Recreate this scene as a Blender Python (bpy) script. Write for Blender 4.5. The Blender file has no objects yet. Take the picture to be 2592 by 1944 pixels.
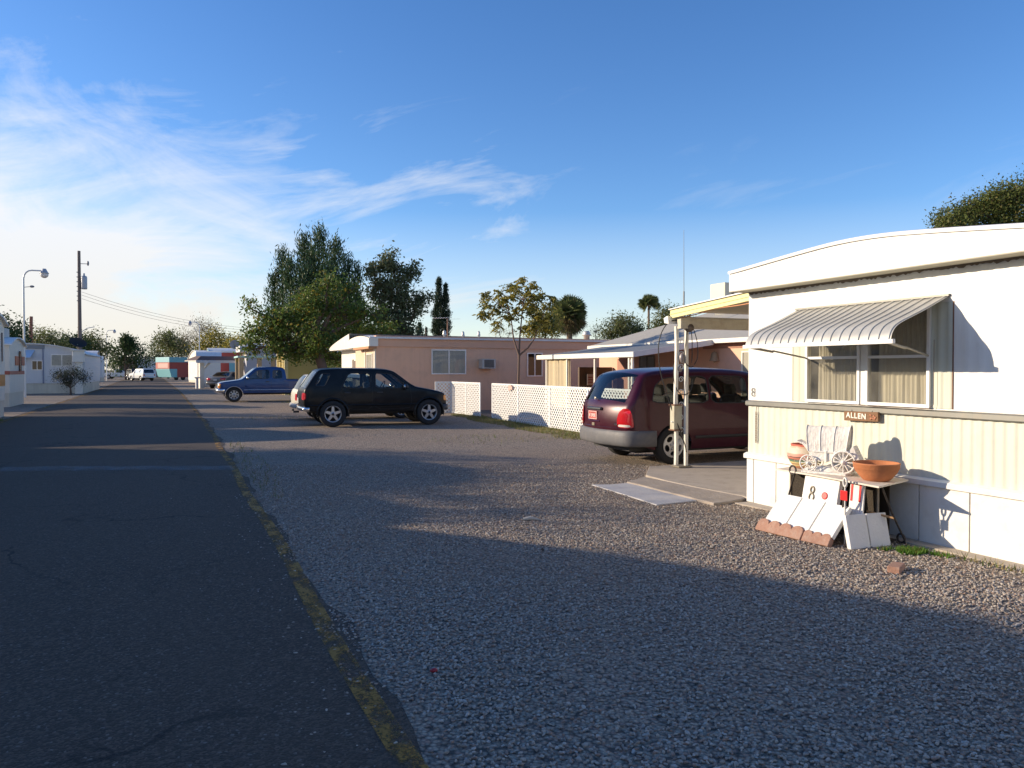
import bpy, bmesh, math, random
import numpy as np
from mathutils import Vector, Matrix
from mathutils.geometry import delaunay_2d_cdt

S = bpy.context.scene
C = S.collection
R_ = math.radians
rnd = random.Random(7)

# ---------------------------------------------------------------- camera geometry (metres; road runs along +Y)
F_PX, CAM_H, YAW, PITCH = 1950.0, 1.67, R_(23.7), math.atan(37 / 1950.0)
_f0 = Vector((math.sin(YAW), math.cos(YAW), 0)); _r = Vector((math.cos(YAW), -math.sin(YAW), 0)); _z = Vector((0, 0, 1))
_fw = _f0 * math.cos(PITCH) - _z * math.sin(PITCH)
_up = _z * math.cos(PITCH) + _f0 * math.sin(PITCH)
CAM = Vector((0, 0, CAM_H))
def at(u, v, d):
    """world point seen at pixel (u, v) of the photograph at depth d"""
    return CAM + (_fw + _r * ((u - 1296) / F_PX) - _up * ((v - 972) / F_PX)) * d
def gnd(u, v, z=0.0):
    k = _fw + _r * ((u - 1296) / F_PX) - _up * ((v - 972) / F_PX)
    return CAM + k * ((z - CAM_H) / k.z)

# ---------------------------------------------------------------- mesh builder
OFF = {}
class MB:
    def __init__(s): s.v = []; s.f = []; s.m = []; s.s = []
    def add(s, vs, fs, m=0, sm=False):
        o = len(s.v); s.v += [tuple(p) for p in vs]
        for f in fs: s.f.append(tuple(i + o for i in f)); s.m.append(m); s.s.append(sm)
    def box(s, a, b, m=0):
        x0, y0, z0 = (min(a[i], b[i]) for i in range(3)); x1, y1, z1 = (max(a[i], b[i]) for i in range(3))
        s.add([(x0,y0,z0),(x1,y0,z0),(x1,y1,z0),(x0,y1,z0),(x0,y0,z1),(x1,y0,z1),(x1,y1,z1),(x0,y1,z1)],
              [(3,2,1,0),(4,5,6,7),(0,1,5,4),(1,2,6,5),(2,3,7,6),(3,0,4,7)], m)
    def obox(s, c, size, M=None, m=0):
        M = M or Matrix.Identity(3); c = Vector(c); h = [k / 2 for k in size]
        vs = [c + M @ Vector((sx*h[0], sy*h[1], sz*h[2])) for sz in (-1,1) for sx, sy in ((-1,-1),(1,-1),(1,1),(-1,1))]
        s.add(vs, [(3,2,1,0),(4,5,6,7),(0,1,5,4),(1,2,6,5),(2,3,7,6),(3,0,4,7)], m)
    def hexa(s, p, m=0):   # 8 corners: bottom 4 (ccw), top 4
        s.add(p, [(3,2,1,0),(4,5,6,7),(0,1,5,4),(1,2,6,5),(2,3,7,6),(3,0,4,7)], m)
    def quad(s, p, m=0, sm=False): s.add(p, [tuple(range(len(p)))], m, sm)
    def loft(s, rings, m=0, closed=True, caps=True, sm=True):
        n = len(rings[0]); vs = [p for r in rings for p in r]; fs = []
        for i in range(len(rings) - 1):
            for j in range(n if closed else n - 1):
                k = (j + 1) % n
                fs.append((i*n+j, i*n+k, (i+1)*n+k, (i+1)*n+j))
        s.add(vs, fs, m, sm)
        if caps and closed:
            s.add(rings[0], [tuple(reversed(range(n)))], m); s.add(rings[-1], [tuple(range(n))], m)
    def tube(s, pts, r, n=7, m=0, caps=True, sm=True):
        pts = [Vector(p) for p in pts]; rr = r if isinstance(r, (list, tuple)) else [r] * len(pts)
        rings = []; a = None
        for i, p in enumerate(pts):
            t = (pts[min(i+1, len(pts)-1)] - pts[max(i-1, 0)]).normalized()
            if a is None: a = t.orthogonal().normalized()
            a = (a - t * a.dot(t))
            a = a.normalized() if a.length > 1e-6 else t.orthogonal().normalized()
            b = t.cross(a)
            rings.append([p + (a*math.cos(2*math.pi*j/n) + b*math.sin(2*math.pi*j/n)) * rr[i] for j in range(n)])
        s.loft(rings, m, True, caps, sm)
    def lathe(s, prof, c=(0,0,0), axis='z', n=24, m=0, sm=True, caps=False):
        c = Vector(c); rings = []
        for r, h in prof:
            ring = []
            for j in range(n):
                a = 2*math.pi*j/n; x, y = r*math.cos(a), r*math.sin(a)
                ring.append(c + (Vector((x,y,h)) if axis == 'z' else Vector((x,h,y)) if axis == 'y' else Vector((h,x,y))))
            rings.append(ring)
        s.loft(rings, m, True, caps, sm)
    def prism(s, poly, axis, lo, hi, m=0):
        def P(q, h): return (q[0],q[1],h) if axis == 'z' else (q[0],h,q[1]) if axis == 'y' else (h,q[0],q[1])
        n = len(poly)
        s.add([P(q, lo) for q in poly] + [P(q, hi) for q in poly],
              [tuple(reversed(range(n))), tuple(range(n, 2*n))] + [(i, (i+1) % n, n+(i+1) % n, n+i) for i in range(n)], m)
    def ball(s, c, r, n=12, k=7, m=0):
        c = Vector(c); r = (r, r, r) if not isinstance(r, (tuple, list)) else r
        rings = []
        for i in range(k + 1):
            a = math.pi * i / k - math.pi/2; cr = max(math.cos(a), 1e-3)
            rings.append([c + Vector((r[0]*cr*math.cos(2*math.pi*j/n), r[1]*cr*math.sin(2*math.pi*j/n), r[2]*math.sin(a))) for j in range(n)])
        s.loft(rings, m, True, True, True)
    def xf(s, M): s.v = [tuple(M @ Vector(p)) for p in s.v]; return s
    def build(s, name, mats, parent=None, world=True, loc=None, bevel=0, merge=0, recalc=True, angle=None):
        me = bpy.data.meshes.new(name)
        o = bpy.data.objects.new(name, me); C.objects.link(o)
        off = Vector((0,0,0))
        if parent is not None:
            o.parent = parent; OFF[o.name] = OFF.get(parent.name, off)
            if world: off = OFF[o.name]
        elif loc is not None:
            o.location = loc; OFF[o.name] = Vector(loc); off = Vector(loc) if world else off
        me.from_pydata([tuple(Vector(p) - off) for p in s.v], [], s.f)
        mats = mats if isinstance(mats, (list, tuple)) else [mats]
        for x in mats: me.materials.append(x)
        me.polygons.foreach_set('material_index', s.m); me.polygons.foreach_set('use_smooth', s.s)
        if recalc or merge:
            b = bmesh.new(); b.from_mesh(me)
            if merge: bmesh.ops.remove_doubles(b, verts=b.verts, dist=merge)
            if recalc: bmesh.ops.recalc_face_normals(b, faces=b.faces)
            b.to_mesh(me); b.free()
        me.update()
        if bevel:
            md = o.modifiers.new('bevel', 'BEVEL'); md.width = bevel; md.segments = 2; md.limit_method = 'ANGLE'; md.angle_limit = R_(40)
        if angle: me.set_sharp_from_angle(angle=R_(angle))
        return o

def tag(o, label=None, cat=None, group=None, kind=None):
    if label: o['label'] = label
    if cat: o['category'] = cat
    if group: o['group'] = group
    if kind: o['kind'] = kind
    return o
def thing(name, label, cat, loc=(0,0,0), rz=0.0, group=None):
    o = bpy.data.objects.new(name, None); C.objects.link(o)
    o.location = loc; o.rotation_euler = (0, 0, rz); o.empty_display_size = .2
    OFF[o.name] = Vector(loc)
    return tag(o, label, cat, group)
def struct(name, mb, mats, **k):
    o = mb.build(name, mats, **k); o['kind'] = 'structure'; return o
def dup(root, loc, rz=None, label=None, group=None):
    kids = {}
    for o in list(C.objects):
        if o.parent: kids.setdefault(o.parent.name, []).append(o)
    def cp(o, p):
        c = o.copy(); C.objects.link(c); c.parent = p
        for k in kids.get(o.name, []): cp(k, c)
        return c
    r = cp(root, None); r.location = loc
    if rz is not None: r.rotation_euler = (0, 0, rz)
    if label: r['label'] = label
    if group: r['group'] = group
    return r

# ---------------------------------------------------------------- materials
def nodes(name):
    m = bpy.data.materials.new(name); m.use_nodes = True; nt = m.node_tree; nt.nodes.clear()
    out = nt.nodes.new('ShaderNodeOutputMaterial'); return m, nt, out
def N(nt, t, **k):
    n = nt.nodes.new(t)
    for a, b in k.items():
        if hasattr(n, a) and a not in ('Scale',): setattr(n, a, b)
    return n
def mixc(nt, fac, a, b, mode='MIX'):
    n = nt.nodes.new('ShaderNodeMix'); n.data_type = 'RGBA'; n.blend_type = mode
    for sock, v in ((n.inputs[0], fac), (n.inputs[6], a), (n.inputs[7], b)):
        if hasattr(v, 'is_output') or isinstance(v, bpy.types.NodeSocket): nt.links.new(v, sock)
        elif isinstance(v, (int, float)): sock.default_value = v
        else: sock.default_value = (*v, 1)
    return n.outputs[2]
def mathn(nt, op, a, b=0.0, clamp=False):
    n = nt.nodes.new('ShaderNodeMath'); n.operation = op; n.use_clamp = clamp
    for i, v in enumerate((a, b)):
        if isinstance(v, bpy.types.NodeSocket): nt.links.new(v, n.inputs[i])
        else: n.inputs[i].default_value = v
    return n.outputs[0]
def ramp(nt, val, p0, p1, c0=(0,0,0), c1=(1,1,1)):
    n = nt.nodes.new('ShaderNodeValToRGB'); e = n.color_ramp.elements
    e[0].position = p0; e[1].position = p1; e[0].color = (*c0, 1); e[1].color = (*c1, 1)
    nt.links.new(val, n.inputs[0]); return n.outputs[0]
def noise(nt, vec, scale, detail=4, rough=.55, dist=0, kind='FBM'):
    n = nt.nodes.new('ShaderNodeTexNoise'); n.inputs['Scale'].default_value = scale
    n.inputs['Detail'].default_value = detail; n.inputs['Roughness'].default_value = rough; n.inputs['Distortion'].default_value = dist
    if vec is not None: nt.links.new(vec, n.inputs['Vector'])
    return n.outputs['Fac']
def mapping(nt, vec, scale=(1,1,1), rot=(0,0,0), loc=(0,0,0)):
    n = nt.nodes.new('ShaderNodeMapping'); nt.links.new(vec, n.inputs[0])
    n.inputs['Scale'].default_value = scale; n.inputs['Rotation'].default_value = rot; n.inputs['Location'].default_value = loc
    return n.outputs[0]
def objco(nt): return nt.nodes.new('ShaderNodeTexCoord').outputs['Object']
def bumpn(nt, h, strength, dist=.01):
    n = nt.nodes.new('ShaderNodeBump'); n.inputs['Strength'].default_value = strength; n.inputs['Distance'].default_value = dist
    nt.links.new(h, n.inputs['Height']); return n.outputs[0]
MATS = {}
def pm(name, col, rough=.6, metal=0.0, var=.1, scale=3.0, bump=0.0, bscale=60, streak=0.0, coat=0.0, spec=.5, dirt=None, dirtamt=.5,
       groove=None, gaxis=1, emit=None):
    if name in MATS: return MATS[name]
    m, nt, out = nodes(name); p = N(nt, 'ShaderNodeBsdfPrincipled'); nt.links.new(p.outputs[0], out.inputs[0])
    co = objco(nt)
    c = mixc(nt, noise(nt, co, scale, 5), tuple(k*(1-var) for k in col), tuple(min(1, k*(1+var)) for k in col))
    if streak:
        st = ramp(nt, noise(nt, mapping(nt, co, (9, 9, .5)), 1.3, 4), .45, .8)
        c = mixc(nt, mathn(nt, 'MULTIPLY', st, streak), c, tuple(k*.55 for k in col))
    if dirt:
        dm = ramp(nt, noise(nt, co, scale*2.3, 6, .65), .48, .72)
        c = mixc(nt, mathn(nt, 'MULTIPLY', dm, dirtamt), c, dirt)
    nt.links.new(c, p.inputs['Base Color'])
    p.inputs['Metallic'].default_value = metal; p.inputs['Specular IOR Level'].default_value = spec
    p.inputs['Coat Weight'].default_value = coat; p.inputs['Coat Roughness'].default_value = .04
    rn = noise(nt, co, scale*4, 3)
    rr = mathn(nt, 'ADD', mathn(nt, 'MULTIPLY', rn, .25*rough), rough*.87, True); nt.links.new(rr, p.inputs['Roughness'])
    h = None
    if bump: h = mathn(nt, 'MULTIPLY', noise(nt, co, bscale, 4), bump)
    if groove:
        sp = nt.nodes.new('ShaderNodeSeparateXYZ'); nt.links.new(co, sp.inputs[0])
        fr = mathn(nt, 'FRACT', mathn(nt, 'DIVIDE', sp.outputs[gaxis], groove))
        g = ramp(nt, fr, .0, .10); h = mathn(nt, 'ADD', h, g) if h is not None else g
    if h is not None: nt.links.new(bumpn(nt, h, .6 if groove else 1.0, .008 if groove else .01), p.inputs['Normal'])
    if emit: p.inputs['Emission Color'].default_value = (*emit[0], 1); p.inputs['Emission Strength'].default_value = emit[1]
    MATS[name] = m; return m
def glassm(name, tint=(.6,.65,.65), rough=.02, refl=1.0, dust=0.0):
    if name in MATS: return MATS[name]
    m, nt, out = nodes(name)
    t = N(nt, 'ShaderNodeBsdfTransparent'); t.inputs[0].default_value = (*tint, 1)
    g = N(nt, 'ShaderNodeBsdfGlossy'); g.inputs['Roughness'].default_value = rough; g.inputs[0].default_value = (.95,.97,1,1)
    fr = N(nt, 'ShaderNodeFresnel'); fr.inputs[0].default_value = 1.52
    mx = N(nt, 'ShaderNodeMixShader'); nt.links.new(mathn(nt, 'MULTIPLY', fr.outputs[0], refl, True), mx.inputs[0])
    nt.links.new(t.outputs[0], mx.inputs[1]); nt.links.new(g.outputs[0], mx.inputs[2]); last = mx.outputs[0]
    if dust:
        df = N(nt, 'ShaderNodeBsdfDiffuse'); df.inputs[0].default_value = (.42,.40,.34,1); m2 = N(nt, 'ShaderNodeMixShader')
        nt.links.new(mathn(nt, 'MULTIPLY', noise(nt, objco(nt), 5, 4), dust*2, True), m2.inputs[0]); nt.links.new(last, m2.inputs[1]); nt.links.new(df.outputs[0], m2.inputs[2]); last = m2.outputs[0]
    nt.links.new(last, out.inputs[0])
    MATS[name] = m; return m
def leafm(name, c0, c1, c2=None, amt2=.15, trans=.35):
    if name in MATS: return MATS[name]
    m, nt, out = nodes(name)
    geo = N(nt, 'ShaderNodeNewGeometry'); ri = geo.outputs['Random Per Island']
    c = mixc(nt, ri, c0, c1)
    co = objco(nt); c = mixc(nt, ramp(nt, noise(nt, co, .9, 3), .35, .7), c, tuple(k*.72 for k in c0))
    if c2:
        fr = mathn(nt, 'FRACT', mathn(nt, 'MULTIPLY', ri, 17.31))
        c = mixc(nt, mathn(nt, 'LESS_THAN', fr, amt2), c, c2)
    d = N(nt, 'ShaderNodeBsdfPrincipled'); nt.links.new(c, d.inputs['Base Color']); d.inputs['Roughness'].default_value = .55
    d.inputs['Specular IOR Level'].default_value = .3
    t = N(nt, 'ShaderNodeBsdfTranslucent'); nt.links.new(c, t.inputs[0])
    mx = N(nt, 'ShaderNodeMixShader'); mx.inputs[0].default_value = trans
    nt.links.new(d.outputs[0], mx.inputs[1]); nt.links.new(t.outputs[0], mx.inputs[2]); nt.links.new(mx.outputs[0], out.inputs[0])
    MATS[name] = m; return m

# ---------------------------------------------------------------- 2-D helpers
def pip(p, poly):
    x, y = p[0], p[1]; c = False; n = len(poly); j = n - 1
    for i in range(n):
        a, b = poly[i], poly[j]
        if (a[1] > y) != (b[1] > y) and x < (b[0]-a[0]) * (y-a[1]) / (b[1]-a[1]) + a[0]: c = not c
        j = i
    return c
def segd(p, a, b):
    ax, ay = a[0], a[1]; dx, dy = b[0]-ax, b[1]-ay; l = dx*dx + dy*dy
    t = 0 if l < 1e-12 else max(0, min(1, ((p[0]-ax)*dx + (p[1]-ay)*dy) / l))
    return math.hypot(p[0]-ax-t*dx, p[1]-ay-t*dy)
def polyd(p, pts, closed=False):
    n = len(pts); return min(segd(p, pts[i], pts[(i+1) % n]) for i in range(n if closed else n-1))
def resample(pts, d, closed=False):
    out = []; n = len(pts)
    for i in range(n if closed else n-1):
        a, b = pts[i], pts[(i+1) % n]; k = max(1, int(math.ceil(math.hypot(b[0]-a[0], b[1]-a[1]) / d)))
        for j in range(k): out.append((a[0]+(b[0]-a[0])*j/k, a[1]+(b[1]-a[1])*j/k))
    if not closed: out.append(tuple(pts[-1]))
    return out
def chaikin(pts, it=2, q=.22, closed=False):
    for _ in range(it):
        n = len(pts); o = [] if closed else [pts[0]]
        for i in range(n if closed else n-1):
            a, b = pts[i], pts[(i+1) % n]
            o += [(a[0]+(b[0]-a[0])*q, a[1]+(b[1]-a[1])*q), (a[0]+(b[0]-a[0])*(1-q), a[1]+(b[1]-a[1])*(1-q))]
        if not closed: o.append(pts[-1])
        pts = o
    return pts
def rpoly(pts, it=2): return chaikin(pts, it, .18, True)
def cdt(outline, holes=(), grid=.12, extra=()):
    V = []; E = []
    def loop(p):
        b = len(V); V.extend(Vector((q[0], q[1])) for q in p); E.extend((b+i, b+(i+1) % len(p)) for i in range(len(p)))
    loop(outline)
    for h in holes: loop(h)
    V.extend(Vector((q[0], q[1])) for q in extra)
    xs = [p[0] for p in outline]; ys = [p[1] for p in outline]; loops = [outline, *holes]
    x = min(xs) + grid/2
    while x < max(xs):
        y = min(ys) + grid/2
        while y < max(ys):
            if pip((x, y), outline) and not any(pip((x, y), h) for h in holes) and min(polyd((x, y), l, True) for l in loops) > grid*.4: V.append(Vector((x, y)))
            y += grid
        x += grid
    r = delaunay_2d_cdt(V, E, [], 0, 1e-5)
    vs = [(p.x, p.y) for p in r[0]]; fs = []
    for f in r[2]:
        c = (sum(vs[i][0] for i in f)/len(f), sum(vs[i][1] for i in f)/len(f))
        if pip(c, outline) and not any(pip(c, h) for h in holes): fs.append(tuple(f))
    return vs, fs
def text_obj(name, s, size, M, mat, parent=None, depth=.003, bold=0.0, shear=0, space=1.0):
    cu = bpy.data.curves.new(name + '_curve', 'FONT'); cu.body = s; cu.size = size; cu.extrude = depth; cu.offset = bold
    cu.align_x = 'CENTER'; cu.align_y = 'CENTER'; cu.shear = shear; cu.space_character = space
    t = bpy.data.objects.new(name + '_tmp', cu); C.objects.link(t)
    dg = bpy.context.evaluated_depsgraph_get(); dg.update()
    me = bpy.data.meshes.new_from_object(t.evaluated_get(dg)); me.name = name
    bpy.data.objects.remove(t); bpy.data.curves.remove(cu)
    off = OFF.get(parent.name, Vector((0,0,0))) if parent is not None else Vector((0,0,0))
    me.transform(Matrix.Translation(-off) @ M); me.materials.clear(); me.materials.append(mat)
    o = bpy.data.objects.new(name, me); C.objects.link(o)
    if parent is not None: o.parent = parent; OFF[o.name] = off
    return o
FACE_NEGX = Matrix(((0,0,-1,0),(-1,0,0,0),(0,1,0,0),(0,0,0,1)))   # lettering read by someone looking along +X
FACE_NEGY = Matrix(((1,0,0,0),(0,0,-1,0),(0,1,0,0),(0,0,0,1)))
# ---------------------------------------------------------------- camera, sun, sky
cam = bpy.data.cameras.new('camera'); co_ = bpy.data.objects.new('camera', cam); C.objects.link(co_)
cam.sensor_width = 36; cam.lens = 36 * F_PX / 2592; cam.clip_end = 4000; cam.clip_start = .05
co_.location = CAM
co_.rotation_euler = Matrix((_r, _up, -_fw)).transposed().to_euler()
S.camera = co_
SUN_EL, SUN_AZ = R_(16.2), R_(60)           # azimuth measured from +Y towards -X
sun = bpy.data.lights.new('sun', 'SUN'); sun.energy = 4.0; sun.angle = R_(.6); sun.color = (1, .83, .62)
so = bpy.data.objects.new('sun', sun); C.objects.link(so)
to_sun = Vector((-math.sin(SUN_AZ)*math.cos(SUN_EL), math.cos(SUN_AZ)*math.cos(SUN_EL), math.sin(SUN_EL)))
so.rotation_euler = (-to_sun).to_track_quat('-Z', 'Y').to_euler()
w = bpy.data.worlds.new('World'); S.world = w; w.use_nodes = True; nt = w.node_tree; nt.nodes.clear()
wo = nt.nodes.new('ShaderNodeOutputWorld'); bg = nt.nodes.new('ShaderNodeBackground'); nt.links.new(bg.outputs[0], wo.inputs[0])
sky = nt.nodes.new('ShaderNodeTexSky'); sky.sky_type = 'NISHITA'; sky.sun_disc = False
sky.sun_elevation = SUN_EL; sky.sun_rotation = -SUN_AZ; sky.altitude = 800; sky.air_density = 1.0; sky.dust_density = .4; sky.ozone_density = 3.0
SKY_STR = .145
bg.inputs[1].default_value = SKY_STR
d = nt.nodes.new('ShaderNodeTexCoord').outputs['Generated']
sp = nt.nodes.new('ShaderNodeSeparateXYZ'); nt.links.new(d, sp.inputs[0])
az = mathn(nt, 'SUBTRACT', mathn(nt, 'ARCTAN2', sp.outputs[0], sp.outputs[1]), YAW)
el = mathn(nt, 'ARCSINE', sp.outputs[2])
cb = nt.nodes.new('ShaderNodeCombineXYZ'); nt.links.new(az, cb.inputs[0]); nt.links.new(el, cb.inputs[1])
q = mapping(nt, cb.outputs[0], (1,1,1), (0,0,R_(-14)))
wisp = noise(nt, mapping(nt, q, (2.6, 10.5, 1), (0,0,0), (2.3,.4,0)), 1.5, 8, .60, .7)
puff = noise(nt, mapping(nt, cb.outputs[0], (2.4, 6.0, 1), (0,0,R_(4)), (7.1,2.6,0)), 1.7, 9, .64, .8)
mleft = ramp(nt, mathn(nt, 'MULTIPLY', az, -1.0), -.10, .62)
low = ramp(nt, el, .13, .40, (1,1,1), (0,0,0))
hzn = ramp(nt, el, .04, .30, (1,1,1), (0,0,0))
dens = mathn(nt, 'MULTIPLY', mleft, low)
b1 = mathn(nt, 'ADD', mathn(nt, 'MULTIPLY', dens, .27), mathn(nt, 'MULTIPLY', hzn, .20))
b2 = mathn(nt, 'ADD', mathn(nt, 'MULTIPLY', dens, .58), mathn(nt, 'MULTIPLY', hzn, .06))
top_ = mathn(nt, 'MULTIPLY', ramp(nt, el, .26, .38, (1,1,1), (.0,.0,.0)), ramp(nt, az, -.36, .10, (1,1,1), (.22,.22,.22)))
f1 = mathn(nt, 'MULTIPLY', mathn(nt, 'MULTIPLY', ramp(nt, mathn(nt, 'ADD', wisp, b1), .60, .85), .70), top_)
f2 = mathn(nt, 'MULTIPLY', ramp(nt, mathn(nt, 'ADD', mathn(nt, 'ADD', mathn(nt, 'MULTIPLY', puff, .62), mathn(nt, 'MULTIPLY', wisp, .38)), b2), .63, .97), .95)
haze_ = mathn(nt, 'MULTIPLY', ramp(nt, el, .0, .20, (1,1,1), (0,0,0)), .62)
fac = mathn(nt, 'MAXIMUM', mathn(nt, 'MAXIMUM', f1, f2), haze_)
cloud = 4.1
hz = ramp(nt, el, 0.0, .16, (1.0,.91,.76), (1,1,1))
cc = mixc(nt, 1.0, hz, (cloud*.985, cloud, cloud*1.03), 'MULTIPLY')
hs = nt.nodes.new('ShaderNodeHueSaturation'); hs.inputs['Hue'].default_value = .509; hs.inputs['Saturation'].default_value = 1.19; hs.inputs['Value'].default_value = .93; nt.links.new(sky.outputs[0], hs.inputs['Color'])
skc = mixc(nt, fac, hs.outputs[0], cc)
nt.links.new(skc, bg.inputs[0])
S.view_settings.view_transform = 'Standard'; S.view_settings.look = 'None'; S.view_settings.gamma = 1
S.view_settings.exposure = .68
S.cycles.max_bounces = 8; S.cycles.transparent_max_bounces = 16; S.cycles.caustics_reflective = False; S.cycles.caustics_refractive = False
S.cycles.sample_clamp_indirect = 6
try: S.cycles.use_denoising = True
except Exception: pass
# ---------------------------------------------------------------- ground, road, gravel
def gravel_mat():
    m, nt, out = nodes('gravel'); p = N(nt, 'ShaderNodeBsdfPrincipled'); nt.links.new(p.outputs[0], out.inputs[0])
    co = objco(nt)
    v = nt.nodes.new('ShaderNodeTexVoronoi'); v.inputs['Scale'].default_value = 42; nt.links.new(co, v.inputs['Vector'])
    sp = nt.nodes.new('ShaderNodeSeparateColor'); nt.links.new(v.outputs['Color'], sp.inputs[0])
    c = mixc(nt, sp.outputs[0], (.33,.265,.20), (.50,.42,.325))
    c = mixc(nt, ramp(nt, sp.outputs[1], .72, .95), c, (.40,.27,.205))
    c = mixc(nt, ramp(nt, v.outputs['Distance'], .3, .85), c, (.09,.08,.07))
    big = noise(nt, co, .55, 6, .6)
    c = mixc(nt, mathn(nt, 'MULTIPLY', ramp(nt, big, .46, .74), .6), c, (.25,.19,.14))
    c = mixc(nt, mathn(nt, 'MULTIPLY', ramp(nt, noise(nt, co, 2.3, 5, .65), .60, .8), .35), c, (.21,.17,.13))
    nt.links.new(c, p.inputs['Base Color']); p.inputs['Roughness'].default_value = .88; p.inputs['Specular IOR Level'].default_value = .25
    h = mathn(nt, 'SUBTRACT', 1.0, v.outputs['Distance'])
    h = mathn(nt, 'ADD', h, mathn(nt, 'MULTIPLY', noise(nt, co, 9, 4), 1.2))
    nt.links.new(bumpn(nt, h, .9, .022), p.inputs['Normal'])
    return m
GRAVEL = gravel_mat()
def asphalt_mat():
    m, nt, out = nodes('asphalt'); p = N(nt, 'ShaderNodeBsdfPrincipled'); nt.links.new(p.outputs[0], out.inputs[0])
    co = objco(nt)
    v = nt.nodes.new('ShaderNodeTexVoronoi'); v.inputs['Scale'].default_value = 75; nt.links.new(co, v.inputs['Vector'])
    sp = nt.nodes.new('ShaderNodeSeparateColor'); nt.links.new(v.outputs['Color'], sp.inputs[0])
    c = mixc(nt, ramp(nt, sp.outputs[0], .35, 1.0), (.058,.045,.034), (.138,.103,.075))
    c = mixc(nt, ramp(nt, sp.outputs[1], .955, .995), c, (.20,.18,.155))
    c = mixc(nt, mathn(nt, 'MULTIPLY', ramp(nt, noise(nt, mapping(nt, co, (1,.35,1)), .9, 6, .6), .40, .72), .55), c, (.100,.075,.054))
    c = mixc(nt, mathn(nt, 'MULTIPLY', ramp(nt, noise(nt, co, 4.5, 5, .7), .62, .82), .5), c, (.026,.022,.019))
    ve = nt.nodes.new('ShaderNodeTexVoronoi'); ve.feature = 'DISTANCE_TO_EDGE'; ve.inputs['Scale'].default_value = .42
    vd = nt.nodes.new('ShaderNodeVectorMath'); vd.operation = 'ADD'; nt.links.new(co, vd.inputs[0])
    nzz = nt.nodes.new('ShaderNodeTexNoise'); nzz.inputs['Scale'].default_value = 1.6; nzz.inputs['Detail'].default_value = 6; nt.links.new(co, nzz.inputs['Vector']); nt.links.new(nzz.outputs['Color'], vd.inputs[1]); nt.links.new(vd.outputs[0], ve.inputs['Vector'])
    crk = mathn(nt, 'MULTIPLY', ramp(nt, ve.outputs['Distance'], .004, .012, (1,1,1), (0,0,0)), ramp(nt, noise(nt, co, .5, 3), .45, .6))
    c = mixc(nt, mathn(nt, 'MULTIPLY', crk, .75), c, (.014,.012,.011))
    nt.links.new(c, p.inputs['Base Color']); p.inputs['Roughness'].default_value = .85; p.inputs['Specular IOR Level'].default_value = .3
    h = mathn(nt, 'ADD', mathn(nt, 'SUBTRACT', 1.0, v.outputs['Distance']), mathn(nt, 'MULTIPLY', noise(nt, co, 30, 4), .8))
    nt.links.new(bumpn(nt, h, .7, .008), p.inputs['Normal'])
    return m
ASPH = asphalt_mat()
def paint_mat(name, col, keep0, keep1, under):
    """worn road paint: the paint is gone where the noise is low"""
    m, nt, out = nodes(name); p = N(nt, 'ShaderNodeBsdfPrincipled')
    co = objco(nt)
    n1 = noise(nt, mapping(nt, co, (1, .55, 1)), 5, 8, .75); n2 = noise(nt, co, 60, 3)
    k = mathn(nt, 'ADD', n1, mathn(nt, 'MULTIPLY', mathn(nt, 'SUBTRACT', n2, .5), .35))
    c = mixc(nt, noise(nt, co, 14, 5), col, tuple(q*.6 for q in col))
    nt.links.new(c, p.inputs['Base Color']); p.inputs['Roughness'].default_value = .8
    t = N(nt, 'ShaderNodeBsdfTransparent'); mx = N(nt, 'ShaderNodeMixShader')
    nt.links.new(ramp(nt, k, keep0, keep1), mx.inputs[0]); nt.links.new(t.outputs[0], mx.inputs[1]); nt.links.new(p.outputs[0], mx.inputs[2])
    nt.links.new(mx.outputs[0], out.inputs[0]); return m
g = MB(); g.quad([(-900,-300,0),(900,-300,0),(900,1600,0),(-900,1600,0)])
struct('ground', g, GRAVEL)
def roadx(y):   # right and left edge of the asphalt
    r = 1.0 - max(0, y-24)*.0125 - max(0, y-60)*.012
    return r, r - 6.1
rr = random.Random(3); g = MB(); L = []; 
ys = [-40 + i*.35 for i in range(280)] + [58 + i*3 for i in range(60)]
jit = [rr.uniform(-1, 1) for _ in ys]
for i, y in enumerate(ys):
    r, l = roadx(y); j = .05*jit[i] + .04*math.sin(y*1.7) if y < 58 else 0
    L.append([(l - j, y, .006), ((r+l)/2, y, .03), (r + j, y, .006)])
g.loft(L, closed=False, caps=False); struct('road', g, ASPH)
YEL = paint_mat('yellow_paint', (.40,.205,.030), .43, .58, None); WHT = paint_mat('white_paint', (.40,.40,.40), .36, .95, None)
YEL2 = paint_mat('yellow_bump_paint', (.42,.22,.03), .40, .60, None)
def strip(pts, wd, z, name, mat):
    g = MB(); g.loft([[(x-wd/2, y, z(x, y)), (x+wd/2, y, z(x, y))] for x, y in pts], closed=False, caps=False, sm=False); return struct(name, g, mat)
def roadz(x, y):
    r, l = roadx(y); k = (x-l)/(r-l); return .006 + .048*min(k, 1-k)
strip([(roadx(y)[0]-.10 + .02*math.sin(y), y) for y in [2+i*.4 for i in range(180)] + [75+i*3 for i in range(40)]], .12, lambda x, y: roadz(x, y) + .005, 'right_edge_line', YEL)
strip([(roadx(y)[1]+.18, y) for y in [2+i for i in range(70)] + [75+i*3 for i in range(40)]], .15, lambda x, y: roadz(x, y) + .005, 'left_edge_line', YEL2)
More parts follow.
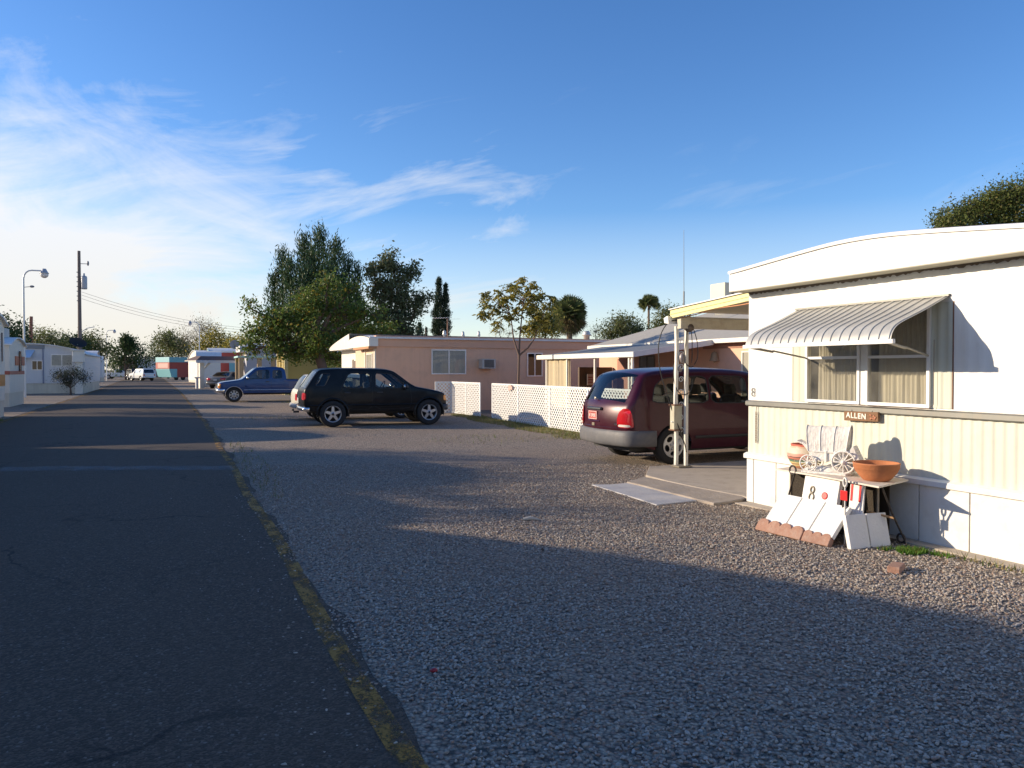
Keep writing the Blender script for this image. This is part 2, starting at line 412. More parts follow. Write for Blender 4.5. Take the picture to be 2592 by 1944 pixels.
# speed hump with yellow edges, and a worn white bar nearer the camera
def across(y0, y1, wd, zoff, name, mat, x0=None, x1=None):
    g = MB(); rows = []
    for i in range(25):
        k = i/24; xr, xl = roadx((y0+y1)/2); xa = x0 if x0 is not None else xl+.1; xb = x1 if x1 is not None else xr-.1
        x = xa + (xb-xa)*k; y = y0 + (y1-y0)*k + .03*math.sin(i*2.1)
        rows.append([(x, y-wd/2, roadz(x, y)+zoff), (x, y+wd/2, roadz(x, y)+zoff)])
    g.loft(rows, closed=False, caps=False, sm=False); return struct(name, g, mat)
g = MB(); rows = []
for i in range(13):
    a = i/12; dy = -1.0 + 2.0*a; h = .075*math.sin(math.pi*a)
    rows.append([(-5.0 + 5.7*k/6, 36.4 - 3.2*k/6 + dy, roadz(-5.0+5.7*k/6, 35) + h - .002) for k in range(7)])
g.loft(rows, closed=False, caps=False); struct('speed_hump', g, ASPH)
across(37.2-.95, 33.6-.6, .30, .05, 'hump_line_near', YEL2); 
across(15.75, 13.75, .62, .006, 'white_road_bar', WHT)

def gp(pts, z=0.0): return [tuple(gnd(u, v, z))[:2] for u, v in pts]
PAD_PATIO = gp([(1634,1199),(1690,1214),(1760,1229),(1879,1251)], .06) + [(6.66,7.72),(22,7.72),(22,10.95),(7.3,10.9)]
PAD_BRICK = gp([(1586,1217),(1630,1204),(1760,1231),(1879,1251),(1887,1259),(1850,1266),(1807,1271),(1759,1259),(1680,1240),(1618,1224)], .045)
PAD_SLAB = gp([(1497,1225),(1545,1225),(1588,1221),(1660,1238),(1775,1264),(1720,1270),(1662,1276),(1600,1256)], .02)
PADS = [PAD_PATIO, PAD_BRICK, PAD_SLAB]
# ---- loose pebbles close to the camera: one counted-by-nobody object
def pebbles():
    m, nt, out = nodes('pebble'); p = N(nt, 'ShaderNodeBsdfPrincipled'); nt.links.new(p.outputs[0], out.inputs[0])
    oi = nt.nodes.new('ShaderNodeObjectInfo'); r = oi.outputs['Random']
    n = nt.nodes.new('ShaderNodeValToRGB'); e = n.color_ramp.elements; n.color_ramp.interpolation = 'CONSTANT'
    cols = [(.35,.30,.25),(.47,.41,.345),(.41,.325,.25),(.43,.37,.30),(.27,.235,.205),(.50,.435,.35),(.37,.255,.19),(.41,.36,.305),(.54,.49,.425)]
    e[0].color = (*cols[0], 1); e[1].position = .11; e[1].color = (*cols[1], 1)
    for i in range(2, 9):
        k = e.new(i/9.0); k.color = (*cols[i], 1)
    nt.links.new(r, n.inputs[0])
    c = mixc(nt, noise(nt, objco(nt), 30, 3), (.7,.7,.7), (1.1,1.1,1.1))
    nt.links.new(mixc(nt, 1.0, n.outputs[0], c, 'MULTIPLY'), p.inputs['Base Color']); p.inputs['Roughness'].default_value = .8
    rg = np.random.default_rng(5); P = []
    fw = np.array([_f0.x, _f0.y]); rt = np.array([_r.x, _r.y])
    n_ = 240000
    # even over the ground seen between 2.6 and 13 m, thinning with distance
    d = np.sqrt(rg.uniform(2.4**2, 13.5**2, n_)); la = rg.uniform(-.72, .72, n_) * d
    x = d*fw[0] + la*rt[0]; y = d*fw[1] + la*rt[1]
    edge = 1.03 + .08*np.sin(y*2.3) + .07*np.sin(y*5.7+1) + rg.normal(0, .07, n_)
    ok = (x > edge) & (x < 13) & ~((x > 6.45) & (y < 7.75) & (y > 3.5)); ok0 = ok
    for poly in PADS: ok &= ~np.array([pip(p_, poly) for p_ in zip(x, y)])
    bare = .5 + .28*np.sin(x*1.9+1.3*np.sin(y*.9)) + .22*np.sin(y*2.3+x*.7+1.1) + .2*np.sin(x*4.7-y*3.1)
    thin = rg.uniform(0, 1, n_) < np.clip(1.45 - d/11.0, .12, 1) * np.clip(.35 + bare*1.1, .30, 1)
    x = x[ok & thin]; y = y[ok & thin]
    # a few stones kicked onto the asphalt
    k = 300; ys_ = rg.uniform(2.8, 11, k); xs_ = .95 - np.abs(rg.normal(0, .35, k)); x = np.concatenate([x, xs_]); y = np.concatenate([y, ys_])
    me = bpy.data.meshes.new('gravel'); me.vertices.add(len(x))
    z = .004 + rg.uniform(-.004, .006, len(x)); me.vertices.foreach_set('co', np.stack([x, y, z], 1).astype(np.float32).ravel()); me.update()
    o = bpy.data.objects.new('gravel', me); C.objects.link(o); o['kind'] = 'stuff'
    ng = bpy.data.node_groups.new('scatter_pebbles', 'GeometryNodeTree')
    ng.interface.new_socket('Geometry', in_out='INPUT', socket_type='NodeSocketGeometry'); ng.interface.new_socket('Geometry', in_out='OUTPUT', socket_type='NodeSocketGeometry')
    gi = ng.nodes.new('NodeGroupInput'); go = ng.nodes.new('NodeGroupOutput')
    ico = ng.nodes.new('GeometryNodeMeshIcoSphere'); ico.inputs['Radius'].default_value = 1.0; ico.inputs['Subdivisions'].default_value = 2
    sp = ng.nodes.new('GeometryNodeSetPosition'); nz = ng.nodes.new('ShaderNodeTexNoise'); nz.inputs['Scale'].default_value = 1.1
    vm = ng.nodes.new('ShaderNodeVectorMath'); vm.operation = 'SUBTRACT'; vm.inputs[1].default_value = (.5,.5,.5)
    vs = ng.nodes.new('ShaderNodeVectorMath'); vs.operation = 'SCALE'; vs.inputs['Scale'].default_value = 1.1
    ng.links.new(nz.outputs['Color'], vm.inputs[0]); ng.links.new(vm.outputs[0], vs.inputs[0]); ng.links.new(vs.outputs[0], sp.inputs['Offset'])
    ng.links.new(ico.outputs['Mesh'], sp.inputs['Geometry'])
    sm = ng.nodes.new('GeometryNodeSetMaterial'); sm.inputs['Material'].default_value = m; ng.links.new(sp.outputs[0], sm.inputs[0])
    ins = ng.nodes.new('GeometryNodeInstanceOnPoints'); ng.links.new(gi.outputs[0], ins.inputs['Points']); ng.links.new(sm.outputs[0], ins.inputs['Instance'])
    rv = ng.nodes.new('FunctionNodeRandomValue'); rv.data_type = 'FLOAT_VECTOR'; rv.inputs[0].default_value = (.0045,.004,.003); rv.inputs[1].default_value = (.0145,.0112,.008)
    ng.links.new(rv.outputs[0], ins.inputs['Scale'])
    ro = ng.nodes.new('FunctionNodeRandomValue'); ro.data_type = 'FLOAT_VECTOR'; ro.inputs[0].default_value = (-.4,-.4,0); ro.inputs[1].default_value = (.4,.4,6.28)
    ng.links.new(ro.outputs[0], ins.inputs['Rotation']); ng.links.new(ins.outputs[0], go.inputs[0])
    md = o.modifiers.new('scatter', 'NODES'); md.node_group = ng; me.materials.append(m)
pebbles()
# ---- grass
GRASS = leafm('grass_blade', (.08,.20,.02), (.17,.32,.04), (.30,.26,.08), .15, .3); DRY = leafm('dry_grass_blade', (.22,.19,.07), (.36,.29,.13), (.12,.18,.04), .30, .3)
def grass(name, patches, mat, h=.05):
    rg = random.Random(11); g = MB()
    for cx, cy, rx, ry, n in patches:
        for _ in range(n):
            a = rg.uniform(0, 6.283); q = math.sqrt(rg.random()); x, y = cx + rx*q*math.cos(a), cy + ry*q*math.sin(a)
            hh = h*rg.uniform(.4, 1.3); b = rg.uniform(0, 6.283); w_ = .006; lx, ly = rg.uniform(-.6,.6)*hh, rg.uniform(-.6,.6)*hh
            c, s_ = math.cos(b)*w_, math.sin(b)*w_
            g.add([(x-c, y-s_, 0), (x+c, y+s_, 0), (x+lx, y+ly, hh)], [(0,1,2)])
    o = g.build(name, mat, recalc=False); o['kind'] = 'stuff'
grass('grass', [(6.15,4.94,.14,.12,800),(6.27,4.72,.07,.12,120),(6.02,5.10,.10,.05,60)], GRASS, .045)
grass('dry_grass', [(9.35,22.5,.55,2.3,2600),(9.2,19.0,.5,2.2,2400),(9.6,25.6,.5,1.4,1400),(8.9,16.7,.4,.7,500),(9.75,20.5,.25,4.0,2200),(6.2,40.0,1.3,.5,900),(8.4,39.3,1.0,.7,800),(-5.3,29.2,.25,.9,700),(1.25,14.5,.25,4.5,260),(6.35,3.9,.1,.8,160),(7.0,17.0,1.6,1.2,240),(9.4,15.0,.4,.9,500),(3.0,27.5,1.6,1.0,220)], DRY, .07)

# ---- dry leaves blown over the gravel
def fallen_leaves():
    rg = random.Random(19); g = MB()
    for i in range(520):
        if i % 3: x, y = rg.uniform(1.1, 9.2), rg.uniform(3.0, 24)
        else: x, y = 9.5 - abs(rg.gauss(0, .7)), rg.uniform(15.5, 27)
        if x > 6.3 and y < 8.2 or any(pip((x, y), p) for p in PADS): continue
        a = rg.uniform(0, 6.28); l = rg.uniform(.014, .034); w_ = l*rg.uniform(.35,.6); u = Vector((math.cos(a), math.sin(a), rg.uniform(-.2,.4))); v = Vector((-math.sin(a), math.cos(a), rg.uniform(-.3,.3))); c = Vector((x, y, .022))
        g.add([c-u*l, c+v*w_, c+u*l, c-v*w_], [(0,1,2),(0,2,3)])
    o = g.build('fallen_leaves', leafm('dry_leaf', (.16,.10,.05), (.34,.24,.12), (.10,.06,.035), .3, .2), recalc=False); o['kind'] = 'stuff'
fallen_leaves()
# ---------------------------------------------------------------- trees
BARK = pm('bark', (.13,.09,.065), .9, var=.35, scale=6, bump=2.5, bscale=14); BARKP = pm('pale_bark', (.28,.22,.17), .9, var=.3, scale=5, bump=1.5, bscale=14)
def leafmesh(pos, size, rg, up=0.0, aspect=.5, aim=None):
    """numpy leaves: one folded diamond (two triangles) each; returns verts, tris"""
    n = len(pos); a = rg.normal(size=(n,3)); 
    if aim is not None: a = a*.45 + aim
    a[:,2] += up; a /= np.linalg.norm(a, axis=1)[:,None]
    b = np.cross(a, rg.normal(size=(n,3))); b /= np.linalg.norm(b, axis=1)[:,None]
    s = size * rg.uniform(.42, 1.55, n)[:,None]
    v = np.stack([pos - a*s*.5, pos + b*s*aspect*.5, pos + a*s*.5, pos - b*s*aspect*.5], 1).reshape(-1,3)
    i = np.arange(n)*4; t = np.stack([np.stack([i,i+1,i+2],1), np.stack([i,i+2,i+3],1)],1).reshape(-1,3)
    return v, t
def npmesh(name, v, t, mat, parent):
    off = np.array(OFF.get(parent.name, Vector()))
    me = bpy.data.meshes.new(name); v = (v - off).astype(np.float32)
    me.vertices.add(len(v)); me.vertices.foreach_set('co', v.ravel())
    me.loops.add(t.size); me.loops.foreach_set('vertex_index', t.ravel().astype(np.int32))
    me.polygons.add(len(t)); me.polygons.foreach_set('loop_start', np.arange(0, t.size, 3, dtype=np.int32)); me.polygons.foreach_set('loop_total', np.full(len(t), 3, dtype=np.int32))
    me.update(calc_edges=True); me.validate(); me.materials.append(mat)
    o = bpy.data.objects.new(name, me); C.objects.link(o); o.parent = parent; OFF[o.name] = OFF.get(parent.name, Vector()); return o
def bent(a, b, rg, k=5, amt=.08, sag=0):
    a, b = Vector(a), Vector(b); l = (b-a).length; o = []
    j = [Vector((rg.uniform(-1,1), rg.uniform(-1,1), rg.uniform(-.5,.5)))*amt*l for _ in range(k+1)]
    for i in range(k+1):
        t = i/k; o.append(a.lerp(b, t) + j[i]*math.sin(math.pi*t) + Vector((0,0,sag*l*math.sin(math.pi*t))))
    return o
def tree(name, label, d, base, clumps, leaf, leafsize, nsub, per, sub=.35, bark=None, trunk_r=.15, fork=None, group=None, seed=1,
         up=0.0, aspect=.5, shell=.55, twigs=True, squash=1.0, cat='tree', limbs=True, depth=1.0):
    """base: (u, z-on-ground) pixel column of the trunk; clumps in photo pixels (u, v, ru, rv[, dd]) at depth d"""
    rg = np.random.default_rng(seed); pr = random.Random(seed); k = d / F_PX
    b = at(base, 935, d); b = Vector((b.x, b.y, 0))
    root = thing(name, label, cat, b, group=group)
    CL = []
    for c in clumps:
        dd = c[4] if len(c) > 4 else 0; p = at(c[0], c[1], d + dd); CL.append((p, c[2]*k, c[3]*k))
    tm = MB(); zlow = min(p.z - rz for p, rx, rz in CL)
    f = fork or (Vector((b.x, b.y, max(.4, zlow*.85))))
    tm.tube([b + Vector((0,0,-.05)), b.lerp(f, .35) + Vector((trunk_r*.2, 0, 0)), b.lerp(f, .7), f], [trunk_r*1.35, trunk_r*1.05, trunk_r*.9, trunk_r*.82], 9)
    tot = sum(rx*rx*rz for p, rx, rz in CL) ** 1.0; P = []
    for p, rx, rz in CL:
        if limbs: tm.tube(bent(f, p - Vector((0,0,rz*.3)), pr, 5, .07), [trunk_r*.62*(1-.16*i) for i in range(6)], 7)
        w_ = (rx*rx*rz) ** .67; ns = max(4, int(nsub * w_ / sum((q[1]*q[1]*q[2]) ** .67 for q in CL)))
        dirs = rg.normal(size=(ns,3)); dirs /= np.linalg.norm(dirs, axis=1)[:,None]
        rad = (shell + (1-shell)*rg.uniform(0,1,ns))[:,None] * rg.uniform(.7, 1.08, ns)[:,None]
        sc = np.array(p) + dirs*rad*np.array([rx, rx*depth, rz])
        for s_ in sc:
            if twigs: tm.tube(bent(p - Vector((0,0,rz*.25)), s_, pr, 3, .08), [trunk_r*.14, trunk_r*.10, trunk_r*.06, trunk_r*.03], 4, caps=False)
            m_ = int(per*pr.uniform(.5, 1.5)); P.append(s_ + rg.normal(size=(m_,3))*np.array([sub, sub, sub*squash]))
    P = np.concatenate(P); P = P[P[:,2] > .05]
    tm.build('trunk', bark or BARK, root, recalc=False)
    v, t = leafmesh(P, leafsize, rg, up, aspect); npmesh('crown', v, t, leaf, root)
    return root
LV_DARK = leafm('leaf_dark', (0.048,0.088,0.029), (0.088,0.136,0.040), (.09,.11,.03), .12, .25)
LV_PINE = leafm('leaf_pine', (0.048,0.099,0.040), (0.099,0.159,0.062), (.075,.095,.035), .12, .2)
LV_MUL = leafm('leaf_mulberry', (0.095,0.157,0.034), (0.209,0.273,0.053), (.25,.19,.03), .12, .4)
LV_EUC = leafm('leaf_eucalyptus', (0.109,0.144,0.069), (0.218,0.241,0.115), (.12,.11,.06), .12, .3)
LV_MES = leafm('leaf_mesquite', (0.138,0.170,0.056), (0.244,0.259,0.097), (.19,.17,.07), .15, .4)
LV_YEL = leafm('leaf_yellowing', (.30,.26,.045), (.46,.36,.08), (.10,.12,.03), .25, .45)
LV_TAN = leafm('leaf_tan', (0.240,0.204,0.132), (0.360,0.300,0.192), (.12,.12,.05), .15, .4)
LV_SHR = leafm('leaf_shrub', (0.036,0.048,0.030), (0.072,0.084,0.048), None, 0, .2)
LV_R = leafm('leaf_acacia', (.11,.15,.04), (.24,.26,.065), (.16,.14,.04), .2, .4)

# the pine with many upright tips: each leader is a column of needle clumps
def pine(name, label, d, base, cols, seed=2, leaf=LV_PINE, size=.26, cat='tree', dens=1.0, group=None, tr=.25, spire=False):
    rg = np.random.default_rng(seed); pr = random.Random(seed); k = d/F_PX
    b = at(base, 935, d); b = Vector((b.x, b.y, 0)); root = thing(name, label, cat, b, group=group); tm = MB(); P = []; A = []
    for (u, v0, v1, ru, dd) in cols:
        top = at(u, v0, d+dd); bot = at(u, v1, d+dd); r = ru*k; h = top.z - bot.z
        if v1 < 900 and tr > .12: tm.tube(bent((b.x, b.y, max(.5, bot.z*.5)), bot, pr, 4, .05), [tr*.5, tr*.45, tr*.4, tr*.36, tr*.3], 6)
        tm.tube([bot, bot.lerp(top, .97)], [tr*.35, .02], 5)
        n = int(h*r*26*dens) + 10
        for _ in range(n):
            t = pr.random() ** .9; rad = r * (min(1.0, (1-t)*1.25 + .04) if spire else min(1.0, (1-t)*2.1 + .12)) * (.35 + .65*pr.random()) * (.8+.3*math.sin(t*23+u)); a = pr.uniform(0, 6.283)
            c = bot.lerp(top, t) + Vector((rad*math.cos(a), rad*math.sin(a), 0))
            m_ = pr.randint(10, 20); s_ = (.05 + .05*r) if spire else .09 + .16*r
            P.append(np.array(c) + rg.normal(size=(m_,3))*np.array([s_, s_, s_*1.25])); A.append(np.tile([.5*math.cos(a), .5*math.sin(a), .9], (m_,1)))
    tm.tube([b - Vector((0,0,.05)), b + Vector((0,0,max(1.0, min(at(c[0], c[2], d).z for c in cols)+1)))], [tr*1.2, tr*.8], 9)
    tm.build('trunk', BARK, root, recalc=False)
    v, t = leafmesh(np.concatenate(P), size, rg, .2, .22, np.concatenate(A)); npmesh('crown', v, t, leaf, root); return root
pine('pine_tree', 'tall dark green pine with many upright tips behind the spreading leafy tree', 60, 800,
     [(808,585,800,42,0),(770,600,820,36,1),(850,612,800,40,-1),(715,635,860,30,0),(735,660,870,34,-1.5),(695,690,880,26,0),(884,655,830,30,0),(905,668,840,20,.5),
      (830,680,900,46,-2),(770,680,900,44,-2),(903,720,880,22,0),(790,640,860,36,2),(868,700,880,30,1)], 2, size=.30, tr=.36)
tree('eucalyptus_tree', 'tall loose grey green eucalyptus to the right of the dark pine', 62, 985,
     [(990,668,36,34),(950,690,24,32),(1035,690,24,24),(965,740,36,40),(1010,740,40,46),(960,800,34,36),(1005,810,40,36),(1068,752,24,16),(1052,785,22,24),(945,850,30,30),(1040,830,18,26),(1000,850,38,28)],
     LV_EUC, .24, 230, 66, .28, trunk_r=.26, seed=5, shell=.5)
tree('mulberry_tree', 'broad leafy green tree with leaning reddish trunk between the pickup and the pink home', 46.5, 832,
     [(790,765,62,44),(740,810,66,44),(860,790,60,44),(930,790,44,30),(690,850,56,36),(720,885,60,26),(800,850,70,50,-1),(890,850,70,44,1),(650,835,34,22),(675,800,34,26),(960,840,46,30,1.5),(640,880,34,16),(850,905,60,20,1),(765,895,50,16),(630,775,28,14),(880,735,30,24),(830,715,34,22)],
     LV_MUL, .17, 420, 52, .27, pm('mulberry_bark', (.15,.095,.07), .9, var=.3, bump=2, bscale=14), .30, seed=8, shell=.45,
     fork=at(800,865,46.5), depth=.8)
LVC = leafm('leaf_cypress', (0.032,0.058,0.029), (0.064,0.093,0.042), None, 0, .15)
pine('cypress_tree', 'taller of two thin dark cypress spires beyond the pink roof', 70, 1112, [(1111,704,850,25,0),(1104,770,850,16,0)], 4, LVC, .17, dens=5.5, tr=.1, spire=True)
pine('cypress_tree', 'shorter thin dark cypress spire, just right of the taller one', 70, 1129, [(1128,720,850,20,0)], 6, LVC, .17, dens=5.5, tr=.1, spire=True)
pine('conifer_tree', 'small green pointed conifer peeking over the pink roof left of the cypress spires', 66, 1061, [(1062,817,860,15,0)], 9, LV_PINE, .18, dens=4, tr=.1, spire=True)
pine('conifer_tree', 'tiny dark conifer tip left of the cypress spires over the pink roof', 72, 1078, [(1079,830,860,5,0)], 10, LVC, .15, dens=6, tr=.08, spire=True)
# young tree behind the lattice fence
def young():
    d = 26.6; k = d/F_PX; rg = np.random.default_rng(12); pr = random.Random(12)
    b = at(1311, 935, d); b = Vector((b.x, b.y, 0)); root = thing('young_tree', 'slender young tree with yellowing leaves behind the lattice fence', 'tree', b); tm = MB(); P = []; A = []
    f = at(1314, 900, d); tm.tube([b, (b.x+.01, b.y, .9), f], [.055, .048, .042], 8)
    forks = [[f, at(1300,858,d), at(1296,825,d), at(1292,795,d)], [f, at(1316,850,d), at(1321,800,d), at(1325,760,d)], [f, at(1337,880,d), at(1354,855,d), at(1358,838,d-.2)]]
    tips = []
    for q in forks:
        tm.tube(q, [.034, .028, .022, .018], 7); tips.append(q[-1])
    ends = [(1232,770,0),(1262,745,1),(1224,800,0),(1290,725,1),(1320,712,1),(1350,725,1),(1372,745,1),(1245,790,0),(1270,775,0),(1300,755,1),(1335,748,1),(1385,775,2),(1355,775,1),(1365,800,2),(1392,805,2),(1345,820,2),(1255,825,0),(1285,800,0),(1310,790,1),(1340,795,2),(1378,828,2),(1330,835,2),(1235,750,0),(1398,760,2),(1305,735,1),(1350,755,1),(1280,760,0),(1330,770,1),(1370,815,2)]
    for u, v, i in ends:
        e = at(u + pr.uniform(-5,5), v + pr.uniform(-4,4), d + pr.uniform(-.9,.9)); tm.tube(bent(tips[i], e, pr, 4, .06, .06), [.014,.011,.009,.006,.004], 5)
        for _ in range(19):
            dv = Vector((pr.uniform(-1,1), pr.uniform(-1,1), pr.uniform(-.5,.35))).normalized(); l = pr.uniform(.18,.36); e2 = e + Vector((pr.uniform(-.12,.12), pr.uniform(-.12,.12), pr.uniform(-.1,.12)))
            for j in range(9):
                t = j/8; q = e2 + dv*l*t + Vector((0,0,-.16*l*t*t*2)); sd = dv.cross(Vector((0,0,1))).normalized()*(.035*(1 if j%2 else -1)); P.append(np.array(q+sd)); A.append(np.array(sd*25 + dv*.6 + Vector((0,0,-.5))))
    tm.build('trunk', pm('young_bark', (.17,.11,.08), .85, var=.25), root, recalc=False)
    v, t = leafmesh(np.array(P), .125, rg, 0, .38, np.array(A)); npmesh('crown', v, t, LV_YEL, root)
young()
# palms
def palm(name, label, u, d, vtop, vcrown, ru, seed, nf=46, skirt=True, tr=.2):
    pr = random.Random(seed); k = d/F_PX; R = ru*k; p = at(u, vcrown, d); root = thing(name, label, 'palm tree', (p.x, p.y, 0)); tm = MB()
    tm.tube([(p.x,p.y,-.05),(p.x+.03,p.y,p.z*.5),(p.x,p.y,p.z)], [tr*1.25, tr, tr*.9], 10); tm.build('trunk', pm('palm_bark', (.20,.15,.11), .95, var=.3, bump=3, bscale=10), root, recalc=False)
    def fronds(n, z0, z1, rmin, rmax):
        g = MB()
        for i in range(n):
            a = pr.uniform(0, 6.283); el = pr.uniform(z0, z1); dirv = Vector((math.cos(a)*math.cos(el), math.sin(a)*math.cos(el), math.sin(el))); l = R*pr.uniform(rmin, rmax)
            c = p + dirv*l*.45; g.tube([p, c], [.02*R+.01, .012], 3, caps=False); sd = dirv.cross(Vector((0,0,1))); sd = sd.normalized() if sd.length > .1 else Vector((1,0,0)); sd = Matrix.Rotation(pr.uniform(-1.25,1.25), 3, dirv) @ sd; nn = sd.cross(dirv)
            for j in range(17):
                b = -1.9 + 3.8*j/16; bd = (dirv*math.cos(b) + sd*math.sin(b) + nn*.15).normalized(); e = c + bd*l*.55*(.75+.25*math.cos(b)) + Vector((0,0,-.09*l)); q = bd.cross(nn).normalized()*l*.028
                mpt = c + bd*l*.3; g.add([c, mpt+q, e, mpt-q], [(0,1,2),(0,2,3)])
        return g
    fronds(nf, -.25, 1.5, .85, 1.1).build('fronds', leafm('palm_frond', (.13,.17,.06), (.26,.28,.10), (.16,.15,.07), .12, .25), root, recalc=False)
    if skirt: fronds(int(nf*1.1), -1.45, -.3, .75, 1.1).build('dead_skirt', leafm('palm_skirt', (.26,.20,.10), (.38,.29,.16), (.15,.16,.06), .25, .2), root, recalc=False)
palm('palm_tree', 'bushy fan palm with a dry skirt beside the young yellowing tree', 1441, 50, 750, 796, 56, 3, 84)
palm('palm_tree', 'small distant fan palm on a bare trunk beyond the shingle roof', 1642, 95, 757, 772, 32, 4, 70, False, .15)
tree('mesquite_tree', 'feathery pale green mesquite between the fan palm and the distant palm', 56, 1575, [(1575,835,40,30),(1540,845,26,20),(1615,845,26,22),(1580,815,28,16),(1635,855,20,14)], LV_MES, .14, 150, 50, .33, trunk_r=.14, seed=21)
tree('mesquite_tree', 'rounded yellow green tree right of the distant palm behind the shingle roof', 62, 1695, [(1690,800,30,22),(1720,805,30,24),(1670,830,26,22),(1705,835,36,26)], LV_MES, .15, 120, 60, .34, trunk_r=.14, seed=22)
tree('leafy_tree', 'low yellow green tree between the young tree and the fan palm', 40, 1385, [(1375,815,28,28),(1405,830,20,22),(1350,838,18,16)], LV_YEL, .12, 70, 60, .25, trunk_r=.1, seed=23)
tree('bare_tree', 'sparse twiggy brown tree top over the pink roof behind the young tree', 52, 1275, [(1262,838,20,12),(1290,842,18,10)], LV_TAN, .07, 40, 14, .2, trunk_r=.09, seed=24)
tree('bare_tree', 'sparse twiggy tree top beside the roof vent on the pink home', 60, 1510, [(1508,838,18,14)], LV_TAN, .07, 30, 12, .2, trunk_r=.09, seed=25)
tree('acacia_tree', 'large green tree behind the white mobile home roof at the right edge', 24, 2610,
     [(2560,510,60,40),(2500,530,50,40),(2440,548,46,32),(2590,480,40,26),(2395,560,34,20),(2640,500,70,50),(2700,540,80,70),(2520,500,34,30),(2470,520,34,20),(2420,575,60,25),(2560,570,80,40)],
     LV_R, .075, 620, 60, .17, trunk_r=.2, seed=31, shell=.42)
# rows of trees along the horizon on the left
for lab, d, b, cl, lf, sz, sd in [
    ('dark tree rising behind the leftmost cream home', 62, 20, [(15,835,45,38),(55,860,30,30),(-25,830,50,45)], LV_DARK, .22, 41),
    ('pale willowy green tree left of the utility pole behind the white home', 80, 118, [(110,858,34,28),(85,872,28,22),(140,872,26,22)], LV_MES, .2, 42),
    ('green tree directly behind the utility pole', 92, 190, [(175,872,30,22),(210,878,24,20),(160,885,24,16)], LV_DARK, .26, 43),
    ('olive tree just right of the utility pole', 95, 245, [(232,868,24,26),(255,885,24,18),(225,893,26,18)], LV_MES, .24, 44),
    ('wide dark green tree over the far parked trucks', 125, 322, [(305,885,34,28),(340,905,38,26),(300,920,30,18),(322,870,20,18),(360,915,24,16)], LV_DARK, .34, 45),
    ('grey green rounded tree beside the far white building', 150, 405, [(405,880,34,30),(435,900,30,26),(395,905,24,22)], LV_EUC, .3, 46),
    ('light green tree top behind the grey green rounded tree', 140, 425, [(425,862,28,20),(450,875,26,20)], LV_MES, .34, 47),
    ('tall sparse tan tree behind the far lamp', 120, 512, [(512,830,30,26),(495,855,26,22),(530,845,24,20),(470,850,24,22)], LV_TAN, .16, 48),
    ('dense autumn yellow tree right of the far lamp', 115, 545, [(545,860,34,24),(520,885,30,20),(575,875,30,24)], LV_YEL, .3, 49),
    ('wide autumn olive tree behind the red trailer', 105, 610, [(610,870,40,24),(650,880,36,26),(580,890,30,16)], LV_YEL, .26, 50),
    ('low tan bush tree below the far lamp', 150, 465, [(465,885,26,20),(485,895,26,18)], LV_TAN, .24, 51)]:
    tree('background_tree', lab, d, b, cl, lf, sz, 90, 42, d*.0052, trunk_r=.18, seed=sd, group='trees along the horizon', twigs=(lf is LV_TAN))
pine('background_palm', 'spiky dark palm crown above the wide dark tree', 124, 318, [(318,852,880,14,0),(330,860,885,12,0)], 52, LV_DARK, .5, 'palm tree', 2.0, tr=.15)
# far tree line closing the horizon
fm = MB(); rg = np.random.default_rng(77); P = []
for i in range(260):
    x = -170 + i*1.9 + rg.uniform(-1,1); y = 235 + rg.uniform(-12, 12) - .12*x; h = rg.uniform(2.5, 6.5)
    P.append(np.array([x, y, h*.5]) + rg.normal(size=(60,3))*np.array([1.3,1.3,h*.27]))
P = np.concatenate(P); P[:,2] = np.abs(P[:,2]); v, t = leafmesh(P, .8, rg)
_x = bpy.data.objects.new('_x', None); o = npmesh('distant_woods', v, t, LV_DARK, _x); o.parent = None; o['kind'] = 'stuff'; bpy.data.objects.remove(_x)
# shrub by the road on the left
tree('desert_shrub', 'dark bare looking shrub beside the white mobile home skirting', 50, 178, [(185,945,22,18),(165,955,22,18),(205,955,20,16),(175,965,14,14),(150,950,18,12)], LV_SHR, .07, 130, 40, .16, trunk_r=.06, seed=61, cat='shrub')
# unseen trees behind the left hand homes, several added to shade and dapple the gravel
# ---------------------------------------------------------------- the white mobile home on the right
WHITE = pm('white_metal', (.80,.79,.74), .42, var=.03, scale=2, streak=.10, dirt=(.55,.52,.45), dirtamt=.12)
WHITE2 = pm('white_roof_metal', (.82,.81,.78), .45, var=.03, scale=2, dirt=(.55,.52,.46), dirtamt=.15)
CREAM = pm('cream_corrugated', (.64,.645,.545), .45, var=.05, scale=1.5, streak=.22, dirt=(.50,.48,.36), dirtamt=.3)
SAGE = pm('sage_panel', (.58,.60,.50), .5, var=.05, streak=.15)
SKIRT = pm('white_skirting', (.78,.77,.72), .55, var=.04, streak=.12, dirt=(.50,.46,.38), dirtamt=.3, bump=.4, bscale=8)
TRIM = pm('aluminium_trim', (.20,.20,.185), .45, .5, var=.15, scale=6, dirt=(.25,.22,.18), dirtamt=.5)
ALU = pm('window_aluminium', (.78,.78,.76), .35, .25, var=.04)
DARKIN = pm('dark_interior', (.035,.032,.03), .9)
RUST = pm('rust', (.20,.10,.06), .85, var=.4, scale=14)
CONC = pm('concrete', (.43,.37,.295), .9, var=.12, scale=2.2, bump=.5, bscale=40, dirt=(.28,.23,.18), dirtamt=.6)
GLASS = glassm('window_glass', (.74,.76,.74), .03, 1.0); HGLASS = glassm('home_glass', (.80,.80,.76), .05, .10, .20)
CURT = pm('curtain', (.66,.62,.52), .9, var=.08, scale=3)
X0, YL, YR = 6.61, 7.67, 3.84
home = thing('mobile_home', 'large white mobile home with scalloped awning over its window and cream corrugated lower wall', 'mobile home', (X0, 5.755, 0))
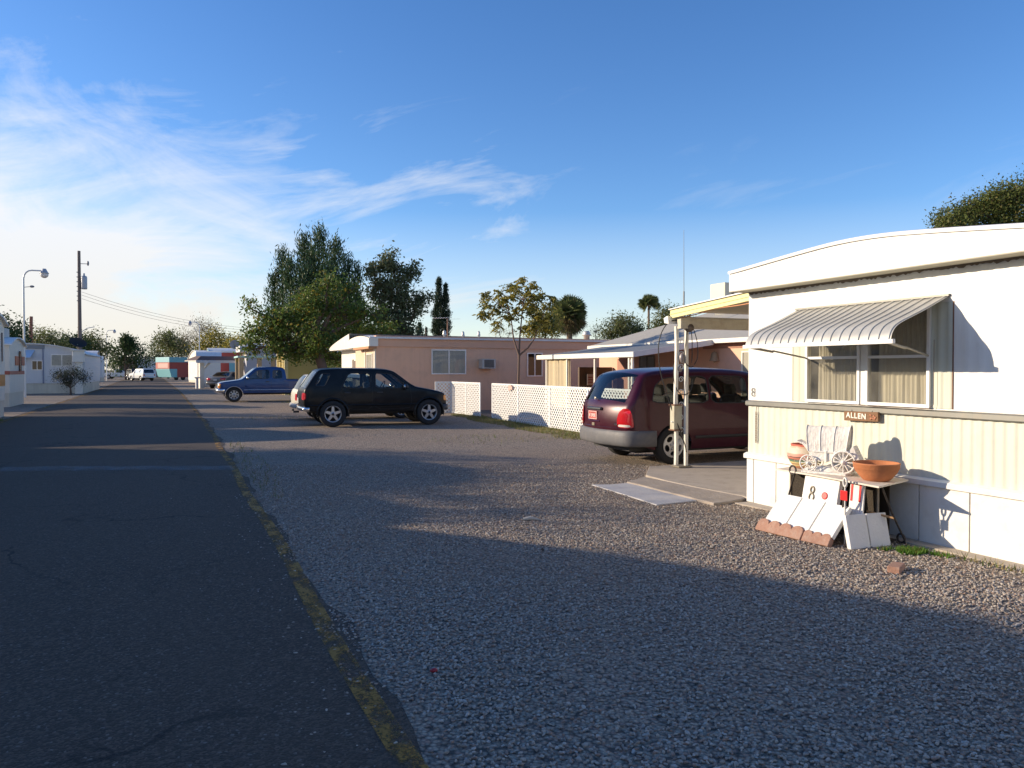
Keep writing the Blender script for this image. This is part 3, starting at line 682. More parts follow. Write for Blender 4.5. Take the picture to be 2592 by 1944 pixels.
def corr(y0, y1, z0, z1, x, amp, pitch, sharp=1.0, step=.012, dent=0.0):
    g = MB(); n = max(2, int((y1-y0)/step)); cols = []
    zs = [z0 + (z1-z0)*i/6 for i in range(7)]
    for i in range(n+1):
        y = y0 + (y1-y0)*i/n; s_ = math.sin(2*math.pi*y/pitch); s_ = max(-1, min(1, s_*sharp))
        cols.append([(x - amp*s_ + dent*math.sin(y*3.1+zz*2)*math.sin(zz*2.3), y, zz) for zz in zs])
    g.loft(cols, closed=False, caps=False); return g
U = MB()
for y0, y1, z0, z1 in [(YR,4.89,1.27,2.68),(4.89,6.91,2.30,2.68),(6.91,YL,1.27,2.68),(4.89,6.91,1.27,1.300)]:
    q = corr(y0, y1, z0, z1, X0, .0030, .135, 1.4, dent=.0015); U.add(q.v, q.f, 0, True)
U.box((X0+.012, YR, .10), (X0+14, YR+.02, 2.68)); U.box((X0+.012, YL-.02, .10), (X0+14, YL, 2.68)); U.box((X0+13.98, YR+.02, .1), (X0+14, YL-.02, 2.68))
U.build('wall', WHITE, home, recalc=False)
q = corr(YR, YL, .60, 1.225, X0, .0045, .10, 1.5, dent=.003); q.build('lower_wall', CREAM, home, recalc=False)
g = MB(); g.prism([(X0-.035,1.228),(X0-.035,1.272),(X0-.012,1.285),(X0+.01,1.285),(X0+.01,1.215),(X0-.02,1.215)], 'y', YR-.01, YL+.012); g.build('belt_trim', TRIM, home)
# skirting: separate sheets with dark joints, a cap strip on top and a worn concrete footing
seams = [YR, 4.70, 5.22, 6.20, 7.15, 7.54, YL]
for a, b in zip(seams[:-1], seams[1:]):
    g = MB(); g.box((X0-.022, a+.006, .012), (X0-.004, b-.006, .585)); g.build('skirting_panel', SKIRT, home, bevel=.003)
g = MB(); g.box((X0-.002, YR, .0), (X0+.008, YL, .60)); g.build('skirting_joint', pm('joint_brown', (.13,.09,.07), .9), home)  # dark brown backing sheet showing between the panels
g = MB(); g.prism([(X0-.055,.560),(X0-.055,.612),(X0-.010,.632),(X0+.01,.632),(X0+.01,.556)], 'y', YR-.012, YL+.02); g.build('skirting_cap', SKIRT, home, bevel=.004)
# roof: bowed front fascia, soffit, capping and the long white roof
XF = X0 - .25
_AP = [(3.60,2.80),(4.09,2.858),(4.87,2.945),(5.47,3.002),(6.00,3.012),(6.45,2.985),(7.07,2.938),(7.74,2.885)]
def arc(y):
    ks = [p[0] for p in _AP]; vs = [p[1] for p in _AP]; s_ = 0; n_ = 0
    for k in range(-4, 5): s_ += float(np.interp(y + k*.06, ks, vs)); n_ += 1
    return s_/n_
ysA = [3.70 + i*(7.74-3.70)/28 for i in range(29)]
g = MB()
g.loft([[(XF, y, 2.64), (XF, y, arc(y)-.03)] for y in ysA], closed=False, caps=False)
g.loft([[(XF, 7.74, 2.64), (XF, 7.74, arc(7.74)-.03)], [(X0+14, 7.74, 2.64), (X0+14, 7.74, arc(7.74)-.03)]], closed=False, caps=False)
g.loft([[(XF, 3.70, 2.64), (XF, 3.70, arc(3.7)-.03)], [(X0+14, 3.70, 2.64), (X0+14, 3.70, arc(3.7)-.03)]], closed=False, caps=False)
g.build('fascia', WHITE2, home, recalc=False)
g = MB(); g.loft([[(XF-.02, y, arc(y)-.035), (XF-.026, y, arc(y)-.008), (XF-.012, y, arc(y)+.004), (XF+.03, y, arc(y)+.012), (X0+14, y, arc(y)+.05)] for y in ysA], closed=False, caps=False, sm=False)
g.build('roof', WHITE2, home, recalc=False)
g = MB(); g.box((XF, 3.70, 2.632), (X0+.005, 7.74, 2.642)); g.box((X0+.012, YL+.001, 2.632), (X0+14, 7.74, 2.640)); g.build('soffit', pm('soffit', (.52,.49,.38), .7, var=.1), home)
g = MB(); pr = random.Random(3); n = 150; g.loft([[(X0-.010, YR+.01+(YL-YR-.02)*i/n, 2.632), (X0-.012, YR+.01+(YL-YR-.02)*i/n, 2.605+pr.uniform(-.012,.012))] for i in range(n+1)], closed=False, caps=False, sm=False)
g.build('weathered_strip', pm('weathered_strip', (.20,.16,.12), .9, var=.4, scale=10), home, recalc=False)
# window
WI = MB()
wz0, wz1, wy0, wy1 = 1.30, 2.28, 5.11, 6.69
def fr(g, y0, y1, z0, z1, t, xa, xb):
    g.box((xa,y0,z0),(xb,y0+t,z1)); g.box((xa,y1-t,z0),(xb,y1,z1)); g.box((xa,y0+t,z0),(xb,y1-t,z0+t)); g.box((xa,y0+t,z1-t),(xb,y1-t,z1))
g = MB()
fr(g, 5.93, 6.69, wz0, wz1, .035, X0-.035, X0+.02); fr(g, 5.11, 5.86, wz0, wz1, .035, X0-.035, X0+.02)
g.box((X0-.02, 5.86, wz0), (X0+.01, 5.93, wz1))
for a, b in ((5.145,5.825),(5.965,6.655)):
    g.box((X0-.03, a, 1.782), (X0-.005, b, 1.812))
win = g.build('window', ALU, home, bevel=.003)
for a, b in ((5.145,5.825),(5.965,6.655)):
    g = MB(); g.quad([(X0-.004,a,wz0+.03),(X0-.004,b,wz0+.03),(X0-.004,b,wz1-.03),(X0-.004,a,wz1-.03)]); g.build('pane', HGLASS, win, recalc=False)
    g = MB(); n = 80; ca, cb_ = a + .10, b - .06
    if a < 5.5: ca, cb_ = a+.0, b-.04
    g.loft([[(X0+.09 + .013*math.sin(i*.95+1.5*math.sin(i*.3)) + .012*math.sin(i*.37+1), ca+(cb_-ca)*i/n, wz0+.005), (X0+.085 + .012*math.sin(i*.95+.4), ca+(cb_-ca)*i/n, wz1)] for i in range(n+1)], closed=False, caps=False)
    g.build('curtain', CURT, win, recalc=False)
g = MB(); g.box((X0+.55, 4.8, 1.2), (X0+.56, 7.0, 2.5)); g.box((X0+.012, 4.91, 1.18), (X0+.55, 6.89, 1.20)); g.box((X0+.012, 4.80, 1.2), (X0+.55, 4.82, 2.5)); g.box((X0+.012, 6.98, 1.2), (X0+.55, 7.0, 2.5)); g.build('room_lining', pm('room_lining', (.22,.20,.16), .9), home)
for a, b in ((4.892,5.108),(6.692,6.908)):
    q = corr(a, b, 1.302, 2.30, X0-.006, .005, .10, 2.0); q.build('side_panel', SAGE, home, recalc=False)
g = MB(); g.box((X0-.012, 4.885, 1.30), (X0-.003, 4.893, 2.30)); g.build('panel_joint', RUST, home)
g = MB(); g.tube([(X0-.05, 6.05, 1.297),(X0-.05,5.7,1.290),(X0-.05,5.1,1.297),(X0-.04,5.06,1.34),(X0-.04,5.06,1.95)], .003, 4)
g.build('string_lights', pm('string_light', (.22,.14,.10), .6), home)
# the scalloped awning
def aprof(t):   # t 0 at the wall, 1 at the front rail
    P = [(.0,2.356),(-.16,2.285),(-.32,2.214),(-.48,2.150),(-.60,2.103),(-.685,2.058),(-.735,2.0),(-.758,1.935)]
    f = t*(len(P)-1); i = min(int(f), len(P)-2); k = f-i
    def cr(a,b,c,d_): return .5*(2*b + (c-a)*k + (2*a-5*b+4*c-d_)*k*k + (3*b-a-3*c+d_)*k**3)
    q = [P[max(0,i-1)], P[i], P[i+1], P[min(len(P)-1,i+2)]]
    return (X0 + cr(*[z[0] for z in q]), cr(*[z[1] for z in q]))
ay0, ay1, nr = 4.935, 6.845, 17; rows = []; pitch = (ay1-ay0)/nr
for i in range(nr):
    y = ay0 + i*pitch
    for dy, h in ((0,.0),(.012,0),(.018,.010),(.040,.010),(.046,.0)): rows.append((y+dy, h))
rows.append((ay1, 0)); ts = [i/26 for i in range(27)]
g = MB(); L = []
for y, h in rows:
    r = []
    for t in ts:
        a = aprof(max(0,t-.02)); b = aprof(min(1,t+.02)); p = aprof(t); n = Vector((b[1]-a[1], -(b[0]-a[0]))).normalized()
        if n.y < 0: n = -n
        r.append((p[0]+n.x*h, y, p[1]+n.y*h))
    L.append(r)
g.loft(L, closed=False, caps=False, sm=False)
aw = g.build('awning', pm('awning_metal', (.46,.46,.43), .42, .15, var=.06, scale=3, streak=.35, dirt=(.40,.37,.31), dirtamt=.35), home, recalc=False, angle=25)
g = MB(); xr, zr = aprof(1); g.box((xr-.012, ay0-.03, zr-.035), (xr+.022, ay1+.03, zr+.006)); g.build('awning_rail', WHITE, aw, bevel=.004)
g = MB(); g.box((X0-.03, ay0-.01, 2.352), (X0-.004, ay1+.01, 2.372)); g.build('awning_hinge', TRIM, aw)
for y, s_ in ((ay0+.06, 1), (ay1-.03, -1)):
    g = MB(); a = Vector((xr+.03, y, zr-.02)); b = Vector((X0-.03, y+.07*s_+.06*s_, 1.80)); m_ = a.lerp(b, .42)
    g.tube([a, m_], .014, 6); g.tube([m_ + Vector((0,.01,.012)), b], .010, 6); g.build('awning_arm', pm('awning_arm', (.42,.39,.32), .5, .3), aw)
g = MB(); g.tube([(X0-.012,7.568+.024*math.cos(i*.5236), 1.413+.022*math.sin(i*.5236)) for i in range(13)], .0045, 6); g.tube([(X0-.012,7.568+.027*math.cos(i*.5236), 1.364+.026*math.sin(i*.5236)) for i in range(13)], .0045, 6)
g.build('house_number', pm('dark_numeral', (.20,.19,.17), .5, .4), home)
# concrete footing strip and brick by the wall
g = MB(); g.prism([(6.40,3.2),(6.585,3.2),(6.585,7.6),(6.36,7.62),(6.44,6.4),(6.42,5.3)], 'z', -.05, .018); struct('footing_strip', g, CONC, bevel=.008)
# chain hanging at the corner of the home
g = MB()
for i in range(13):
    z = 1.13 - i*.029; pl = i % 2
    g.tube([(X0-.022 + (.010*math.cos(a*.785) if pl else 0), 7.50 + (0 if pl else .010*math.cos(a*.785)), z + .019*math.sin(a*.785)) for a in range(9)], .0035, 5)
g.tube([(X0-.022,7.50,1.15),(X0-.014,7.50,1.235)], .003, 4)
tag(g.build('chain', RUST, loc=(X0-.022,7.5,.76)), 'thin dark chain hanging down the cream wall at the home corner', 'chain')
# name sign
g = MB(); M = Matrix.Rotation(R_(-1.5), 3, 'X')
g.obox((X0-.045, 5.885, 1.180), (.028, .435, .098), M)
sg = g.build('name_sign', pm('sign_wood', (.20,.10,.045), .7, var=.3, scale=9, bump=.6, bscale=30), loc=(X0-.045,5.885,1.13), bevel=.004)
tag(sg, 'small brown wooden name sign reading ALLEN under the window', 'sign')
text_obj('lettering', 'A L L E N'.replace(' ', ''), .078, Matrix.Translation((X0-.0605, 5.940, 1.1815)) @ Matrix.Rotation(R_(1.5), 4, 'X') @ FACE_NEGX, pm('sign_letter', (.80,.76,.66), .6), sg, .004, .0022, space=1.18)
g = MB(); pr = random.Random(4)
for i in range(9): g.ball((X0-.062, 5.73 + pr.uniform(-.035,.035), 1.183+pr.uniform(-.026,.026)), (.006, pr.uniform(.009,.016), pr.uniform(.008,.014)), 8, 5)
g.build('flower_ornament', pm('sign_flower', (.42,.17,.09), .6, var=.3, scale=30), sg)
g = MB()
for y in (5.76, 6.02):
    g = MB(); g.tube([(X0-.04,y,1.228),(X0-.035,y,1.245)], .004, 5); g.build('hook', TRIM, sg)

# ---------------------------------------------------------------- patio: slab, worn brick apron, poured slab, cover on posts
g = MB(); g.prism(PAD_PATIO, 'z', -.06, .042); struct('patio_slab', g, CONC, bevel=.012)
APR = pm('brick_apron', (.36,.30,.235), .9, var=.22, scale=4, bump=.9, bscale=24, dirt=(.50,.46,.40), dirtamt=.35)
g = MB(); g.prism(PAD_BRICK, 'z', -.06, .034); struct('brick_apron', g, APR, bevel=.016)
g = MB(); g.prism(PAD_SLAB, 'z', -.04, .014)
struct('concrete_slab', g, pm('pale_concrete', (.47,.455,.44), .9, var=.08, scale=3, bump=.4, bscale=50, dirt=(.3,.26,.22), dirtamt=.3), bevel=.006)
YFAS = pm('yellow_fascia', (.78,.70,.34), .45, var=.04, streak=.15)
cov = thing('patio_cover', 'sloping white patio roof with yellow fascia on twin white posts beside the white home', 'patio cover', (7.72, 10.5, 0))
g = MB(); x0, x1 = 7.572, 16.0
g.hexa([(x0,10.62,2.62),(x1,10.62,2.62),(x1,7.69,2.80),(x0,7.69,2.80),(x0,10.62,2.665),(x1,10.62,2.665),(x1,7.69,2.845),(x0,7.69,2.845)])
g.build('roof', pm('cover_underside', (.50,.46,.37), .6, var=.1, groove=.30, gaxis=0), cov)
g = MB()
g.hexa([(7.53,10.64,2.512),(7.57,10.64,2.512),(7.57,7.70,2.725),(7.53,7.70,2.725),(7.53,10.64,2.650),(7.57,10.64,2.650),(7.57,7.70,2.835),(7.53,7.70,2.835)])
g.hexa([(7.518,10.64,2.575),(7.53,10.64,2.575),(7.53,7.70,2.775),(7.518,7.70,2.775),(7.518,10.64,2.588),(7.53,10.64,2.588),(7.53,7.70,2.788),(7.518,7.70,2.788)])
g.build('fascia', YFAS, cov, bevel=.003)
g = MB(); g.hexa([(7.50,10.65,2.652),(7.62,10.65,2.664),(7.62,7.70,2.850),(7.50,7.70,2.838),(7.50,10.65,2.668),(7.62,10.65,2.682),(7.62,7.70,2.872),(7.50,7.70,2.858)]); g.build('edge_cap', WHITE2, cov)
g = MB(); g.prism([(10.60,2.42),(10.72,2.44),(10.74,2.52),(10.66,2.55),(10.62,2.55)], 'x', 7.47, 16.0); g.build('gutter', WHITE, cov)
g = MB(); g.box((7.60,10.44,2.34),(16,10.54,2.51)); g.build('beam', pm('cover_beam', (.56,.52,.42), .6, var=.12, dirt=(.25,.17,.12), dirtamt=.4), cov)
POST = pm('white_post', (.74,.72,.64), .5, var=.05, dirt=(.5,.45,.36), dirtamt=.3)
for (x, y) in ((7.655,10.64),(7.775,10.53)):
    for k, xx in enumerate((x, x+4.1, x+8.0)):
        g = MB()
        wob = .010 if (k == 0 and y > 10.6) else 0
        g.loft([[(xx-.026+wob*math.sin(z*4), y-.026, z), (xx+.026+wob*math.sin(z*4), y-.026, z), (xx+.026+wob*math.sin(z*4), y+.026, z), (xx-.026+wob*math.sin(z*4), y+.026, z)] for z in [.045+i*.195 for i in range(13)]], sm=False)
        g.build('post', POST, cov)
g = MB()
def scroll(cz, r, sgn):
    c = Vector((7.715,10.585,cz)); dxy = Vector((.737,-.676,0)); pts = []
    for i in range(20):
        a = i*.42; rr_ = r*(1-i/26); pts.append(c + dxy*(rr_*math.cos(a)*sgn) + Vector((0,0,rr_*math.sin(a)*1.2)))
    g.tube(pts, .007, 5)
for i in range(9): g = MB(); scroll(.45+i*.21, .045, 1 if i % 2 else -1); g.build('scroll', POST, cov)
g = MB(); g.box((7.60,10.48,.045),(7.86,10.70,.075)); g.build('post_block', pm('stone_block', (.30,.26,.19), .9, var=.3, bump=1, bscale=30), cov, bevel=.01)
# electric box, cables, extension cord
mb = thing('meter_box', 'beige metal electric box strapped between the twin porch posts', 'electric box', (7.70,10.62,.72))
g = MB(); g.box((7.575,10.58,.66),(7.735,10.70,1.075)); g.build('cabinet', pm('beige_box', (.50,.48,.36), .55, var=.08, dirt=(.3,.2,.12), dirtamt=.5), mb, bevel=.008)
for z in (.655,1.07): g = MB(); g.box((7.565,10.56,z),(7.745,10.72,z+.02)); g.build('rim', RUST, mb)
g = MB(); g.lathe([(.001,0),(.012,.0),(.012,.06),(.001,.06)], (7.55,10.62,.80), 'x', 8); g.build('knob', WHITE, mb)
BLK = pm('black_cable', (.03,.028,.026), .5); 
g = MB()
def cable(p, r=.008): g.tube([tuple(q) for q in chaikin3([Vector(a) for a in p])], r, 6)
def chaikin3(P, it=3):
    for _ in range(it):
        o = [P[0]]
        for a, b in zip(P[:-1], P[1:]): o += [a.lerp(b, .25), a.lerp(b, .75)]
        P = o + [P[-1]]
    return P
cable([(7.80,10.52,2.46),(7.50,10.62,2.50),(7.35,10.72,2.2),(7.36,10.72,1.75),(7.45,10.70,1.4),(7.58,10.66,1.0),(7.66,10.56,.7),(7.74,10.50,.42),(7.76,10.50,.30)], .009)
cable([(7.80,10.50,2.46),(7.74,10.48,2.2),(7.70,10.50,1.80),(7.80,10.46,1.70),(7.86,10.46,1.72)], .008)
cable([(7.82,10.50,2.46),(7.84,10.46,2.2),(7.85,10.47,1.9),(7.84,10.47,1.78)], .007)
cable([(7.84,10.50,2.46),(7.95,10.46,2.15),(7.96,10.46,1.85),(7.90,10.48,1.75)], .007)
cable([(7.64,10.69,1.75),(7.62,10.66,1.45),(7.66,10.56,1.25),(7.80,10.48,1.26),(7.86,10.46,1.42),(7.86,10.47,1.55)], .008)
tag(g.build('cable', BLK, loc=(7.72,10.55,.3)), 'black cables looped loosely around the twin porch posts', 'cable')
g = MB(); cable([(7.66,10.62,2.51),(7.58,9.95,2.545),(7.55,9.5,2.60),(7.55,9.0,2.60),(7.55,8.5,2.63),(7.56,8.1,2.69)], .008)
tag(g.build('extension_cord', pm('orange_cord', (.62,.28,.13), .5), loc=(7.55,9.5,2.5)), 'orange extension cord sagging under the yellow fascia', 'cord')
g = MB(); g.ball((7.80,10.49,2.36), (.085,.08,.075), 12, 8); g.tube([(7.72,10.55,2.44),(7.80,10.5,2.36)], .03, 6)
lt = tag(g.build('porch_light', pm('rusty_fitting', (.16,.13,.11), .6, .5, var=.2), loc=(7.80,10.50,2.42)), 'round dark rusty light fitting under the patio roof at the post tops', 'light fitting')
g = MB(); g.lathe([(.001,0),(.05,0),(.055,.02),(.05,.10),(.001,.105)], (7.715,10.60,1.68), 'y', 14); g.ball((7.73,10.57,1.86),(.06,.05,.09))
tag(g.build('electric_meter', pm('meter_grey', (.30,.26,.25), .4, .3, var=.2), loc=(7.715,10.6,1.6)), 'round glass electric meter wedged between the twin porch posts', 'electric meter')
# ---------------------------------------------------------------- things on and around the table by the wall
PAVW = pm('white_paver', (.80,.79,.75), .8, var=.04, bump=.35, bscale=40, dirt=(.55,.52,.46), dirtamt=.15)
PAVG = pm('grey_white_paver', (.80,.78,.74), .85, var=.05, bump=.4, bscale=40, dirt=(.5,.47,.42), dirtamt=.2)
BRICK = pm('red_concrete', (.36,.20,.14), .9, var=.2, scale=6, bump=.7, bscale=40, dirt=(.45,.35,.28), dirtamt=.5)
IRON = pm('dark_iron', (.055,.045,.04), .6, .4)
TERRA = pm('terracotta', (.47,.175,.07), .8, var=.12, scale=5, bump=.3, bscale=40, dirt=(.30,.12,.06), dirtamt=.4)
ZT = .600
A_, B_, C_, D_ = (5.895,5.085), (6.525,5.285), (6.535,6.60), (5.93,6.44)
tb = thing('metal_stand_table', 'low table of a warped board on looped iron legs against the white wall', 'table', (6.25,5.85,0))
g = MB(); n = 8; top = []; bot = []
def tp(a, b, z=0):
    x = (1-a)*((1-b)*A_[0]+b*D_[0]) + a*((1-b)*B_[0]+b*C_[0]); y = (1-a)*((1-b)*A_[1]+b*D_[1]) + a*((1-b)*B_[1]+b*C_[1]); return (x, y, ZT + .006*math.sin(b*3.1) + z)
g.loft([[tp(0,b/n), tp(.5,b/n), tp(1,b/n), tp(1,b/n,-.016), tp(.5,b/n,-.016), tp(0,b/n,-.016)] for b in range(n+1)], sm=False)
g.build('tabletop', pm('table_board', (.70,.63,.53), .7, var=.08, scale=4, dirt=(.42,.34,.26), dirtamt=.4), tb)
def ring(g, c, r, rad=.010, ax='x'):
    c = Vector(c); g.tube([c + (Vector((0, r*math.cos(a*.524), r*math.sin(a*.524))) if ax == 'x' else Vector((r*math.cos(a*.524), 0, r*math.sin(a*.524)))) for a in range(13)], rad, 6)
def leg(p, loop_top=None, loop_bot=None, mat=IRON):
    g = MB(); g.tube(p, .010, 6)
    if loop_top: ring(g, loop_top, .045)
    if loop_bot: ring(g, loop_bot, .042)
    return g.build('leg', mat, tb)
leg([(5.945,6.17,.60),(6.0,6.33,.30),(6.03,6.45,.01)], (5.93,6.19,.615))
leg([(6.03,5.17,.585),(6.20,5.19,.30),(6.36,5.19,.05),(6.37,5.19,.01)], None, (6.37,5.235,.052))
leg([(5.85,5.44,.62),(5.86,5.43,.30),(5.87,5.42,.01)])
leg([(5.85,5.44,.46),(5.89,5.51,.22),(5.90,5.53,.2)])
g = MB(); g.tube([(6.10,5.40,.30),(6.22,5.19,.265)], .012, 5); g.build('wooden_brace', pm('brace_wood', (.45,.27,.13), .8), tb)
# white iron loop with red reflector
hk = thing('looped_stake', 'white looped metal stake with a red reflector in front of the table', 'stake', (5.82,5.40,0))
g = MB(); g.tube([(5.82,5.40,0),(5.82,5.40,.56)], .009, 6); g.tube([Vector((5.82,5.40+.020*math.cos(a*.524),.60+.042*math.sin(a*.524))) for a in range(13)], .011, 6); g.build('stake', pm('stake_metal', (.62,.61,.58), .5, .2), hk)
RED = pm('red_reflector', (.62,.03,.03), .25, var=.1, scale=40)
g = MB(); g.obox((5.805,5.40,.475), (.010,.085,.095)); g.build('reflector', RED, hk, bevel=.006)
# striped clay pot
def lathe_thing(name, label, cat, c, prof, mats, n=36, fn=None):
    g = MB(); g.lathe(prof, c, 'z', n)
    return tag(g.build(name, mats, loc=c), label, cat)
def pot_mat():
    m, nt, out = nodes('striped_pot'); p = N(nt, 'ShaderNodeBsdfPrincipled'); nt.links.new(p.outputs[0], out.inputs[0]); co = objco(nt)
    sp = nt.nodes.new('ShaderNodeSeparateXYZ'); nt.links.new(co, sp.inputs[0])
    z = mathn(nt, 'ADD', sp.outputs[2], mathn(nt, 'MULTIPLY', mathn(nt, 'SUBTRACT', noise(nt, co, 9, 4), .5), .02))
    r = nt.nodes.new('ShaderNodeValToRGB'); r.color_ramp.interpolation = 'CONSTANT'; e = r.color_ramp.elements
    nt.links.new(mathn(nt, 'DIVIDE', z, .29), r.inputs[0])
    band = [(0,(.45,.22,.12)),(.09,(.62,.50,.22)),(.15,(.35,.16,.10)),(.19,(.62,.52,.22)),(.25,(.12,.22,.13)),(.32,(.10,.09,.08)),(.35,(.50,.17,.11)),(.42,(.13,.08,.07)),(.45,(.62,.30,.22)),(.56,(.66,.55,.42)),(.76,(.60,.42,.28)),(.82,(.58,.13,.08)),(.91,(.66,.56,.44))]
    e[0].position = 0; e[0].color = (*band[0][1], 1); e[1].position = band[1][0]; e[1].color = (*band[1][1], 1)
    for b, c in band[2:]: k = e.new(b); k.color = (*c, 1)
    c = mixc(nt, mathn(nt, 'MULTIPLY', ramp(nt, noise(nt, co, 14, 6, .7), .55, .68), .7), r.outputs[0], (.72,.64,.52))
    c = mixc(nt, ramp(nt, noise(nt, mapping(nt, co, (1,1,.4)), 16, 5, .7), .66, .72), c, (.40,.14,.08))
    nt.links.new(c, p.inputs['Base Color']); p.inputs['Roughness'].default_value = .55; return m
lathe_thing('clay_pot', 'round clay pot with painted red green and yellow stripes at the table far end', 'pot', (6.24,6.33,ZT+.007),
    [(0.0011, 0.0), (0.0978, 0.0), (0.115, 0.011), (0.1552, 0.0552), (0.1817, 0.1104), (0.1875, 0.1518), (0.1748, 0.1932), (0.1552, 0.2254), (0.1472, 0.241), (0.1541, 0.253), (0.1495, 0.2604), (0.1357, 0.2576), (0.1357, 0.241), (0.161, 0.1932), (0.1667, 0.1472), (0.138, 0.0736), (0.0011, 0.046)], pot_mat())
# terracotta bowl
lathe_thing('terracotta_bowl', 'wide shallow terracotta bowl at the near end of the table', 'bowl', (6.18,5.36,ZT+.003),
    [(.001,0),(.105,0),(.12,.006),(.155,.045),(.185,.085),(.20,.118),(.205,.122),(.206,.158),(.212,.163),(.210,.172),(.200,.174),(.194,.165),(.188,.12),(.15,.07),(.10,.045),(.001,.04)], TERRA, 44)
# plaster covered wagon
PLA = pm('white_plaster', (.80,.77,.71), .85, var=.05, bump=1.2, bscale=24, dirt=(.50,.41,.32), dirtamt=.35)
wg = thing('wagon_ornament', 'white plaster covered wagon ornament with spoked wheels on the table', 'ornament', (6.145,5.89,ZT+.006), rz=R_(-62))
# local: +x towards the rear of the wagon, y across, z up
g = MB(); g.prism([(-.26,-.12),(.18,-.13),(.22,-.08),(.21,.10),(-.24,.12),(-.28,.04)], 'z', 0, .022); g.ball((-.02,0,.03),(.20,.08,.05)); g.ball((-.20,0,.02),(.07,.09,.03)); g.build('base', PLA, wg, world=False, bevel=.006)
g = MB(); g.prism([(-.16,.13),(.15,.13),(.19,.235),(.17,.25),(-.14,.25),(-.20,.22)], 'y', -.085, .085); g.box((-.15,-.095,.215),(.17,.095,.235)); g.box((-.03,-.100,.12),(-.01,.100,.24)); g.box((.06,-.100,.12),(.08,.100,.24))
g.prism([(-.20,.22),(-.27,.30),(-.25,.315),(-.15,.25)], 'y', -.08, .08); g.prism([(-.27,.29),(-.33,.32),(-.32,.33),(-.26,.305)], 'y', -.075, .075); g.build('wagon_body', PLA, wg, world=False, bevel=.006)
g = MB(); g.prism([(.18,.24),(.235,.30),(.245,.28),(.30,.16),(.28,.13),(.20,.20)], 'y', -.075, .075)
for i in range(4): g.box((.24+i*.012,-.05,.25-i*.03),(.262+i*.012,.05,.265-i*.03))
g.build('tail_box', PLA, wg, world=False, bevel=.005)
secs = [(-.205,.285,.088),(-.115,.295,.085),(-.02,.30,.085),(.08,.30,.086),(.175,.33,.095)]
g = MB(); rings = []
def hoop(x, h, w_):
    o = []
    for i in range(19):
        a = math.pi*i/18; k = max(0, math.sin(a)) ** .72; o.append((x + (x+.015)*.17*k, w_*math.cos(a), .225 + (h-.005)*k))
    return o
for i in range(49):
    x = -.20 + .37*i/48; sag = .004*abs(math.sin(math.pi*3*i/48)); rings.append(hoop(x, .265 + .35*max(0,x-.05)**1.5 - sag, .090 - sag*.5 + .0012*math.sin(i*2.1)))
g.loft(rings, closed=False, caps=False)
for x in (-.20,-.077,.047,.17): g.tube(hoop(x, .266+.35*max(0,x-.05)**1.5, .091), .0055, 6)
g.add(hoop(-.185,.255,.085), [tuple(range(19))]); g.add(hoop(.16,.262,.085), [tuple(range(19))])
g.build('canvas_cover', PLA, wg, world=False, recalc=False)
def wwheel(x, r, y):
    g = MB(); c = Vector((x, y, r+.015)); g.tube([c + Vector((r*.92*math.cos(a*math.pi/12), 0, r*.92*math.sin(a*math.pi/12))) for a in range(25)], r*.085, 6)
    g.lathe([(.001,-.02),(r*.2,-.015),(r*.16,.02),(.001,.025)] if y > 0 else [(.001,.02),(r*.2,.015),(r*.16,-.02),(.001,-.025)], c, 'y', 10)
    for a in range(12): g.tube([c, c + Vector((r*.9*math.cos(a*math.pi/6), 0, r*.9*math.sin(a*math.pi/6)))], r*.055, 5)
    g.build('wheel', PLA, wg, world=False)
for s_ in (-1, 1): wwheel(-.19, .088, s_*.115); wwheel(.155, .120, s_*.118)
# scalloped red edging bricks, white pavers leaning on them
def scallop(name, label, y0, y1, x, n):
    g = MB(); l = abs(y1-y0); outl = [(0,0),(l,0)]
    for i in range(n):
        c0 = l*(1-(i+.5)/n); r = l/n/2
        for k in range(7): a = math.pi*k/6; outl.append((c0 + r*math.cos(a), .085 + r*.75*math.sin(a)))
    g.prism(outl, 'y', -.03, .03)
    ang = math.atan2(y1-y0, .06)
    M = Matrix.Translation((x, y0, .0)) @ Matrix.Rotation(math.atan2(y1-y0, .045), 4, 'Z') @ Matrix.Rotation(R_(-32), 4, 'X')
    g.xf(M); return tag(g.build(name, BRICK, loc=(x, (y0+y1)/2, 0), bevel=.007), label, 'edging brick', 'scalloped edging bricks in front of the white pavers')
scallop('edging_brick', 'scalloped red concrete edging brick under the far two white pavers', 6.28, 5.70, 5.53, 4)
scallop('edging_brick', 'scalloped red edging brick with white paint splashes, nearer the camera', 5.685, 5.385, 5.57, 3)
def slab(name, label, cat, bl, br, tilt, h, th, mat, group=None, yaw_only=False, z0=0.0):
    """slab standing on the line bl-br (left, right as seen), leaning back by tilt degrees"""
    a, b = Vector((*bl, z0)), Vector((*br, z0)); d_ = (b-a).normalized(); back = Vector((-d_.y, d_.x, 0))
    if back.dot(Vector((.402,.916,0))) < 0: back = -back
    up = (Vector((0,0,1))*math.cos(R_(tilt)) + back*math.sin(R_(tilt))); nrm = (back*math.cos(R_(tilt)) - Vector((0,0,1))*math.sin(R_(tilt)))
    p = [a, b, b+nrm*th, a+nrm*th]; g = MB(); g.hexa([*p, *[q+up*h for q in p]])
    o = g.build(name, mat, loc=(a+b)/2, bevel=.005); return tag(o, label, cat, group), a, d_, up, nrm
zb = .105
for i, lab in enumerate(('leftmost white square paver leaning behind the scalloped bricks', 'middle white square paver leaning behind the scalloped bricks', 'white paver nearest the camera, leaning on the paint splashed brick')):
    y0 = 6.245 - i*.290; x = 5.60 + i*.014
    slab('white_paver', lab, 'paver', (x, y0), (x+.012, y0-.281), 42, .36 if i else .355, .045, PAVW, 'white pavers leaning in a row', z0=zb-.005*i)
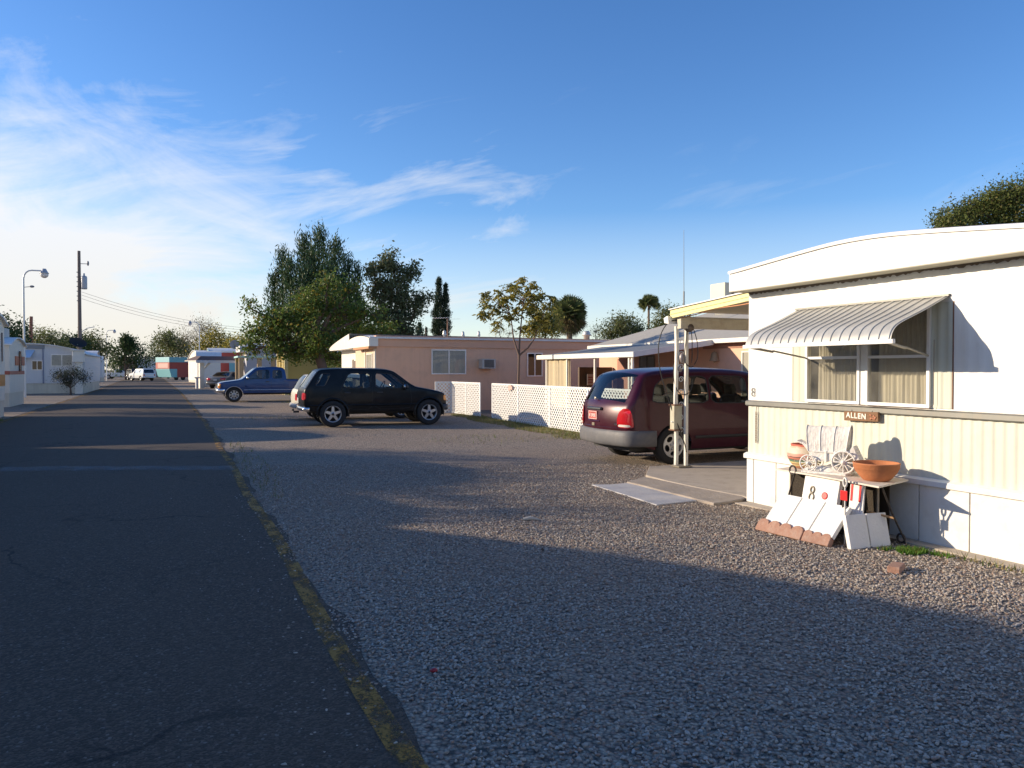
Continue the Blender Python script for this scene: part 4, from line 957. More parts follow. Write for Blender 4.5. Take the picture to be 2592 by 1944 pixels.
for bl, br, lab in (((5.735,5.245),(5.965,5.225),'grey looking upright paver with a sunlit left edge, beside the white row'), ((5.985,5.235),(6.205,5.205),'rightmost upright grey paver, next to the grass patch')):
    slab('upright_paver', lab, 'paver', bl, br, 14, .315, .05, PAVG, 'upright pavers right of the white row')
nb, a, d_, up, nrm = slab('number_board', 'white board with a rope numeral 8 and a round red reflector leaning on the table', 'sign board', (5.83,6.03), (5.845,5.59), 12, .57, .05, PAVW, z0=.02)
def onslab(a, d_, up, nrm, s, h, out=.004): return a + d_*s + up*h - nrm*out
g = MB()
for cz, r in ((.44,.032),(.365,.039)):
    c = onslab(a, d_, up, nrm, .125, cz, .007); g.tube([c + d_*r*.75*math.cos(k*.524) + up*r*math.sin(k*.524) for k in range(13)], .0075, 6)
g.build('numeral', pm('rope', (.30,.26,.18), .8, var=.3, scale=60), nb)
def disc(c, d_, up, r, nrm, th=.008):
    g = MB(); n = 24; g.loft([[c - nrm*h + d_*r*q*math.cos(2*math.pi*k/n) + up*r*q*math.sin(2*math.pi*k/n) for k in range(n)] for h, q in ((0,1),(th*.7,1),(th,.8))]); return g
disc(onslab(a, d_, up, nrm, .285, .40, 0), d_, up, .037, nrm).build('reflector', RED, nb)
nb2, a, d_, up, nrm = slab('narrow_board', 'narrow whitish board with two red reflector strips under the table edge', 'sign board', (5.95,5.49), (5.965,5.335), 6, .40, .02, PAVG, z0=.19)
for s_ in (.024, .114):
    g = MB(); c = onslab(a, d_, up, nrm, s_, .30, .004); g.hexa([c - d_*.011 - up*.085, c + d_*.011 - up*.085, c + d_*.011 - up*.085 + nrm*.004, c - d_*.011 - up*.085 + nrm*.004, c - d_*.011 + up*.075, c + d_*.011 + up*.075, c + d_*.011 + up*.075 + nrm*.004, c - d_*.011 + up*.075 + nrm*.004])
    g.build('reflector_strip', RED, nb2)
g = MB(); g.box((5.965,5.34,0),(6.04,5.47,.19)); tag(g.build('wood_block', pm('grey_wood', (.35,.30,.24), .9, var=.2), loc=(6.02,5.36,0), bevel=.006), 'grey wood block holding up the narrow reflector board', 'wood block')
# dark mesh crate under the table
cr = thing('mesh_crate', 'dark wire mesh crate standing under the table', 'crate', (6.26,5.85,0))
g = MB(); g.box((6.176,5.36,.03),(6.184,6.46,.555)); g.build('front_mesh', pm('dark_mesh', (.055,.042,.028), .8, var=.5, scale=60, bump=2, bscale=120), cr)
g = MB(); g.box((6.40,5.40,.02),(6.41,6.46,.555)); g.box((6.19,6.45,.02),(6.40,6.46,.555)); g.box((6.17,5.33,0),(6.42,6.47,.02)); g.build('back_panel', pm('crate_panel', (.055,.04,.028), .8, var=.2), cr)
g = MB(); g.tube([(6.17,6.47,.01),(6.17,6.47,.57)], .014, 6); g.tube([(6.17,5.33,.01),(6.17,5.33,.57)], .012, 6); g.tube([(6.17,6.47,.565),(6.17,5.33,.565)], .010, 6); g.build('frame', pm('crate_frame', (.38,.31,.22), .8, var=.2), cr)
g = MB(); M = Matrix.Rotation(R_(28), 3, 'Z'); g.obox((5.46,4.53,.028), (.20,.095,.058), M)
tag(g.build('loose_brick', BRICK, loc=(5.46,4.53,0), bevel=.006), 'single red brick lying on the gravel near the grass patch', 'brick')
# litter on the gravel
g = MB(); pr = random.Random(2); p = gnd(1342,1318); g.tube([p+Vector((-.07,.03,.015)), p+Vector((0,0,.03)), p+Vector((.09,-.05,.012))], [.02,.025,.008], 6)
tag(g.build('pale_stone', pm('pale_stone', (.6,.53,.42), .9), loc=p), 'pale curved piece of stone lying alone in the open gravel', 'stone')
g = MB(); p = gnd(1098,1702); g.ball(p+Vector((0,0,.012)), (.022,.016,.012)); tag(g.build('red_pebble', pm('red_scrap', (.35,.02,.03), .5), loc=p), 'small bright red scrap among the foreground pebbles', 'litter')
# ---------------------------------------------------------------- lattice fences
VINYL = pm('white_vinyl', (.80,.80,.77), .5, var=.03, dirt=(.55,.5,.42), dirtamt=.15)
def lattice(name, label, p0, p1, h, z0=.03, pitch=.098, group=None, cap=True, parent=None, wid=.060, posts=()):
    """diagonal strips both ways plus a frame, standing on the line p0-p1"""
    a, b = Vector((*p0, 0)), Vector((*p1, 0)); l = (b-a).length; d_ = (b-a)/l; nrm = Vector((-d_.y, d_.x, 0))
    root = parent or thing(name, label, 'fence', (a+b)/2, group=group); g = MB(); sl = 1.0
    def P(s, z, o): return a + d_*s + Vector((0,0,z)) + nrm*o
    for sgn, o in ((1, .004), (-1, -.004)):
        k = -h
        while k < l + h:
            # strip s = k + sgn*(z) clipped to 0..l
            pts = []
            z_lo, z_hi = 0.0, h
            s0, s1 = (k, k+h*sl) if sgn > 0 else (k+h*sl, k)
            def s_of(z): return s0 + (s1-s0)*z/h
            zs = [0, h]
            for lim in (0, l):
                if (s0-lim)*(s1-lim) < 0: zs.append((lim-s0)/(s1-s0)*h)
            zs = sorted(zs)
            for z1, z2 in zip(zs[:-1], zs[1:]):
                m_ = s_of((z1+z2)/2)
                if 0 <= m_ <= l and z2-z1 > .02:
                    w_ = wid/2*.707; A, B = (s_of(z1), z1), (s_of(z2), z2); t = Vector((B[0]-A[0], B[1]-A[1])).normalized(); q = Vector((-t.y, t.x))*w_
                    g.quad([P(A[0]-q.x, z0+A[1]-q.y, o), P(B[0]-q.x, z0+B[1]-q.y, o), P(B[0]+q.x, z0+B[1]+q.y, o), P(A[0]+q.x, z0+A[1]+q.y, o)])
            k += pitch*1.414
    g.build('lattice_panel', VINYL, root, recalc=False)
    rz = Matrix.Rotation(math.atan2(d_.y, d_.x), 3, 'Z')
    f = MB(); f.obox(P(l/2, z0+h-.018, 0), (l+.03, .030, .045), rz); f.build('rail', VINYL, root)
    f = MB(); f.obox(P(l/2, z0+.0, 0), (l, .026, .03), rz); f.build('rail', VINYL, root)
    for s_ in posts:
        f = MB(); f.obox(P(s_, (z0+h)/2, 0), (.075 if 0 < s_ < l else .06, .032, z0+h), rz); f.build('post', VINYL, root)
    return root
lattice('lattice_fence', 'long white lattice fence running behind the maroon minivan', (9.83,24.05), (9.72,15.2), 1.17, posts=(0.02, 2.2, 4.45, 6.7, 8.84))
fe = lattice('lattice_fence', 'short white lattice fence with a side return, in front of the pink home', (9.74,28.0), (9.86,25.25), 1.17, posts=(0.0, 1.45, 2.75))
lattice('x', '', (9.13,28.02), (9.72,28.0), 1.17, parent=fe, posts=(0.0,))
g = MB(); p = Vector((9.77,22.35,1.13)); g.box((9.745,22.20,1.03),(9.765,22.50,1.135)); g.ball((9.75,22.36,1.14),(.012,.10,.05)); g.ball((9.75,22.42,1.02),(.012,.06,.035))
fs = tag(g.build('fence_sign', pm('pale_red_sign', (.62,.42,.34), .7, var=.3, scale=18), loc=p), 'small faded reddish plaque fixed on the top of the long lattice fence', 'sign')
# ---------------------------------------------------------------- pink mobile home
PINK = pm('pink_siding', (.80,.485,.315), .7, var=.06, scale=1.2, streak=.10, groove=.20, gaxis=0, dirt=(.42,.27,.21), dirtamt=.25)
PINKE = pm('pink_end', (.66,.52,.36), .6, var=.05, groove=.30, gaxis=1)
PINKF = pm('pink_fascia', (.72,.44,.30), .65, var=.06)
WARMW = pm('warm_white', (.80,.76,.66), .55, var=.04, dirt=(.6,.52,.42), dirtamt=.2)
RUSTW = pm('rust_trim', (.50,.25,.12), .7, var=.2)
HGLASS2 = glassm('clear_glass', (.86,.87,.86), .02, .8, .10)
def glazed(parent, face, c, w_, h, fmat=ALU, split=0, curtain=None, t=.045, tint=None, dark=True):
    """window on a wall: face '-y' or '-x' or '+x'; c = centre on the wall plane"""
    c = Vector(c)
    ax, nr_ = {'-y': (Vector((1,0,0)), Vector((0,-1,0))), '-x': (Vector((0,-1,0)), Vector((-1,0,0))), '+x': (Vector((0,1,0)), Vector((1,0,0)))}[face]
    def P(s, z, o): return c + ax*s + Vector((0,0,z)) + nr_*o
    def bx(g, s0, s1, z0, z1, o0, o1):
        g.hexa([P(s0,z0,o1),P(s1,z0,o1),P(s1,z0,o0),P(s0,z0,o0),P(s0,z1,o1),P(s1,z1,o1),P(s1,z1,o0),P(s0,z1,o0)])
    g = MB(); W, H = w_/2, h/2
    bx(g,-W,-W+t,-H,H,0.002,.035); bx(g,W-t,W,-H,H,.002,.035); bx(g,-W+t,W-t,-H,-H+t,.002,.035); bx(g,-W+t,W-t,H-t,H,.002,.035)
    for k in range(split): s_ = -W + w_*(k+1)/(split+1); bx(g, s_-t/2, s_+t/2, -H+t, H-t, .002, .03)
    f = g.build('window', fmat, parent)
    g = MB(); g.quad([P(-W+t,-H+t,.016),P(W-t,-H+t,.016),P(W-t,H-t,.016),P(-W+t,H-t,.016)]); g.build('pane', HGLASS2 if curtain else glassm('dark_glass', (.25,.27,.28), .03, 1.6), f, recalc=False)
    g = MB(); n = 24
    if curtain:
        g.loft([[P(-W+t+(w_-2*t)*i/n, -H+t, .007+.003*math.sin(i*1.9)), P(-W+t+(w_-2*t)*i/n, H-t, .007+.003*math.sin(i*1.9))] for i in range(n+1)], closed=False, caps=False); g.build('curtain', curtain, f, recalc=False)
    else:
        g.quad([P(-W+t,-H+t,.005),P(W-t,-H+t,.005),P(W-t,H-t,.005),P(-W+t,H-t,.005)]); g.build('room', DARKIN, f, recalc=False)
    return f
BLIND = pm('grey_blind', (.74,.76,.71), .6, var=.08, scale=2); PALECURT = pm('pale_curtain', (.62,.58,.50), .9, var=.12, scale=5)
PX, PY = 7.16, 29.4
pink = thing('pink_mobile_home', 'long pink mobile home with a white bowed roof end behind the black SUV', 'mobile home', (12.5, 31.4, 0))
def proof(x): return 3.03 - .012*(x-PX)
g = MB(); g.box((PX, PY, 0), (PX+15, PY+3.6, 2.98)); g.build('wall', PINK, pink)
g = MB(); g.box((PX-.008, PY+.002, 0), (PX, PY+3.6, 2.55)); g.build('end_wall', PINKE, pink)
g = MB()   # deep pink band under the roof with a lip
g.hexa([(PX-.02,PY-.05,2.56),(PX+15,PY-.05,2.50),(PX+15,PY,2.50),(PX-.02,PY,2.56),(PX-.02,PY-.10,2.98),(PX+15,PY-.10,2.88),(PX+15,PY,2.88),(PX-.02,PY,2.98)]); g.build('fascia', PINKF, pink)
g = MB(); ysB = [PY-.16 + i*(3.9/20) for i in range(21)]
def parc(y): t = (y-(PY+1.8))/1.95; return 2.90 + .13*(1-t*t)
g.loft([[(PX-.30, y, parc(y)), (PX+.1, y, parc(y)+.02), (PX+15.1, y, parc(y)-.10)] for y in ysB], closed=False, caps=False)
g.box((PX-.28,PY-.17,2.86),(PX+15.1,PY-.11,2.93)); g.build('roof', pm('white_roof', (.74,.74,.72), .6, var=.08, scale=2, dirt=(.4,.38,.36), dirtamt=.35), pink, recalc=False)
g = MB(); g.loft([[(PX-.305, y, 2.56), (PX-.31, y, parc(y)-.02)] for y in ysB], closed=False, caps=False, sm=False); g.loft([[(PX-.305, PY-.16, 2.56), (PX-.31, PY-.16, parc(PY-.16)-.02)],[(PX+.05, PY-.16, 2.56), (PX+.05, PY-.16, parc(PY-.16)-.02)]], closed=False, caps=False); g.build('bowed_end', WARMW, pink, recalc=False)
g = MB(); g.box((PX-.32,PY-.12,2.47),(PX,PY+2.6,2.555)); g.build('eave_board', RUSTW, pink)
glazed(pink, '-x', (PX-.01, PY+.98, 1.62), .95, 1.35, ALU, 0, PALECURT)
for y in (PY+.06, PY+.28, PY+1.75):
    g = MB(); g.box((PX-.04,y-.05,.1),(PX-.009,y+.05,2.47)); g.build('corner_board', WARMW, pink)
glazed(pink, '-y', (10.13, PY, 1.97), 1.47, 1.0, ALU, 1, BLIND)
glazed(pink, '-y', (13.95, PY, 1.87), .72, 1.0, ALU, 1, None)
ac = thing('window_air_conditioner', 'boxy window air conditioner jutting from the pink wall', 'air conditioner', (11.72, PY-.2, 1.85))
g = MB(); g.box((11.42,PY-.42,1.70),(12.00,PY+.02,2.09)); g.build('casing', pm('ac_casing', (.50,.50,.47), .5, .2, var=.08, dirt=(.4,.3,.2), dirtamt=.3), ac, bevel=.012)
g = MB()
for i in range(9): g.box((11.50,PY-.432,1.75+i*.034),(11.92,PY-.422,1.772+i*.034))
g.build('grille', pm('ac_grille', (.20,.19,.17), .6), ac)
g = MB(); g.box((11.50,PY-.424,1.745),(11.92,PY-.4205,2.06)); g.build('coil', DARKIN, ac)
# white annex / second roof end to the left of the pink end
anx = thing('white_mobile_home', 'white home end with dark doorway just left of the pink home under the tree', 'mobile home', (7.6, 36, 0))
g = MB(); g.box((PX+.25,PY+3.75,0),(PX+12,PY+7.9,2.62)); g.build('wall', WARMW, anx)
g = MB(); g.loft([[(PX-.25, PY+3.65+4.6*i/14, 2.58), (PX-.28, PY+3.65+4.6*i/14, 2.64+.55*(1-i/14)**.7)] for i in range(15)], closed=False, caps=False, sm=False); g.build('fascia', WARMW, anx, recalc=False)
g = MB(); g.loft([[(PX-.28, PY+3.65+4.6*i/14, 2.645+.55*(1-i/14)**.7), (PX+12, PY+3.65+4.6*i/14, 2.60+.55*(1-i/14)**.7)] for i in range(15)], closed=False, caps=False); g.box((PX-.26,PY+3.66,2.56),(PX+.3,PY+8.2,2.585)); g.build('roof', MATS['white_roof'], anx, recalc=False)
g = MB(); g.box((PX+.20,PY+4.35,.3),(PX+.249,PY+5.15,2.05)); g.build('door', pm('brown_door', (.16,.12,.09), .6, var=.1), anx)
g = MB(); g.box((PX+.18,PY+4.20,.3),(PX+.248,PY+4.33,2.12)); g.box((PX+.18,PY+5.17,.3),(PX+.248,PY+5.30,2.12)); g.build('door_frame', WARMW, anx)
# roof fittings
def vent(name, label, u, v, d, r, h, cat='roof vent'):
    p = at(u, v, d); g = MB(); g.lathe([(.001,-h),(r*.8,-h),(r*.8,-h*.1),(r*1.25,0),(r*1.25,.05),(r*.9,.09),(r*1.1,.13),(r*.5,.20),(.001,.21)], p, 'z', 14)
    return tag(g.build(name, pm('galvanised', (.50,.50,.47), .45, .5, var=.1), loc=p - Vector((0,0,h))), label, cat)
vent('roof_turbine', 'round galvanised vent cowl on the pink roof left of the shingle roof', 1485, 849, 35.2, .17, .40)
vent('roof_vent', 'small white pipe vent on the pink roof under the cypress spires', 1125, 848, 32.2, .07, .14)
vent('roof_vent', 'low pipe vent near the middle of the pink roof left of the young tree', 1172, 851, 32.6, .06, .14)
vent('roof_vent', 'bent white pipe vent right of the middle of the pink roof', 1212, 850, 32.8, .055, .14)
an = thing('tv_antenna', 'flat bare metal television antenna on a mast over the pink roof', 'antenna', at(1133, 842, 31.8) - Vector((0,0,.3)))
g = MB(); p = at(1133, 808, 31.8); g.tube([at(1133, 842, 31.8) - Vector((0,0,.3)), p], .028, 6); g.build('mast', pm('rusty_mast', (.22,.13,.09), .7, .3), an)
g = MB(); bm_ = [p + Vector((-.62,0,.03)), p + Vector((.05,0,.06))]; g.tube(bm_, .016, 5)
for i in range(7): c = bm_[0].lerp(bm_[1], i/6); w_ = .5-.04*i; g.tube([c + Vector((-.25*w_,-w_,0)), c + Vector((.25*w_,w_,0))], .008, 4)
g.tube([p, p + Vector((.62,.2,.04))], .005, 4); g.build('array', pm('antenna_metal', (.55,.54,.50), .4, .6), an)
# ---------------------------------------------------------------- pink house with hip roof and porch
SALMON = pm('salmon_wall', (.76,.46,.32), .75, var=.05, scale=1.2, dirt=(.5,.3,.22), dirtamt=.2, groove=1.2, gaxis=1)
SHING = pm('grey_shingle', (.36,.345,.31), .9, var=.14, scale=7, bump=.8, bscale=12, groove=.16, gaxis=0)
h2 = thing('pink_house', 'salmon pink house with grey shingle hip roof and white porch behind the minivan', 'house', (18, 20, 0))
HX, HY0, HY1 = 15.05, 14.0, 25.9
g = MB(); g.box((HX, HY0, 0), (HX+8, HY1, 2.53)); g.build('wall', SALMON, h2)
e = 14.72; g = MB(); rx, rz_ = 4.1, 1.50
ry1 = HY1 + .3 - 4.1; ry0 = HY0 - .3 + 4.1
A = (e, HY1+.3, 2.56); B = (e, HY0-.3, 2.56); A2 = (e+8.2, HY1+.3, 2.56); B2 = (e+8.2, HY0-.3, 2.56); R1 = (e+4.1, ry1, 2.56+rz_); R0 = (e+4.1, ry0, 2.56+rz_)
g.add([A,B,R0,R1], [(0,1,2,3)]); g.add([A2,A,R1], [(0,1,2)]); g.add([A2,B2,R0,R1], [(0,1,2,3)]); g.add([B,B2,R0], [(0,1,2)]); g.build('roof', SHING, h2, recalc=False)
g = MB(); g.box((e-.02,HY0-.32,2.45),(e+.02,HY1+.32,2.575)); g.box((e+.02,HY1+.30,2.45),(e+8.2,HY1+.34,2.575)); g.build('fascia', WARMW, h2)
g = MB(); g.box((e+.02,HY0-.3,2.44),(HX,HY1+.3,2.455)); g.build('soffit', pm('pink_soffit', (.45,.25,.17), .7), h2)
g = MB(); g.box((HX-.03,HY0,2.30),(HX-.002,19.5,2.44)); g.build('frieze_board', pm('frieze', (.40,.21,.15), .8), h2)
glazed(h2, '-x', (HX, 17.35, 1.45), .75, 1.5, WARMW, 1, PALECURT)
glazed(h2, '-x', (HX, 22.6, 1.55), .95, 1.2, pm('weathered_frame', (.20,.19,.16), .6), 1, PALECURT)
g = MB(); g.box((HX-.05,23.6,0),(HX-.002,24.5,2.05)); g.build('door', pm('salmon_door', (.40,.19,.13), .6, var=.1), h2)
# porch
pz0, pz1, py0, py1, pxo = 2.10, 2.52, 18.7, 25.0, 12.0
g = MB(); g.hexa([(pxo,py0,pz0),(HX-.3,py0,pz1-.06),(HX-.3,py1,pz1-.06),(pxo,py1,pz0),(pxo,py0,pz0+.05),(HX-.3,py0,pz1),(HX-.3,py1,pz1),(pxo,py1,pz0+.05)]); g.build('porch_roof', pm('porch_roof', (.20,.21,.21), .7, var=.12, scale=3), h2)
g = MB(); g.box((pxo-.06,py0-.02,pz0-.08),(pxo-.003,py1+.02,pz0+.075)); g.build('porch_gutter', WARMW, h2, bevel=.01)
g = MB(); g.hexa([(pxo-.06,py0-.06,pz0-.08),(HX-.3,py0-.06,pz1-.12),(HX-.3,py0-.022,pz1-.12),(pxo-.06,py0-.022,pz0-.08),(pxo-.06,py0-.06,pz0+.075),(HX-.3,py0-.06,pz1+.04),(HX-.3,py0-.022,pz1+.04),(pxo-.06,py0-.022,pz0+.075)]); g.build('porch_side_fascia', pm('grey_fascia', (.62,.61,.60), .5), h2)
for y in (18.85, 19.02, 21.0, 22.85, 24.4):
    g = MB(); g.box((pxo+.02,y-.03,0),(pxo+.08,y+.03,pz0-.02)); g.build('porch_post', WARMW, h2)
for i in range(10):
    g = MB(); z = .3+i*.18; g.tube([(pxo+.05, 18.88+.12*k/6, z + .05*math.sin(k*1.05)) for k in range(7)], .009, 5); g.build('porch_scroll', WARMW, h2)
g = MB(); n = 40; g.loft([[(pxo+.11+.03*math.sin(i*.7), 22.72+1.85*i/n + (.0 if i else 0), .35), (pxo+.10+.02*math.sin(i*.7+.5), 22.75+1.82*i/n, 2.04)] for i in range(n+1)], closed=False, caps=False)
sc_ = tag(g.build('shade_cloth', pm('tan_canvas', (.52,.43,.28), .9, var=.08, scale=3), loc=(pxo+.1,23.6,.35), recalc=False), 'tan canvas shade curtain hanging from the left end of the porch', 'curtain')
g = MB(); g.box((13.6,24.85,0),(15.0,24.95,1.75)); tag(g.build('board_screen', pm('brown_boards', (.15,.105,.075), .8, var=.2, groove=.14, gaxis=0), loc=(14.3,24.9,0)), 'dark brown board screen standing in the shaded porch', 'screen')
g = MB(); g.box((13.85,24.70,1.10),(14.12,24.72,1.50)); ns = g.build('notice_sign', pm('notice_white', (.55,.48,.46), .6), loc=(13.98,24.71,1.1)); tag(ns, 'small white notice with red writing hung inside the porch', 'sign')
g = MB()
for k in range(3): g.box((13.89,24.692,1.36-k*.09),(14.08,24.699,1.40-k*.09))
g.build('writing', pm('notice_red', (.35,.10,.10), .7), ns)
# bell ornament
g = MB(); bp = Vector((HX-.10, 18.85, 1.92)); g.lathe([(.155,0),(.16,.016),(.13,.04),(.11,.125),(.10,.21),(.07,.26),(.024,.28),(.016,.31),(.001,.32)], bp, 'z', 20); g.ball(bp+Vector((0,0,-.01)),(.03,.03,.04))
tag(g.build('bell_ornament', pm('bell_clay', (.36,.28,.19), .8, var=.15, scale=14, bump=.5), loc=bp), 'brown bell ornament hanging on the sunlit salmon wall', 'bell')
g = MB(); q = at(1833, 738, 27); g.box((q.x-.25,q.y-.35,q.z-.42),(q.x+.6,q.y+.45,q.z+.28)); ec = g.build('evaporative_cooler', pm('cream_cooler', (.72,.66,.50), .6, var=.05), loc=(q.x,q.y,q.z-.4), bevel=.02); tag(ec, 'cream box cooler on the shingle roof behind the yellow fascia', 'cooler')
g = MB(); g.tube([(q.x+.1,q.y-.4,q.z-.35),(q.x+.05,q.y-.38,q.z+.1)], .03, 6); g.build('pipe', pm('dark_pipe', (.12,.10,.09), .6), ec)
g = MB(); g.box((q.x-.15,q.y-.25,q.z-1.3),(q.x+.45,q.y+.3,q.z-.42)); g.build('stand', TRIM, ec)
wa = at(1731, 775, 26); wt = at(1731, 582, 26); g = MB(); g.tube([wa-Vector((0,0,.6)), wa+Vector((0,0,.5))], .028, 6); g.tube([wa+Vector((0,0,.5)), wt], [.012,.006], 5)
tag(g.build('whip_antenna', pm('antenna_grey', (.22,.22,.22), .5, .4), loc=wa-Vector((0,0,.6))), 'tall thin whip antenna rising above the shingle roof', 'antenna')

# ---------------------------------------------------------------- homes in general (left side of the road, far away, and beyond the frame)
def mhome(label, x0, x1, y0, y1, ze=2.55, zp=2.95, wall=None, roof=None, skirt=None, zsk=.62, stripes=(), windows=(), name='mobile_home', group=None, cat='mobile home', bow=True, over=.12, panels=None):
    r = thing(name, label, cat, ((x0+x1)/2, (y0+y1)/2, 0), group=group); wall = wall or WARMW
    n = 14; ym = (y0+y1)/2; hw = (y1-y0)/2
    def zr(y): t = (y-ym)/(hw+over); return ze + (zp-ze)*(1-t*t)
    ring = [(y0+.02, zsk-.04)] + [(y0+(y1-y0)*i/n, zr(y0+(y1-y0)*i/n)-.03) for i in range(n+1)] + [(y1-.02, zsk-.04)]
    g = MB(); g.prism(ring, 'x', x0, x1); g.build('wall', wall, r)
    g = MB(); ys_ = [y0-over + (y1-y0+2*over)*i/n for i in range(n+1)]
    rg_ = [(y, zr(max(y0-over, min(y1+over, y)))) for y in ys_]; g.prism(rg_ + [(y, z-.06) for y, z in reversed(rg_)], 'x', x0-over, x1+over); g.build('roof', roof or MATS['white_roof'], r)
    g = MB(); g.box((x0+.03, y0+.03, 0), (x1-.03, y1-.03, zsk)); g.build('skirting', skirt or pm('ribbed_skirting', (.60,.56,.46), .5, var=.12, scale=1.5, streak=.4, groove=.25, gaxis=0), r)
    for z0, z1, mt in stripes:
        g = MB(); o = .012
        g.box((x0-o, y0-o, z0), (x1+o, y0, z1)); g.box((x1, y0, z0), (x1+o, y1, z1)); g.box((x0-o, y0, z0), (x0, y1, z1)); g.build('stripe', mt, r)
    for f, c, w_, h, sp_, cu in windows: glazed(r, f, c, w_, h, ALU, sp_, cu)
    return r
ORNG = pm('orange_stripe', (.52,.22,.05), .5, var=.05); REDS = pm('red_stripe', (.36,.09,.06), .5, var=.05); BRST = pm('brown_stripe', (.16,.08,.06), .6)
GREYW = pm('grey_white', (.66,.66,.66), .5, var=.04, streak=.15); CRW = pm('cream_white', (.70,.66,.57), .5, var=.04, streak=.2)
# visible left row
a = mhome('cream mobile home with orange stripes cut off at the left edge', -19, -5.5, 28.75, 32.3, 3.25, 3.6, CRW, None, None, .62, ((1.09,1.49,ORNG),))
g = MB(); g.box((-5.485,31.75,1.95),(-5.47,31.85,2.95)); g.build('dark_trim', BRST, a)
q = mhome('cream mobile home with a red stripe and small orange shutter beside it', -19, -6.65, 40.1, 43.8, 2.80, 3.15, CRW, None, None, .66, ((1.44,1.60,REDS),))
g = MB(); g.box((-6.645,41.4,1.86),(-6.62,43.78,2.28)); g.build('shutter', pm('orange_shutter', (.45,.14,.07), .6), q); glazed(q, '+x', (-6.62, 42.5, 2.05), .35, .95, BRST, 0, None)
g = MB(); g.box((-8.6,40.9,3.0),(-7.0,42.3,3.55)); g.build('roof_box', pm('roof_box_grey', (.45,.45,.43), .6), q)
w3 = thing('mobile_home', 'white bow roofed mobile home with blue awning and wide window by the desert shrub', 'mobile home', (-10, 66, 0))
def w3z(x): t = (x+11.0)/5.35; return 3.50 - .62*abs(t)**4 - .10*t*t
xs3 = [-16.3 + i*(16.3-5.72)/24 for i in range(25)]
g = MB(); g.prism([(-16.25,.70)] + [(x, w3z(x)-.04) for x in xs3] + [(-5.75,.70)], 'y', 61.8, 74); g.build('wall', GREYW, w3)
g = MB(); rg_ = [(x, w3z(x)) for x in [-16.4]+xs3+[-5.60]]; g.prism(rg_ + [(x, z-.07) for x, z in reversed(rg_)], 'y', 61.65, 74.1); g.build('roof', MATS['white_roof'], w3)
g = MB(); g.box((-16.2,61.85,0),(-5.78,73.9,.74)); g.build('skirting', pm('patchy_skirting', (.58,.55,.45), .5, var=.5, scale=.55, streak=.4, groove=.3, gaxis=0), w3)
glazed(w3, '-y', (-8.62, 61.8, 1.95), .66, .66, ALU, 1, None); glazed(w3, '-y', (-7.14, 61.8, 2.30), 1.32, .82, ALU, 1, BLIND)
g = MB(); g.hexa([(-10.4,61.2,2.46),(-8.95,61.2,2.46),(-8.75,61.8,2.98),(-10.4,61.8,2.98),(-10.4,61.2,2.50),(-8.95,61.2,2.50),(-8.75,61.8,3.02),(-10.4,61.8,3.02)]); g.build('awning', pm('blue_awning', (.45,.58,.74), .5), w3)
g = MB(); g.box((-10.4,61.72,3.09),(-8.18,61.79,3.34)); g.build('dark_band', pm('grey_band', (.25,.26,.27), .6), w3); g = MB(); g.box((-8.29,61.74,.70),(-8.24,61.79,3.3)); g.build('downpipe', pm('blue_pipe', (.16,.20,.32), .6), w3)
w4 = mhome('pinkish white mobile home with an orange stripe farther along on the left', -24, -6.9, 84, 87.8, 2.9, 3.5, pm('pink_white', (.62,.56,.53), .6, var=.05), None, None, .6, ((1.15,1.75,pm('amber_stripe', (.55,.30,.06), .5)),), (('-y', (-7.6, 83.97, 2.3), .7, 1.3, 0, PALECURT),))
mhome('plain white mobile home with a small awning behind the far white pickup', -26, -8.9, 118, 122, 3.0, 3.6, GREYW, None, None, .6, (), (('-y', (-10.5, 117.97, 2.1), 1.2, 1.0, 0, None),))
# homes nearer than the picture's left edge (their shade lies over the foreground)
mhome('white bow roofed mobile home at the road edge, left of the camera', -19, -5.35, 5.6, 12.1, 2.42, 3.42, GREYW, None, None, .6)
sh = mhome('added grey shed out of view, blocking low sun between two left hand homes', -9.5, -5.5, 12.25, 14.6, 2.48, 2.70, pm('shed_grey', (.35,.36,.36), .7), None, None, .1, name='added_shed', cat='shed')  # unseen shed put in to close the gap and keep the road dark
mhome('cream mobile home next to the grey shed on the left', -19, -5.4, 14.75, 20.3, 2.5, 3.3, CRW, None, None, .6)
mhome('white mobile home with a bowed roof beyond the cream one, out of the picture', -19, -5.6, 23.0, 26.8, 2.45, 3.05, GREYW, None, None, .6)
mhome('white mobile home behind the camera on the left', -19, -5.4, -4.5, 2.5, 2.5, 3.3, GREYW, None, None, .6)
# ---------------------------------------------------------------- right side, beyond the pink home
YELW = pm('yellow_siding', (.56,.44,.15), .7, var=.08, scale=1.5, groove=.14, gaxis=2); YELE = pm('yellow_trim', (.72,.62,.32), .6)
yh = mhome('yellow clapboard mobile home behind the leafy tree', 6.85, 18, 52.0, 56.2, 2.85, 3.1, YELW, None, YELW, .5, ())
for y in (52.05, 53.0, 54.6, 55.9):
    g = MB(); g.box((6.60,y-.12,0),(6.84,y+.12,2.8)); g.build('porch_post', YELE, yh)
glazed(yh, '-x', (6.845, 53.7, 1.6), .8, 1.2, YELE, 1, PALECURT)
wh = mhome('pale grey mobile home with a rounded white roof end behind the yellow home', 5.9, 22, 72, 76, 3.55, 4.05, pm('lilac_grey', (.55,.54,.58), .6, var=.04), MATS['white_roof'], None, .6, ())
g = MB(); g.box((5.3,71.4,3.2),(5.9,76.2,3.75)); g.build('overhang', WHITE2, wh, bevel=.05)
dsh = thing('satellite_dish', 'grey round satellite dish on the pale grey home roof', 'satellite dish', at(594, 874, 72) - Vector((0,0,.4)))
